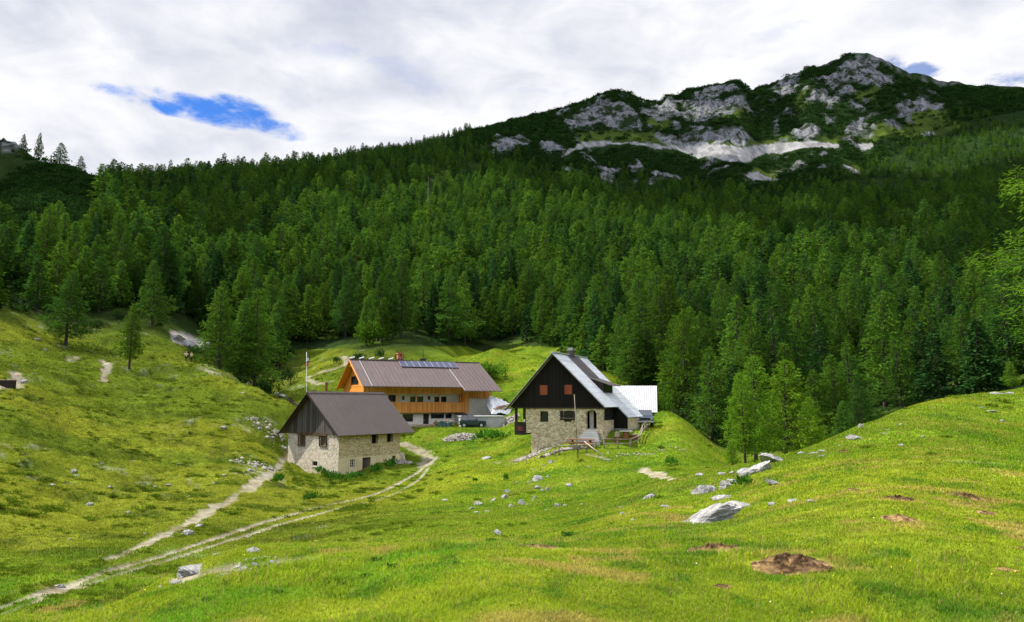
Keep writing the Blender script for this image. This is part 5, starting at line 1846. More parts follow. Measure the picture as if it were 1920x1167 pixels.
gb = MB(); gb.prism([(gx0, -.14, max(zs, hz(gx0, -.22)) - .02), (gx0, -.14, hz(gx0, -.2)), (ap[0], -.14, ap[2] - .22), (gx1, -.14, hz(gx1, -.2)), (gx1, -.14, zs - .02)], (0, .13, 0))
gb.obj('board_gable', M_blk, hut)
gb = MB(); gb.prism([(0, yend - .5, zs), (0, yend - .5, hz(0, -.2)), (ap[0], yend - .5, ap[2] - .22), (uW, yend - .5, hz(uW, -.2)), (uW, yend - .5, zs)], (0, .1, 0))
gb.obj('board_gable', M_blk, hut)
for xa_, ya_, xb_, yb_ in ((1012.8, 723, 1026.6, 740.5), (1059, 722.2, 1072.6, 739.5)):
    q = rect(fr, 1, -.14, xa_, ya_, xb_, yb_)
    sh = slab_on(1, -.14, -1, q, .012, .06).obj('red_shutter', M_red, hut)
    fm = MB(); fm.box(q[0] - .08, q[0] - .003, -.19, -.145, q[2] - .06, q[3] + .06); fm.box(q[1] + .003, q[1] + .08, -.19, -.145, q[2] - .06, q[3] + .06); fm.box(q[0], q[1], -.19, -.145, q[3] + .003, q[3] + .06); fm.box(q[0], q[1], -.19, -.145, q[2] - .06, q[2] - .003)
    fm.obj('frame', M_dkw, sh)
# eave beam over the stone wall
MB().box(gx0 + .2, uW + .05, -.155, -.145, zs - .02, zs + .12).obj('eave_beam', M_dkw, hut)
# veranda under the left eave
zv = fr.on(1, 0, 975, 812)[2]
vx0 = fr.on(1, 0, 965.5, 790)[0]
ver = MB().box(vx0, -.01, -.05, 8.5, zv - .16, zv).obj('veranda_floor', M_dkw, hut)
for xa_, ya_ in ((vx0 + .12, .03), (-.22, .03), (vx0 + .12, 3.0), (vx0 + .12, 6.0), (vx0 + .12, 8.3)):
    MB().box(xa_ - .11, xa_ + .11, ya_ - .08, ya_ + .14, zv + .002, hz(xa_, -.25)).obj('veranda_post', M_dkw, hut)
zr1 = fr.on(1, 0, 975, 791.5)[2]
rl_ = MB().box(vx0, -.02, -.10, -.055, zv - .2, zr1).obj('veranda_rail', M_dkw, hut)
M_sign = flat_mat('maroon_board', (.10, .022, .026), .6)
sg = rect(fr, 1, -.1, 971, 799, 982, 808.5)
sgo = slab_on(1, -.1, -1, sg, .004, .04).obj('maroon_panel', M_sign, rl_)
MB().box(vx0, vx0 + .04, .15, 8.4, zv + .002, zr1 - .2).obj('side_rail', M_dkw, ver)
vt = fr.on(1, -.1, 983.5, 792)
MB().tube([(vt[0], -.2, zr1 + .02), (vt[0], -.2, zr1 + .28)], .1, 8).obj('white_lamp', M_whitep, rl_)
# lean-to: black front, stone side
zbb = fr.on(1, ymid, 1165, 804)[2]
lb = MB(); lb.prism([(uW + .02, ymid + .12, zbb), (xlow - .18, ymid + .12, zbb), (xlow - .18, ymid + .12, ap[2] + kR * (xlow - .18 - ap[0]) - .14), (er[0] - .1, ymid + .12, er[2] - .12), (uW + .02, ymid + .12, er[2] - .05)], (0, .1, 0))
lb.obj('lean_to_front', M_blk, hut)
MB().box(uW - .05, uW + .02, y1 + .003, ymid + .3, zw - 1.8, zs).obj('side_boards', M_blky, hut)
MB().box(uW + .02, xlow - .1, ymid + .12, yend, zbb - 1.5, zbb - .002).obj('lean_to_base', M_conc, hut)
MB().box(xlow - .25, xlow - .15, ymid + .23, yend - .1, zbb - 1.4, ap[2] + kR * (xlow - .15 - ap[0]) - .16).obj('lean_to_wall', M_hstone, hut)
# dormer with brown roof: a strip lying on the roof from the ridge, lifting at half height over the dormer
dy0 = max(2.0, min(fr.on(0, ap[0], 1060.4, 665.4)[1], 5.0)); dy1 = max(dy0 + 2.4, min(fr.on(0, ap[0], 1081, 668.5)[1], yend - 1.0))
kk = fr.on(1, dy0, 1105, 706); ee = fr.on(1, dy0, 1146, 722.7); bb_ = fr.on(1, dy0, 1131, 735)
kx = max(ap[0] + 1.2, min(kk[0], er[0] - 2.2)); ex = max(kx + 1.4, min(ee[0], er[0] + .6)); fx = max(kx + 1.0, min(bb_[0], ex - .15))
ez = max(hz(ex) + .7, ee[2])
dm = MB()
sheet_roof(dm, (ap[0] + .12, dy0, hz(ap[0] + .12) + .10), (ap[0] + .12, dy1, hz(ap[0] + .12) + .10), (kx, dy0, hz(kx) + .10), (kx, dy1, hz(kx) + .10), .5, .03, .06, True)
sheet_roof(dm, (kx, dy0, hz(kx) + .10), (kx, dy1, hz(kx) + .10), (ex, dy0, ez), (ex, dy1, ez), .5, .03, .06, True)
dmo = dm.obj('dormer', M_rbrown, hut)


def dz(x):
    return hz(kx) + .10 + (ez - hz(kx) - .10) * (x - kx) / (ex - kx)


ck = MB()
for yy in (dy0 + .10, dy1 - .16):
    ck.prism([(kx + .02, yy, hz(kx) - .1), (fx, yy, hz(fx) - .1), (fx, yy, dz(fx) - .08), (kx + .02, yy, dz(kx + .02) - .08)], (0, .06, 0))
ck.box(fx - .06, fx, dy0 + .163, dy1 - .163, hz(fx) - .1, dz(fx) - .09)
ck.obj('dormer_wall', M_dkw, dmo)
MB().box(fx + .003, fx + .04, dy0 + .5, dy1 - .5, hz(fx) + .15, dz(fx) - .2).obj('dormer_window', M_glass, dmo)
cy = max(2.0, min(fr.on(0, ap[0], 1066, 664)[1], 4.5))
ch = MB().box(ap[0] - .1, ap[0] + .45, cy, cy + .6, ap[2] - .9, ap[2] + .50).obj('chimney', M_rbrown, hut)
MB().box(ap[0] - .16, ap[0] + .51, cy - .06, cy + .66, ap[2] + .502, ap[2] + .56).box(ap[0] - .02, ap[0] + .37, cy + .08, cy + .52, ap[2] + .562, ap[2] + .70).box(ap[0] - .13, ap[0] + .48, cy - .04, cy + .64, ap[2] + .702, ap[2] + .75).obj('chimney_cap', M_steel, ch)
hut_fr = fr

# shed with the white roof behind the hut
fr = Frame(P(1231, 773.5, 85.5), 2)
shed = empty('shed', fr.O, fr.a, 'shed behind the dark hut with a blinding white sloping sheet roof', 'shed')
wl_ = fr.on(1, 0, 1150, 773.5)[0]
uy = 6.0
uz = fr.on(1, uy, 1230.5, 723.5)
rf = MB(); sheet_roof(rf, (wl_, uy, uz[2]), (uz[0], uy, uz[2]), (wl_, 0, 0), (0.03, 0, 0), .3, .02, .06)
rf.obj('roof', M_rwhite, shed)
MB().beam((.06, 0, -.08), (uz[0] + .03, uy, uz[2] - .08), .04, .14).obj('barge_board', M_whitep, shed)
MB().prism([(-.3, .5, -2.8), (-.3, uy - .3, -2.8), (-.3, uy - .3, uz[2] - .35), (-.3, .5, -.0)], (.1, 0, 0)).box(wl_ + .3, -.3, uy - .4, uy - .3, -2.8, uz[2] - .35).prism([(wl_ + .3, .5, -2.8), (wl_ + .3, uy - .3, -2.8), (wl_ + .3, uy - .3, uz[2] - .35), (wl_ + .3, .5, .0)], (.1, 0, 0)).obj('wall', M_blky, shed)
MB().box(wl_ + .4, -.3, .6, .7, -2.8, -.05).obj('front_boards', M_blk, shed)

# ------------------------------------------------------------------ cars


def car(name, loc, rz_, paint, L_, Wd, Hh, prof, cab, label, glass=M_blueg, wheel_r=.34, axles=(.17, .80), hood_light=True):
    """off-road car, nose along local +x; prof = side outline of the body, cab = (x back low, x front low, x back top, x front top, z low)"""
    e = empty(name, loc, rz_, label, 'car')
    b = MB()
    hw = Wd / 2
    out = [(x, z) for x, z in prof]
    # wheel arches cut into the sill line
    low = []
    zl_ = prof[0][1]
    for ax in axles:
        cx_ = ax * L_
        for q in np.linspace(math.pi, 0, 9):
            low.append((cx_ + (wheel_r + .07) * math.cos(q), max(zl_, wheel_r + (wheel_r + .07) * math.sin(q) * .95)))
    poly = low + out[::-1][:-1] + [out[0]] if False else [out[0]] + low + out[1:]
    b.prism([(x, -hw, z) for x, z in poly], (0, Wd, 0))
    body = b.obj('body', paint, e, False)
    bv = body.modifiers.new('bevel', 'BEVEL'); bv.width = .045; bv.segments = 2; bv.limit_method = 'ANGLE'; bv.angle_limit = R(50)
    xb, xf, xbt, xft, zc_ = cab
    ti = .13
    c = MB()
    lo = [(xb, -hw + .02, zc_), (xf, -hw + .02, zc_), (xf, hw - .02, zc_), (xb, hw - .02, zc_)]
    hi_ = [(xbt, -hw + ti, Hh), (xft, -hw + ti, Hh), (xft, hw - ti, Hh), (xbt, hw - ti, Hh)]
    c.add(lo + hi_, [(3, 2, 1, 0), (4, 5, 6, 7), (0, 1, 5, 4), (1, 2, 6, 5), (2, 3, 7, 6), (3, 0, 4, 7)])
    cabin = c.obj('cabin', paint, e)
    bv = cabin.modifiers.new('bevel', 'BEVEL'); bv.width = .05; bv.segments = 2

    def lerp3(a_, b_, t_):
        return tuple(np.array(a_) * (1 - t_) + np.array(b_) * t_)

    def pane(q, nrm, nm, m0, m1, h0=.12, h1=.88):
        """q = low a, low b, high b, high a; panel between fractions m0..m1"""
        la, lb_, hb, ha = q
        pts_ = [lerp3(lerp3(la, ha, h0), lerp3(lb_, hb, h0), m0), lerp3(lerp3(la, ha, h0), lerp3(lb_, hb, h0), m1), lerp3(lerp3(la, ha, h1), lerp3(lb_, hb, h1), m1), lerp3(lerp3(la, ha, h1), lerp3(lb_, hb, h1), m0)]
        n3 = np.array(nrm, float)
        MB().prism([tuple(np.array(p) + n3 * .004) for p in pts_], n3 * .012).obj(nm, glass, cabin)
    for sgn, q in ((-1, (lo[0], lo[1], hi_[1], hi_[0])), (1, (lo[3], lo[2], hi_[2], hi_[3]))):
        pane(q, (0, sgn, .2), 'side_window', .07, .46)
        pane(q, (0, sgn, .2), 'side_window', .50, .93)
    pane((lo[1], lo[2], hi_[2], hi_[1]), (.9, 0, .4), 'windscreen', .07, .93)
    pane((lo[0], lo[3], hi_[3], hi_[0]), (-.9, 0, .3), 'rear_window', .08, .92)
    for ax in axles:
        for sgn in (-1, 1):
            cx_ = ax * L_
            w_ = MB().tube([(cx_, sgn * (hw - .20), wheel_r), (cx_, sgn * (hw - .17), wheel_r), (cx_, sgn * (hw - .01), wheel_r), (cx_, sgn * (hw + .02), wheel_r)], [wheel_r * .85, wheel_r, wheel_r, wheel_r * .86], 18).obj('wheel', M_rubber, e, False)
            MB().tube([(cx_, sgn * (hw + .006), wheel_r), (cx_, sgn * (hw + .032), wheel_r)], [wheel_r * .62, wheel_r * .55], 14).obj('rim', M_rim, w_)
    zb_ = prof[0][1]
    MB().box(L_ - .02, L_ + .10, -hw + .02, hw - .02, zb_ + .08, zb_ + .24).obj('front_bumper', M_rim, e, bev=.02)
    MB().box(-.10, .02, -hw + .02, hw - .02, zb_ + .08, zb_ + .24).obj('rear_bumper', M_rim, e, bev=.02)
    zh = max(z for x, z in prof if x > L_ * .93)
    MB().box(L_ - .005, L_ + .02, -hw * .55, hw * .55, zh - .30, zh - .10).obj('grille', M_plast_blk, e)
    for sgn in (-1, 1):
        MB().tube([(L_ - .01, sgn * hw * .76, zh - .20), (L_ + .03, sgn * hw * .76, zh - .20)], .10, 12).obj('headlight', M_steel, e)
        MB().box(-.03, .01, sgn * hw * .78 - .07, sgn * hw * .78 + .07, zh - .25, zh - .05).obj('tail_light', M_red, e)
        MB().box(xf - .25, xf - .10, sgn * hw, sgn * (hw + .17), zc_ + .04, zc_ + .18).obj('mirror', M_plast_blk, e)
        # dark sill strip
        MB().box(L_ * axles[0] + wheel_r + .1, L_ * axles[1] - wheel_r - .1, sgn * (hw + .002), sgn * (hw + .018), zb_ + .02, zb_ + .12).obj('sill_trim', M_plast_blk, e)
    return e


def ground(x, y, depth):
    p = P(x, y, depth)
    return (p[0], p[1], H(p[0], p[1]))


M_petrol = M_paint('dark_petrol_paint', (.010, .030, .042))
M_navy = M_paint('dark_navy_paint', (.022, .035, .065))
g0 = ground(861.5, 803, 101.0)
car('off_road_car', (g0[0], g0[1], g0[2]), R(4), M_petrol, 3.72, 1.62, 1.64,
    [(0, .34), (3.72, .36), (3.72, .80), (3.60, .96), (2.45, 1.02), (.12, 1.02), (.0, .92)], (.12, 2.50, .28, 1.95, 1.0),
    'small dark petrol green off road car parked side on before the terrace wall', axles=(.17, .81))
g0 = ground(1206.5, 799, 80.6)
car('off_road_car', (g0[0], g0[1], g0[2]), R(-98), M_navy, 4.3, 1.80, 1.78,
    [(0, .42), (4.3, .44), (4.3, .92), (4.15, 1.08), (2.95, 1.14), (.12, 1.14), (0, 1.05)], (.12, 3.05, .30, 2.35, 1.12),
    'dark blue off road car parked nose first under the white shed roof', wheel_r=.38, axles=(.19, .80))

# ------------------------------------------------------------------ woodpile, tarpaulin, rubble heap
rng = np.random.default_rng(77)
wood_c = [flat_mat('cut_log', (.30, .19, .10), .85, vary=.4, scale=20)]
p0 = P(812, 803, 102.2); p1_ = P(851, 803, 101.6)
fr = Frame((p0[0], p0[1], H(p0[0], p0[1])), math.degrees(math.atan2(p1_[1] - p0[1], p1_[0] - p0[0])))
wlen = float(np.hypot(p1_[0] - p0[0], p1_[1] - p0[1]))
wp = empty('woodpile', fr.O, fr.a, 'firewood stack along the house wall, half under a green cover', 'woodpile')
mb = MB()
for i in range(7):
    for j in range(4):
        xx = .1 + (wlen - .2) * (i + .5 * (j % 2)) / 7.2
        mb.tube([(xx, -.05 + rng.uniform(-.05, .05), .1 + j * .24), (xx, 1.0, .1 + j * .24)], rng.uniform(.12, .17), 7)
mb.obj('logs', wood_c[0], wp)
M_gtarp = plaster('green_tarpaulin', (.018, .055, .055), (.035, .10, .095), 2.0, .5, .02, .4)
tp_ = empty('tarpaulin', fr.O, fr.a, 'dark green tarpaulin hanging over the front of the firewood stack', 'tarpaulin')
nx, nz = 26, 8
vv, ff_ = [], []
for i in range(nx):
    for j in range(nz):
        u, v = i / (nx - 1), j / (nz - 1)
        vv.append((wlen * (.22 + .74 * u), -.28 + .10 * math.sin(u * 23 + v * 2) * (1 - v) - .05 * math.sin(u * 9), .05 + (.78 + .1 * math.sin(u * 7)) * v))
for i in range(nx - 1):
    for j in range(nz - 1):
        ff_.append((i * nz + j, (i + 1) * nz + j, (i + 1) * nz + j + 1, i * nz + j + 1))
mb = MB(); mb.add(vv, ff_)
so_ = mb.obj('sheet', M_gtarp, tp_, True)
so_.modifiers.new('solid', 'SOLIDIFY').thickness = .02
# white sheeting over builder's timber to the right of the house
M_wtarp = plaster('white_tarpaulin', (.52, .53, .55), (.78, .78, .78), 1.2, .45, .03, .4)
p0 = P(921, 779, 105.5); zt_ = P(930, 744, 109)[2]
fr = Frame((p0[0], p0[1], tz + tw.location.z - .05), 14)
tp2 = empty('tarpaulin', fr.O, fr.a, 'crumpled white sheeting thrown over building timber beside the block annex', 'tarpaulin')
nx, ny = 40, 26
wid = 3.6; dep_ = 4.2
zmax = zt_ - fr.O[2]
vv, ff_ = [], []
for i in range(nx):
    for j in range(ny):
        u, v = i / (nx - 1), j / (ny - 1)
        hh = zmax * (.30 + .70 * smooth(np.array(v), .05, .8)) * (1 - .45 * u ** 2) * (.55 + .45 * float(smooth(np.array(u), 0, .12)) * 1.0)
        hh *= float(smooth(np.array(v), -.04, .06))
        cr_ = .38 * float(fbm(np.array(u * 5.0), np.array(v * 6.0), 4, 300)) + .15 * abs(float(fbm(np.array(u * 11.0), np.array(v * 11.0), 2, 310)))
        vv.append((wid * u, dep_ * v, max(.02, hh + cr_ * (hh > .1))))
for i in range(nx - 1):
    for j in range(ny - 1):
        ff_.append((i * ny + j, (i + 1) * ny + j, (i + 1) * ny + j + 1, i * ny + j + 1))
MB().add(vv, ff_).obj('sheet', M_wtarp, tp2, False)
for k in range(9):
    a = rng.uniform(-.25, .25)
    q0 = fr.world((1.2 + .22 * k * .7 + rng.uniform(-.2, .2), .3 + rng.uniform(-.1, .9), .65 + .09 * k))
    bo = MB().beam((-1.3, 0, 0), (1.3, .35, .55 * rng.uniform(.7, 1.2)), .17, .06).obj('timber_plank', M_brt if k % 3 else M_pale)
    bo.location = q0; bo.rotation_euler = (rng.uniform(-.2, .2), 0, fr.a + a)
    tag(bo, 'loose sawn plank lying on the white sheeting beside the block annex', 'plank', 'planks on the white sheeting')


def stones(name, n, c, rx, ry, hgt, smin, smax, seed, label, mat, cat='rubble'):
    """a heap of small angular stones"""
    rng = np.random.default_rng(seed)
    V_, F_ = [], []
    base = np.array([(math.cos(a) * math.cos(e_), math.sin(a) * math.cos(e_), math.sin(e_)) for e_, m_ in ((-.9, 4), (0, 6), (.9, 4)) for a in np.linspace(0, 6.28, m_, endpoint=False) + rng.random()] + [(0, 0, 1.0), (0, 0, -1)])
    b = bmesh.new()
    vs = [b.verts.new(p) for p in base]
    bmesh.ops.convex_hull(b, input=vs)
    b.verts.index_update()
    bv = np.array([v.co[:] for v in b.verts]); bf = [tuple(v.index for v in f.verts) for f in b.faces]
    b.free()
    for i in range(n):
        a = rng.random() * 6.283; q = math.sqrt(rng.random())
        x, y = c[0] + rx * q * math.cos(a), c[1] + ry * q * math.sin(a)
        s_ = rng.uniform(smin, smax)
        z = H(x, y) + hgt * (1 - q * q) * rng.uniform(.5, 1) + s_ * .1
        m = Matrix.Rotation(rng.random() * 6.28, 3, Vector(rng.normal(size=3)).normalized())
        pv = (bv * rng.uniform(.75, 1.25, bv.shape) * np.array((s_ * 1.2, s_, s_ * .7))) @ np.array(m) + np.array((x, y, z))
        k = len(V_)
        V_ += [tuple(p) for p in pv]; F_ += [tuple(j + k for j in f) for f in bf]
    me = bpy.data.meshes.new(name); me.from_pydata(V_, [], F_); me.materials.append(mat)
    return tag(put(name, me), label, cat, None, 'stuff')


def rock_mat(name, c0, c1, c2, sc=1.6):
    m, t = mat_new(name)
    tcx = t.new('ShaderNodeTexCoord'); oi = t.new('ShaderNodeObjectInfo')
    ad = t.new('ShaderNodeVectorMath', operation='ADD'); t.link(tcx.outputs['Object'], ad.inputs[0]); t.link(oi.outputs['Location'], ad.inputs[1])
    a = t.noise(ad.outputs[0], sc, 10, .68, .5); b = t.noise(ad.outputs[0], sc * 5, 8, .7)
    f = t.math('ADD', t.math('MULTIPLY', a, .6), t.math('MULTIPLY', b, .4))
    c = t.ramp(f, [(.36, c0), (.46, c1), (.62, c2)])
    principled(t, c, .92, 0, bump(t, f, .9, .06), .15)
    return m


M_rock = rock_mat('limestone', (.045, .045, .042), (.21, .205, .20), (.40, .39, .375))
M_rub = rock_mat('rubble_stone', (.10, .085, .07), (.26, .235, .20), (.38, .355, .32), 2.5)
c = ground(866, 812, 95)
stones('rubble_heap', 420, c, 2.4, 1.6, .55, .07, .2, 5, 'heap of pale rubble on the bank in front of the small green car', M_rub)
c = ground(955, 792, 103)
stones('rubble_heap', 260, c, 1.5, 1.6, 1.2, .08, .24, 6, 'reddish grey rubble spilling past the end of the terrace wall', M_rub)
c = hit(1000, 855, 50)
stones('rubble_heap', 90, c, 1.9, .6, .08, .07, .22, 9, 'pale stones at the foot of the lower corner of the dark hut', M_rub)
c = hit(1055, 846, 50)
stones('rubble_heap', 110, c, 2.3, .45, .14, .07, .2, 10, 'low dry stone edging below the picnic table', M_rub)
c = hit(1205, 855, 45)
stones('rubble_heap', 45, c, 4.0, 1.5, .03, .04, .13, 11, 'scattered broken stones on the bank below the right fence', M_rub)
c = hit(506, 802, 60)
stones('rubble_heap', 60, c, 3.0, 2.2, .02, .08, .32, 16, 'broken grey stones in the pasture behind the left eave of the barn', M_rub)
c = hit(478, 872, 50)
stones('rubble_heap', 45, c, 2.6, 1.6, .02, .07, .26, 17, 'broken grey stones above the upper end of the stony path', M_rub)
c = hit(742, 868, 60)
stones('rubble_heap', 60, c, 1.8, .8, .15, .1, .3, 12, 'whitish stones by the far end of the barn front', M_rub)
c = hit(440, 1072, 5)
stones('rubble_heap', 60, c, 1.6, .5, .0, .012, .035, 13, 'scatter of small pebbles in the worn patch of foreground grass', M_rub)

# ------------------------------------------------------------------ boulders
_rock_meshes = []
for k in range(7):
    rg = np.random.default_rng(400 + k)
    b = bmesh.new()
    bmesh.ops.create_icosphere(b, subdivisions=5, radius=1)
    co = np.array([v.co[:] for v in b.verts])
    # cut by random planes into an angular block, then roughen
    for _ in range(9):
        nrm = rg.normal(size=3); nrm /= np.linalg.norm(nrm)
        dcut = rg.uniform(.42, .8)
        over = np.maximum(0, co @ nrm - dcut)
        co -= over[:, None] * nrm * .92
    nz_ = fbm(co[:, 0] * 2.3 + k * 7, co[:, 1] * 2.3 + co[:, 2] * 1.7, 4, 420 + k) * .18 + (1 - np.abs(fbm(co[:, 2] * 3.2 + co[:, 0] * .8 + k, co[:, 0] * 1.2 + co[:, 1], 4, 440 + k))) * .22 + fbm(co[:, 0] * 8, co[:, 1] * 8 + co[:, 2] * 6, 3, 460 + k) * .09
    co = co * (1 + nz_)[:, None]
    for v, q in zip(b.verts, co):
        v.co = q
    me = bpy.data.meshes.new('boulder'); b.to_mesh(me); b.free()
    me.materials.append(M_rock)
    me.polygons.foreach_set('use_smooth', np.zeros(len(me.polygons), bool))
    _rock_meshes.append(me)
BLD = [0]


def boulder(x, y, wpx, hpx, label, roll=0.0, ymin=0.0, group=None, deep=.6, name='boulder'):
    p = hit(x, y + hpx * .45, ymin)
    wm = wpx * p[1] / F; hm = hpx * p[1] / F
    k = BLD[0]; BLD[0] += 1
    o = put(name, _rock_meshes[k % 7], None, (p[0], p[1] + wm * .12, p[2] + hm * .02), (rnd.uniform(-.15, .15), roll, rnd.uniform(-.5, .5) + (3.1416 if k % 2 else 0)), (wm * .56, wm * .48, hm * .52))
    return tag(o, label, 'rock', group)


# right hill
boulder(1333, 962, 98, 42, 'biggest white limestone slab, sloping down to the left on the right meadow', -.38, 8)
boulder(1398, 946, 50, 12, 'thin tail of white rock running right from the biggest slab', -.12, 8)
boulder(1292, 977, 30, 9, 'low left tip of white rock below the biggest slab', -.3, 8)
boulder(1322, 911, 40, 30, 'rounded grey boulder on the brow above the biggest slab', -.2, 12)
boulder(1362, 906, 26, 22, 'squarish grey boulder next right of the rounded one on the brow', -.3, 12)
boulder(1381, 901, 26, 9, 'flat pale stone just right of the squarish grey boulder', -.25, 12)
boulder(1420, 872, 52, 30, 'left half of the jagged white outcrop in front of the pale larches', -.4, 15)
boulder(1449, 858, 48, 20, 'right half of the jagged white outcrop in front of the pale larches', -.35, 15)
boulder(1398, 880, 24, 14, 'white stone at the left foot of the jagged outcrop', -.2, 15)
boulder(1312, 889, 15, 7, 'little round stone at the brow, leftmost of the row below the gully', 0, 12)
boulder(1356, 886, 15, 8, 'pale stone in the middle of the row below the gully', 0, 12)
boulder(1372, 885, 12, 8, 'pale stone at the right of the row below the gully', 0, 12)
boulder(1353, 931, 32, 12, 'dull grey rock just above the biggest slab', -.2, 8)
boulder(1455, 903, 38, 10, 'long weathered ledge half sunk in grass below the jagged outcrop', -.3, 8)
boulder(1488, 938, 24, 6, 'flat grey stone flush with the grass right of the biggest slab', -.1, 8)
boulder(1523, 938, 13, 6, 'small whitish stone at the right end of the line of flat stones', 0, 8)
boulder(1451, 944, 18, 6, 'small flat stone between the biggest slab and the flat grey stone', 0, 8)
boulder(1608, 818, 34, 11, 'slanting pale ledge high on the brow of the right hill', -.35, 15)
boulder(1617, 797, 15, 11, 'upright white stone on the skyline of the right hill', -.2, 15)
for x, y, a, b_ in ((1505, 848, 13, 8), (1528, 848, 20, 7), (1543, 845, 12, 6), (1541, 854, 12, 5)):
    boulder(x, y, a, b_, 'white stone in the short row along the brow right of the jagged outcrop', -.1, 15, 'white stones along the brow')
for x, y, a, b_ in ((1690, 834, 9, 6), (1660, 812, 8, 4), (1689, 795, 9, 5), (1665, 806, 10, 4), (1575, 835, 8, 4), (1730, 818, 8, 4), (1860, 770, 15, 5), (1881, 788, 8, 6), (1840, 763, 8, 5), (1865, 900, 6, 4)):
    boulder(x, y, a, b_, 'small white stone lying scattered on the upper right hillside', 0, 12, 'white stones scattered on the right hillside')
boulder(1871, 736, 18, 7, 'flat white stone on the top of the right hill, left of its twin', -.1, 20)
boulder(1893, 735, 17, 9, 'rounded white stone on the top of the right hill, right of its twin', 0, 20)
for x, y, a, b_, lab in ((332, 631, 30, 16, 'upper left piece of the pinkish bare slab above the walkers'), (350, 638, 36, 18, 'middle piece of the pinkish bare slab above the walkers'), (372, 647, 32, 14, 'lower right piece of the pinkish bare slab above the walkers')):
    boulder(x, y, a, b_, lab, .35, 80)
# knoll below the hut
for i, (x, y, a, b_, lab) in enumerate(((1010, 893, 18, 16, 'tall pale boulder near the top of the grassy knoll'), (1027, 893, 9, 5, 'small flat stone just right of the tall pale boulder on the knoll'), (1067, 908, 13, 10, 'round white boulder alone on the right of the knoll'),
                                        (950, 918, 11, 12, 'slanting rock at the upper left of the knoll rocks'), (945, 930, 12, 10, 'grey rock just below the slanting one on the knoll'), (1009, 912, 10, 10, 'dark grey rock in the middle of the knoll'), (979, 940, 10, 14, 'upright pointed white rock on the knoll'),
                                        (958, 946, 11, 10, 'mossy grey rock at the lower left of the knoll'), (1046, 946, 15, 11, 'chunky pale boulder at the lower right of the knoll'), (897, 942, 14, 11, 'grey ledge at the left edge of the knoll'), (924, 937, 12, 6, 'small arched ledge between two grey rocks on the knoll'),
                                        (935, 997, 17, 13, 'tilted white rock standing alone below the knoll'), (1218, 929, 20, 11, 'white rock on the slope between the knoll and the right meadow'), (1248, 949, 18, 6, 'thin grey ledge right below the white slope rock'), (1188, 974, 10, 8, 'small white rock at the foot of the slope, near the foreground'),
                                        (835, 937, 14, 4, 'flat stone in the open green valley floor'), (910, 858, 16, 5, 'flat white stone in the lawn between barn and hut'), (1035, 863, 12, 10, 'grey rock under the stone edging of the hut'), (882, 953, 12, 5, 'low stone left below the knoll rocks'))):
    boulder(x, y, a, b_, lab, rnd.uniform(-.5, .1), 20)
for x, y, a, b_ in ((1017, 918, 6, 8), (1027, 916, 8, 8), (1002, 930, 7, 9), (1000, 937, 6, 5), (992, 903, 6, 4), (988, 945, 7, 5), (1060, 947, 8, 5), (1165, 950, 8, 5), (1166, 962, 8, 6), (1000, 880, 6, 4), (1020, 872, 7, 4), (1015, 880, 6, 3), (913, 957, 8, 4), (893, 960, 8, 4), (1090, 945, 6, 3), (970, 905, 6, 4), (1025, 955, 6, 4), (1105, 875, 8, 3), (1140, 862, 10, 3)):
    boulder(x, y, a, b_, 'little grey stone among the rocks on the grassy knoll', rnd.uniform(-.4, .2), 25, 'little stones on the knoll')
# foreground left
for x, y, a, b_, lab in ((372, 1060, 62, 24, 'wide grey white rock beside the lower wheel track'), (477, 1030, 24, 11, 'white rock on the brow right of the wide grey one'), (407, 1039, 20, 6, 'flat rock behind the wide grey one, by the wheel track'), (350, 997, 17, 13, 'round pale stone on the verge between the two tracks'), (372, 984, 15, 9, 'grey stone in the verge just above the round pale one'),
                         (112, 1098, 22, 8, 'flat grey stone by the wheel track at lower left'), (330, 1090, 24, 9, 'pale stone at the lower left of the worn patch'), (345, 1077, 26, 9, 'pale stone just under the wide grey white rock'), (453, 1067, 30, 13, 'white stone in the middle of the worn patch'), (513, 1053, 20, 13, 'white stone at the right end of the worn patch'), (420, 1078, 18, 7, 'small stone between the two white ones of the worn patch'), (478, 1056, 18, 8, 'yellowish stone above the middle of the worn patch'),
                         (137, 882, 12, 10, 'grey boulder alone on the lower left pasture'), (168, 943, 11, 9, 'dark boulder in the lower left pasture above the stony path'), (42, 712, 15, 13, 'grey boulder beside the sandy hollow of the trough'), (530, 741, 15, 9, 'large round boulder in the gully by the board fence'), (519, 736, 8, 6, 'small round boulder left of the large one in the gully'), (418, 800, 10, 5, 'sunken slab in the middle of the left pasture'), (456, 735, 10, 5, 'sunken slab near the top edge of the left pasture'),
                         (465, 1007, 8, 5, 'small stone on the grass strip between the wheel tracks')):
    boulder(x, y, a, b_, lab, rnd.uniform(-.3, .1), 5 if y > 1045 or (x, y) in ((477, 1030),) else 15)
for x, y, a, b_ in ((97, 908, 9, 4), (143, 890, 7, 4), (205, 912, 7, 4), (315, 908, 8, 4), (70, 635, 9, 5), (60, 700, 6, 3), (290, 912, 7, 4), (420, 890, 9, 5), (440, 880, 9, 6), (470, 880, 10, 8), (400, 905, 6, 3), (240, 960, 7, 4), (355, 930, 6, 3), (85, 655, 7, 3), (20, 667, 6, 3), (190, 868, 6, 3), (333, 870, 6, 3), (500, 818, 9, 6), (515, 808, 8, 6), (505, 796, 7, 5), (270, 1000, 6, 4), (130, 1010, 6, 4)):
    boulder(x, y, a, b_, 'little pale stone sunk in the rough left pasture', 0, 15, 'little stones in the left pasture')

# ------------------------------------------------------------------ dug up soil and dung heaps
M_soil = tint_mat('crumbled_soil', .95, 14, .8, .03)
SOIL = []


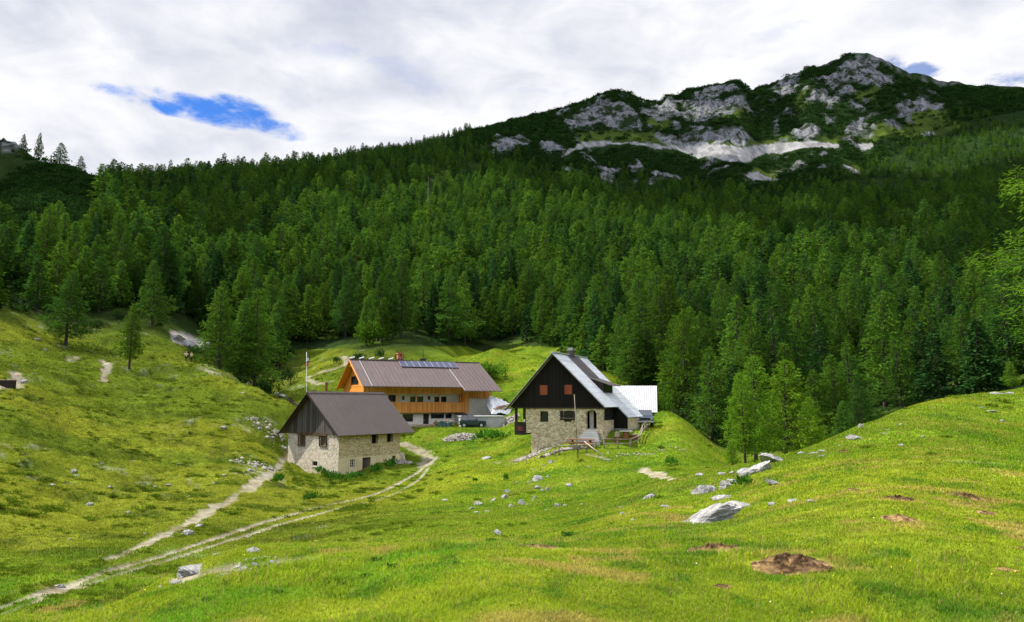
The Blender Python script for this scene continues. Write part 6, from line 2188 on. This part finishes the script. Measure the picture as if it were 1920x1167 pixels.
def soil(x, y, wpx, hpx, label, tone=0.0, seed=0, lift=1.0, ymin=0, group=None):
    p = hit(x, y + hpx * .15, ymin)
    wm = wpx * p[1] / F
    dmv = hit(x, y - hpx * .5, ymin)[1] - hit(x, y + hpx * .5, ymin)[1]
    dm = min(max(abs(dmv), wm * .45), wm * 1.0)
    SOIL.append((p[0], p[1], wm, dm))
    na, nr_ = 64, 26
    a_ = np.linspace(0, 2 * math.pi, na, endpoint=False)
    q = np.linspace(0.02, 1, nr_)
    A_, Q_ = np.meshgrid(a_, q, indexing='ij')
    edge_ = 1 + .28 * fbm(np.cos(A_) * 1.8 + seed, np.sin(A_) * 1.8, 3, 500 + seed)
    x_ = p[0] + np.cos(A_) * Q_ * edge_ * wm * .5; y_ = p[1] + np.sin(A_) * Q_ * edge_ * dm * .5
    g_ = Hv(x_, y_)
    lump = fbm(x_ / wm * 6 + seed, y_ / wm * 6, 4, 520 + seed)
    fin = fbm(x_ / wm * 17, y_ / wm * 17, 3, 540 + seed)
    hgt = wm * .16 * lift
    z_ = g_ + .012 + hgt * (1 - Q_ ** 1.5) * np.clip(.35 + .9 * lump + .35 * fin, .03, 1.4) + .008 * fin
    z_ = np.where(Q_ > .97, g_ - .01, z_)
    tt = smooth(lump + .5 * fin + tone, -.25, .35)
    c_ = lerp(np.zeros(z_.shape + (3,)) + np.array((.35, .225, .10)), (.052, .031, .018), tt)
    c_ = lerp(c_, (.24, .15, .08), smooth(fin, .15, .5) * .6)
    idx = np.arange(na * nr_).reshape(na, nr_)
    f_ = np.stack((idx[:, :-1], idx[:, 1:], np.roll(idx, -1, 0)[:, 1:], np.roll(idx, -1, 0)[:, :-1]), -1).reshape(-1, 4)[:, ::-1]
    me = mesh_from('soil_heap', np.stack((x_, y_, z_), -1).reshape(-1, 3), f_, M_soil, True, c_.reshape(-1, 3))
    tag(put('soil_heap', me), label, 'soil heap', group)


soil(1478, 1060, 150, 40, 'largest heap of torn up dark and orange soil in the right foreground', .12, 1, 1.0)
soil(1340, 1032, 112, 26, 'wide low patch of orange soil left of the largest heap', .0, 2, 1.15)
soil(1355, 1100, 34, 16, 'small brown soil clod nearest the bottom, below the largest heap', .15, 3, 1.2)
soil(1686, 971, 64, 15, 'orange soil patch in the right meadow, below a darker one', -.2, 4, .8)
soil(1687, 934, 54, 9, 'dark brown soil patch just above the orange one', .45, 5, .8)
soil(1812, 931, 60, 10, 'long dark soil patch, rightmost of the upper row', .25, 6, .7)
soil(1590, 919, 42, 9, 'reddish soil patch farthest left in the right meadow', .05, 7, .7)
soil(1850, 962, 32, 7, 'small faint soil patch below the long dark one', .1, 8, .5)
soil(1006, 1029, 118, 12, 'flat strip of pale and dark soil on the brow in the middle foreground', -.05, 9, .5)
soil(1888, 1068, 38, 16, 'pale crumbled soil patch near the right edge', -.3, 10, .5)
soil(1916, 1028, 24, 14, 'orange soil patch cut by the right edge', -.2, 11, .7)
soil(1582, 845, 26, 9, 'dark hollow of bare soil on the brow, beside the white stones', .4, 12, .6, 12)

# ------------------------------------------------------------------ fences, poles, tables


def pole3(mb, a, b, r0, r1=None):
    mb.tube([a, b], [r0, r0 if r1 is None else r1], 7)


def fence(label, base, post_h, rails, mat=M_grw, r=.065, lab2=None):
    """base = pixel feet of posts (x, y, depth); rails = heights as fractions"""
    pts_ = []
    for x, y, d_ in base:
        p = P(x, y, d_); pts_.append(np.array((p[0], p[1], H(p[0], p[1]))))
    e = empty('fence', tuple(pts_[0]), 0, label, 'fence')
    o_ = pts_[0]
    for i, p in enumerate(pts_):
        mb = MB(); h_ = post_h[i] if isinstance(post_h, (list, tuple)) else post_h
        pole3(mb, p - o_ + np.array((0, 0, -.3)), p - o_ + np.array((.02, 0, h_)), r, r * .85)
        mb.obj('post', mat, e, True)
    for fr_ in rails:
        for i in range(len(pts_) - 1):
            h0 = (post_h[i] if isinstance(post_h, (list, tuple)) else post_h) * fr_; h1 = (post_h[i + 1] if isinstance(post_h, (list, tuple)) else post_h) * fr_
            mb = MB(); pole3(mb, pts_[i] - o_ + np.array((-.06, -.05, h0)), pts_[i + 1] - o_ + np.array((.06, -.05, h1)), r * .8, r * .7)
            mb.obj('rail', mat, e, True)
    return e


fence('old pole fence with two rails in front of the wooden picnic table', [(1040, 843, 66.5), (1048, 841, 66.5), (1084, 840, 66), (1099.5, 840, 66), (1114.5, 840, 66)], [.95, .95, .8, .8, .8], (.86, .42))
fence('thin rail fence stepping down along the lower corner of the hut', [(987, 860, 67.5), (1021, 850, 67), (1040, 844, 66.7)], [.95, .9, .9], (.9, .5), r=.03)
fence('hand rail beside the path up to the hut door', [(1056, 836, 70), (1068, 833, 70), (1080, 830, 70)], .75, (.9,), r=.03)
fence('pole fence round the right terrace with the log stools', [(1133, 846, 67.5), (1158, 842, 68), (1182.5, 840, 68.5), (1199, 836, 69.5), (1205, 834, 71), (1210, 831, 72), (1212.5, 822, 74), (1215, 810, 77)], [.95, .85, .85, .8, .8, .85, .85, .85], (.9, .45))
# pale leaning pole and bare flag pole
p0 = np.array(ground(1133, 850, 64)); p1_ = P(1095.6, 828, 65.5)
o = MB(); pole3(o, (0, 0, -.1), p1_ - p0, .05, .04); o = o.obj('leaning_pole', M_pale, None, True, loc=tuple(p0)); tag(o, 'pale bark free pole leaning down over the fence in front of the picnic table', 'pole')
p0 = np.array(ground(1084, 853, 64)); p1_ = P(1076.8, 739.5, 64)
o = MB(); pole3(o, (0, 0, -.3), p1_ - p0, .055, .032); o = o.obj('bare_pole', M_grw, None, True, loc=tuple(p0)); tag(o, 'tall bare grey pole standing before the stone front of the hut', 'pole')


def table(loc, rz_, L_, Wd, label, mat=M_brt, topm=M_brt, cat='picnic table'):
    e = empty('picnic_table', loc, rz_, label, cat)
    for i in range(4):
        MB().box(-L_ / 2, L_ / 2, -Wd / 2 + Wd * i / 4 + .01, -Wd / 2 + Wd * (i + 1) / 4 - .01, .70, .76).obj('top_board', topm, e)
    for sgn in (-1, 1):
        MB().box(-L_ / 2, L_ / 2, sgn * (Wd / 2 + .35) - .16, sgn * (Wd / 2 + .35) + .16, .40, .47).obj('bench', topm, e)
        mb = MB(); x_ = sgn * L_ * .34
        mb.beam((x_, -Wd / 2 - .3, 0), (x_, -.15, .70), .10).beam((x_, Wd / 2 + .3, 0), (x_, .15, .70), .10)
        mb.box(x_ - .06, x_ + .06, -Wd / 2 - .5, Wd / 2 + .5, .30, .398)
        mb.obj('leg_frame', mat, e)
    return e


g0 = ground(1090, 838, 68.3)
table(g0, R(-18), 2.5, .8, 'brown wooden picnic table with benches below the hut steps', M_brt, M_brt)
# stone topped log table, log chair, log stool
g0 = ground(1173.5, 833, 70.5)
e = empty('log_table', g0, .1, 'table of a thick log with a flat stone slab top on the right terrace', 'table')
MB().tube([(0, 0, -.1), (0, 0, .66)], [.34, .30], 14).obj('log_base', M_brt, e, False)
MB().box(-.60, .60, -.42, .42, .662, .75).obj('stone_top', M_block, e, bev=.02)
g0 = ground(1157, 834, 70.3)
e = empty('log_chair', g0, R(-20), 'log chair with a pale cut back left of the stone topped table', 'chair')
MB().tube([(0, 0, -.1), (0, 0, .42)], [.27, .26], 12).obj('seat', M_brt, e, False)
MB().prism([(-.26, .14, .40), (.20, .14, .40), (.24, .18, .72), (.02, .20, .95), (-.22, .18, .86)], (0, .09, 0)).obj('backrest', M_pale, e)
g0 = ground(1189.5, 835, 70.3)
e = empty('log_stool', g0, R(10), 'short log stool with a pale top right of the stone topped table', 'stool')
MB().tube([(0, 0, -.1), (0, 0, .40)], [.30, .27], 12).obj('log_base', M_brt, e, False)
MB().tube([(0, 0, .402), (0, 0, .45)], [.31, .30], 12).obj('seat', M_pale, e, False)

# ------------------------------------------------------------------ flag pole, board fence, wooden post, trough
p0 = np.array(ground(576, 752, 98)); p1_ = P(575, 660, 98)
e = empty('flagpole', tuple(p0), 0, 'white flagpole with a furled white, blue and red flag behind the barn ridge', 'flagpole')
MB().tube([(0, 0, -.3), tuple(p1_ - p0)], [.045, .025], 8).obj('pole', M_whitep, e, True)
zf = (P(575, 671, 98) - p0)[2]; zf0 = (P(575, 686, 98) - p0)[2]
fl_ = MB()
hh = zf - zf0
sec = []
M_fl = {}
for nm, c_, a_, b_ in (('white_band', (.75, .75, .75), 1.0, .62), ('blue_band', (.02, .05, .30), .62, .46), ('red_band', (.62, .03, .04), .46, 0)):
    mb = MB(); nx, nz = 9, 6; vv = []; ff_ = []
    for i in range(nx):
        for j in range(nz):
            u = i / (nx - 1); v = b_ + (a_ - b_) * j / (nz - 1)
            wv = .34 * (1.25 - v * .9) * (1.0 if v < .5 else .75)
            vv.append((-.04 - wv * u, .10 * math.sin(u * 11 + v * 3), zf0 + hh * v - .10 * u))
    for i in range(nx - 1):
        for j in range(nz - 1):
            ff_.append((i * nz + j, (i + 1) * nz + j, (i + 1) * nz + j + 1, i * nz + j + 1))
    fo = mb.add(vv, ff_).obj('flag' if nm == 'white_band' else nm, flat_mat(nm, c_, .8), e if nm == 'white_band' else fl_root, True)
    fo.modifiers.new('solid', 'SOLIDIFY').thickness = .015
    if nm == 'white_band':
        fl_root = fo
p0 = np.array(ground(540, 752, 106)); p1_ = np.array(ground(572, 756, 104))
e = empty('board_fence', tuple(p0), 0, 'low weathered board fence in the gully left of the barn ridge', 'fence')
n_ = 18
mb = MB()
for i in range(n_):
    q = (p1_ - p0) * i / (n_ - 1); q[2] = H(*(p0 + q)[:2]) - p0[2]
    mb.box(q[0] - .06, q[0] + .06, q[1] - .015, q[1] + .015, q[2] - .2, q[2] + .75 + .06 * math.sin(i * 3.3))
mb.obj('pickets', M_grey_x, e)
mb = MB(); mb.beam((0, .05, .5), p1_ - p0 + np.array((0, .05, .5)), .06, .09); mb.obj('rail', M_grw, e)
g0 = ground(611.5, 741, 112)
zt_ = P(611.5, 718, 112)[2] - g0[2]
e = empty('wooden_post', g0, 0, 'brown wooden post with a flat metal cap between barn and orange house', 'post')
MB().box(-.17, .17, -.17, .17, -.3, zt_).obj('shaft', M_brt, e)
MB().box(-.36, .36, -.30, .30, zt_ + .002, zt_ + .10).obj('cap', M_conc, e)
g0 = P(26, 722, 79); g1 = P(-22, 724, 79)
zt_ = P(20, 713.5, 79)[2]
fr = Frame((g0[0], g0[1], H(g0[0], g0[1]) + .02), 178)
e = empty('water_trough', fr.O, fr.a, 'long dark wooden trough with a pale rim in the sandy hollow at the left edge', 'trough')
Lt = float(np.hypot(*(g1 - g0)[:2])); ht_ = max(.45, zt_ - fr.O[2])
mb = MB().box(0, Lt, -.35, -.27, 0, ht_).box(0, Lt, .27, .35, 0, ht_).box(0, .08, -.268, .268, 0, ht_).box(Lt - .08, Lt, -.268, .268, 0, ht_).box(.08, Lt - .08, -.268, .268, 0, .12)
mb.obj('tub', M_dkw, e)
MB().box(-.05, Lt + .05, -.42, -.26, ht_ + .002, ht_ + .07).box(-.05, Lt + .05, .26, .42, ht_ + .002, ht_ + .07).obj('rim', M_pale, e)

# ------------------------------------------------------------------ the two walkers
M_skin = flat_mat('skin', (.50, .30, .21), .6)


def skin_mesh(name, joints, edges, radii, mat, parent, root=0, sub=2):
    me = bpy.data.meshes.new(name)
    me.from_pydata([tuple(j) for j in joints], edges, [])
    o = put(name, me, parent)
    sm = o.modifiers.new('skin', 'SKIN'); sm.use_smooth_shade = True
    for i, q in enumerate(radii):
        me.skin_vertices[0].data[i].radius = (q, q) if not isinstance(q, tuple) else q
    me.skin_vertices[0].data[root].use_root = True
    ss = o.modifiers.new('subsurf', 'SUBSURF'); ss.levels = sub; ss.render_levels = sub
    me.materials.append(mat)
    return o


def person(loc, rz_, ht_, shirt, trousers, hair, label, arms):
    e = empty('person', loc, rz_, label, 'person')
    k = ht_ / 1.75
    J = {'pel': (0, 0, .95), 'spine': (0, .01, 1.18), 'chest': (0, 0, 1.38), 'neck': (0, -.005, 1.50), 'head': (0, -.02, 1.60), 'crown': (0, -.01, 1.70),
         'hl': (-.09, 0, .90), 'kl': (-.10, -.03, .50), 'al': (-.11, .02, .09), 'tl': (-.12, -.13, .04),
         'hr': (.09, 0, .90), 'kr': (.10, -.01, .50), 'ar': (.11, .04, .09), 'tr': (.12, -.11, .04),
         'sl': (-.17, 0, 1.41), 'sr': (.17, 0, 1.41)}
    J.update(arms)
    names = list(J)
    ed = [('pel', 'spine'), ('spine', 'chest'), ('chest', 'neck'), ('neck', 'head'), ('head', 'crown'), ('pel', 'hl'), ('hl', 'kl'), ('kl', 'al'), ('al', 'tl'), ('pel', 'hr'), ('hr', 'kr'), ('kr', 'ar'), ('ar', 'tr'),
          ('chest', 'sl'), ('sl', 'el'), ('el', 'wl'), ('wl', 'fl'), ('chest', 'sr'), ('sr', 'er'), ('er', 'wr'), ('wr', 'fr')]
    rad = {'pel': .125, 'spine': .115, 'chest': .13, 'neck': .055, 'head': .085, 'crown': .07, 'hl': .08, 'kl': .055, 'al': .04, 'tl': .035, 'hr': .08, 'kr': .055, 'ar': .04, 'tr': .035, 'sl': .06, 'sr': .06, 'el': .04, 'er': .04, 'wl': .028, 'wr': .028, 'fl': .035, 'fr': .035}

    def sk(nm, keep, mat, grow):
        ks = [q for q in names if q in keep]
        return skin_mesh(nm, [np.array(J[q]) * k for q in ks], [(ks.index(a), ks.index(b)) for a, b in ed if a in ks and b in ks], [rad[q] * k * grow for q in ks], mat, e, 0)
    body = sk('body', names, M_skin, 1.0)
    # face: nose, eyes, ears joined to the head as one small mesh of features
    fm = MB()
    fm.prism([(-.014 * k, -.10 * k, 1.60 * k), (.014 * k, -.10 * k, 1.60 * k), (0, -.10 * k, 1.645 * k)], (0, -.022 * k, -.006 * k))
    fm.obj('nose', M_skin, body)
    sk('shirt', ('pel', 'spine', 'chest', 'sl', 'el', 'sr', 'er'), shirt, 1.14)
    sk('trousers', ('pel', 'hl', 'kl', 'al', 'hr', 'kr', 'ar'), trousers, 1.16)
    b = bmesh.new(); bmesh.ops.create_uvsphere(b, u_segments=14, v_segments=10, radius=.105 * k)
    for v in list(b.verts):
        if v.co.y < -.035 * k and v.co.z < .055 * k:
            b.verts.remove(v)
    me = bpy.data.meshes.new('hair'); b.to_mesh(me); b.free(); me.materials.append(hair)
    put('hair', me, e, (0, -.005 * k, 1.665 * k), None, (1, 1.08, 1.08))
    return e


g0 = hit(348.5, 680, 60)
person((g0[0], g0[1], g0[2]), R(15), 1.75, flat_mat('cream_shirt', (.55, .52, .46), .8), flat_mat('navy_trousers', (.012, .014, .022), .8), flat_mat('fair_hair', (.34, .22, .10), .7),
       'walker in a cream top and dark trousers, left of the pair by the dwarf pine', {'el': (-.26, -.08, 1.18), 'wl': (-.14, -.26, 1.30), 'fl': (-.08, -.30, 1.40), 'er': (.27, -.06, 1.18), 'wr': (.17, -.27, 1.26), 'fr': (.10, -.32, 1.34)})
g1 = hit(358.5, 681, 60)
person((g1[0], g1[1], g0[2] - .05), R(-25), 1.68, flat_mat('peach_shirt', (.52, .33, .20), .8), flat_mat('black_trousers', (.014, .012, .012), .8), flat_mat('blond_hair', (.45, .30, .14), .7),
       'walker in a peach top with raised hands, right of the pair by the dwarf pine', {'el': (-.28, -.10, 1.22), 'wl': (-.14, -.22, 1.44), 'fl': (-.07, -.20, 1.53), 'er': (.28, -.10, 1.20), 'wr': (.16, -.24, 1.42), 'fr': (.09, -.22, 1.51)})

# ------------------------------------------------------------------ weeds and leafy clumps
WEED = [bush_mesh('weed_clump', 600 + k, 150, .55, .6, .30, .09, M_weed, .9, 6) for k in range(3)] + [bush_mesh('broad_weed', 610, 110, .55, .35, .26, .16, M_weed, .5, 6)]


def weed(x, y, wpx, hpx, k, label, ymin=0, group=None):
    p = hit(x, y + hpx * .4, ymin)
    wm, hm = wpx * p[1] / F, hpx * p[1] / F
    o = put('weed_clump', WEED[k], None, (p[0], p[1], p[2] - .03), (0, 0, x * .7), (wm / 1.3, wm / 1.3, hm / .62))
    tag(o, label, 'weeds', group)


for x, y in ((558, 858), (566, 864), (575, 870), (584, 876), (594, 881), (604, 887), (614, 892), (624, 896)):
    weed(x, y, 22, 16, int(x) % 3, 'tall nettles in the dark row along the foot of the barn gable', 50, 'nettles along the barn gable')
for x, y in ((640, 898), (655, 897), (671, 893), (700, 884), (708, 880), (727, 874), (738, 870)):
    weed(x, y, 22, 14, int(x) % 3, 'dark green weeds at the foot of the barn front beside its doors', 50, 'weeds along the barn front')
weed(1072, 1002, 40, 10, 3, 'broad leaved plant in the grass, centre right of the foreground brow', 8)
weed(930, 1014, 32, 13, 3, 'dark broad leaved plant on the brow, centre of the foreground', 8)
weed(893, 899 + 0, 12, 8, 3, 'small dock plant in the valley grass left of the knoll rocks', 20)
weed(947, 897, 14, 12, 0, 'dark tuft on the upper left of the knoll', 20)
weed(1400, 905, 46, 18, 0, 'rank green tuft under the jagged outcrop', 8)
weed(580, 935, 32, 14, 1, 'green tuft on the bank below the barn', 30)
weed(520, 900, 26, 18, 2, 'green tuft beside the stony path above the barn bank', 30)
weed(905, 822, 60, 18, 1, 'rank weeds on the bank right of the rubble heap', 60)
weed(930, 818, 50, 18, 2, 'rank weeds on the bank below the end of the terrace wall', 60)
weed(1255, 868, 30, 14, 1, 'dark weeds at the gully mouth above the bare path', 35)
for x, y, a in ((740, 1060, 34), (700, 1045, 30), (860, 1052, 28), (690, 1075, 34), (660, 1095, 30), (880, 1075, 26), (1570, 1130, 40), (1640, 1120, 40), (1500, 1140, 36), (1850, 1130, 40), (1760, 1140, 36), (960, 1130, 30), (820, 1110, 30), (400, 1120, 32), (520, 1105, 30)):
    weed(x, y, a, a * .42, 3, 'low broad leaved plant in the foreground grass', 3, 'broad leaved plants in the foreground grass')
for pc_ in SOIL:
    CLEAR.append((pc_[0], pc_[1], pc_[2] * .58, pc_[3] * .62))
grass('meadow_grass', 860000, 2.4, 42, 7, 'short bright green meadow grass in the foreground')
grass('pasture_grass', 460000, 40, 150, 8, 'rough olive pasture grass on the slopes round the houses')
BUILT = [(barn_fr.world((5, 5, 0))[0], barn_fr.world((5, 5, 0))[1], 7.5, 0), (hse_fr.world((10, 6, 0))[0], hse_fr.world((10, 6, 0))[1], 12, 0), (hut_fr.world((4, 5, 0))[0], hut_fr.world((4, 5, 0))[1], 7, 0)]

# ------------------------------------------------------------------ tussocks that give the rough pasture its nap
TUS = [bush_mesh('tussock', 700 + k, 70, .42, .34, .26, .07, M_tus, .9, 4) for k in range(3)]
rng = np.random.default_rng(55)
n = 110000
a = rng.uniform(R(-37), R(36), n); l = rng.uniform(math.log(22), math.log(150), n); r_ = np.exp(l)
x, y = np.sin(a) * r_, np.cos(a) * r_
lf = smooth(-a, R(3), R(12))
den = .55 * smooth(fbm((x * .98 + y * .2) / 3.2, (-x * .2 + y * .98) / 1.2, 3, 710), .12, .5) * (.06 + .94 * lf)
den = np.maximum(den, .10 * lf * smooth(fbm(x / 3, y / 3, 3, 715), .1, .5))
k = (rng.random(n) < den * np.clip(r_ / 90, .15, 1)) & (Hv(x, y, m_path) < .1) & (Hv(x, y, ff) < .5)
for (ux, uy, rx, ry) in BUILT:
    k &= np.hypot(x - ux, y - uy) > rx
x, y = x[k], y[k]
z = Hv(x, y)
s_ = rng.uniform(.35, .85, len(x)) * np.where(np.hypot(x, y) < 50, .6, 1)
o = scatter('tussock_grass', TUS, np.stack((x, y, z - .04), 1), rng.integers(0, 3, len(x)), np.stack((s_ * 1.3, s_, s_ * rng.uniform(.5, .9, len(x))), 1), np.stack((np.zeros(len(x)), np.zeros(len(x)), rng.uniform(-.5, .5, len(x))), 1))
tag(o, 'coarse dark grass tussocks dotted over the rough pasture', 'grass')

# a thin sprinkle of small yellow and white flowers in the near meadow
M_flw, t = mat_new('petals')
_at = t.new('ShaderNodeAttribute', attribute_name='tint')
principled(t, _at.outputs['Color'], .7)
rng = np.random.default_rng(91)
n = 260
a = rng.uniform(R(-44), R(44), n); r_ = np.exp(rng.uniform(math.log(4), math.log(30), n))
x, y = np.sin(a) * r_, np.cos(a) * r_
k = (fbm(x / 2.2, y / 2.2, 2, 720) > .18) & (Hv(x, y, m_path) < .1)
x, y, r_ = x[k], y[k], r_[k]
n = len(x)
p = np.stack((x, y, Hv(x, y) + rng.uniform(.06, .12, n)), 1)
v, f, c = [], [], []
for q in range(2):
    th = rng.random(n) * 6.28
    d = np.stack((np.cos(th), np.sin(th), np.full(n, .25)), 1)
    v_, f_, c_ = diamonds(p - d * .008, d, .012 + .0007 * r_, .010 + .0006 * r_, rng, np.where(rng.random((n, 1)) < .7, np.array((.75, .58, .02)), np.array((.72, .72, .66))))
    f.append(f_ + 4 * n * q); v.append(v_); c.append(c_)
tag(put('meadow_flowers', mesh_from('meadow_flowers', np.concatenate(v), np.concatenate(f), M_flw, False, np.concatenate(c))), 'tiny yellow and white flowers sprinkled through the near meadow', 'flowers', None, 'stuff')

# ------------------------------------------------------------------ cumulus added overhead, out of the picture, to shade parts of the mountainside
M_shade_cloud, t = mat_new('cloud')
_d = t.new('ShaderNodeBsdfDiffuse'); _t2 = t.new('ShaderNodeBsdfTranslucent')
_d.inputs[0].default_value = (.9, .9, .92, 1); _t2.inputs[0].default_value = (.75, .76, .80, 1)
_m = t.new('ShaderNodeMixShader'); _m.inputs[0].default_value = .35
t.link(_d.outputs[0], _m.inputs[1]); t.link(_t2.outputs[0], _m.inputs[2])
_o = t.new('ShaderNodeOutputMaterial'); t.link(_m.outputs[0], _o.inputs[0])


def cloud(spots, base, seed):
    """one unseen flat-bottomed shading cumulus: billows gathered over the given ground spots (x, y, radius), lifted along the sun's direction"""
    rg = np.random.default_rng(seed)
    b = bmesh.new()
    for gx, gy, gr in spots:
        gz_ = H(gx, gy)
        tt = (base - gz_) / sd.z
        cx_, cy_ = gx + sd.x * tt, gy + sd.y * tt
        for _ in range(14):
            q = gr * math.sqrt(rg.random()) * .8; a_ = rg.random() * 6.283
            rr_ = gr * rg.uniform(.28, .5)
            m_ = Matrix.Translation((cx_ + q * math.cos(a_), cy_ + q * math.sin(a_), base + rr_ * .3)) @ Matrix.Diagonal((rr_, rr_, rr_ * .6, 1))
            bmesh.ops.create_icosphere(b, subdivisions=3, radius=1, matrix=m_)
    me = bpy.data.meshes.new('cloud')
    co = np.array([v.co[:] for v in b.verts])
    dn = fbm(co[:, 0] / 40 + co[:, 2] / 30, co[:, 1] / 40 - co[:, 2] / 30, 4, seed) * 16
    for v, q, d_ in zip(b.verts, co, dn):
        v.co = (q[0] + d_, q[1] + d_ * .6, max(base - 10, q[2] + d_ * .5))
    b.to_mesh(me); b.free()
    me.materials.append(M_shade_cloud)
    me.polygons.foreach_set('use_smooth', np.ones(len(me.polygons), bool))
    o = put('cloud', me)  # added shade caster, never in view
    o['kind'] = 'structure'


cloud([(-330, 560, 120), (-230, 310, 70), (-200, 610, 110), (-90, 690, 110), (20, 760, 110), (-260, 420, 95), (-215, 320, 80), (-330, 400, 90), (-170, 470, 60)], 1250, 31)
cloud([(330, 420, 110), (400, 300, 90), (300, 560, 110), (430, 520, 110), (200, 640, 90), (140, 540, 60), (260, 300, 80), (170, 420, 60), (190, 240, 60), (120, 620, 70), (60, 520, 50), (330, 220, 70), (250, 160, 40)], 1250, 32)
cloud([(120, 880, 90), (260, 930, 90), (380, 960, 90), (520, 960, 110), (520, 800, 100)], 1350, 33)
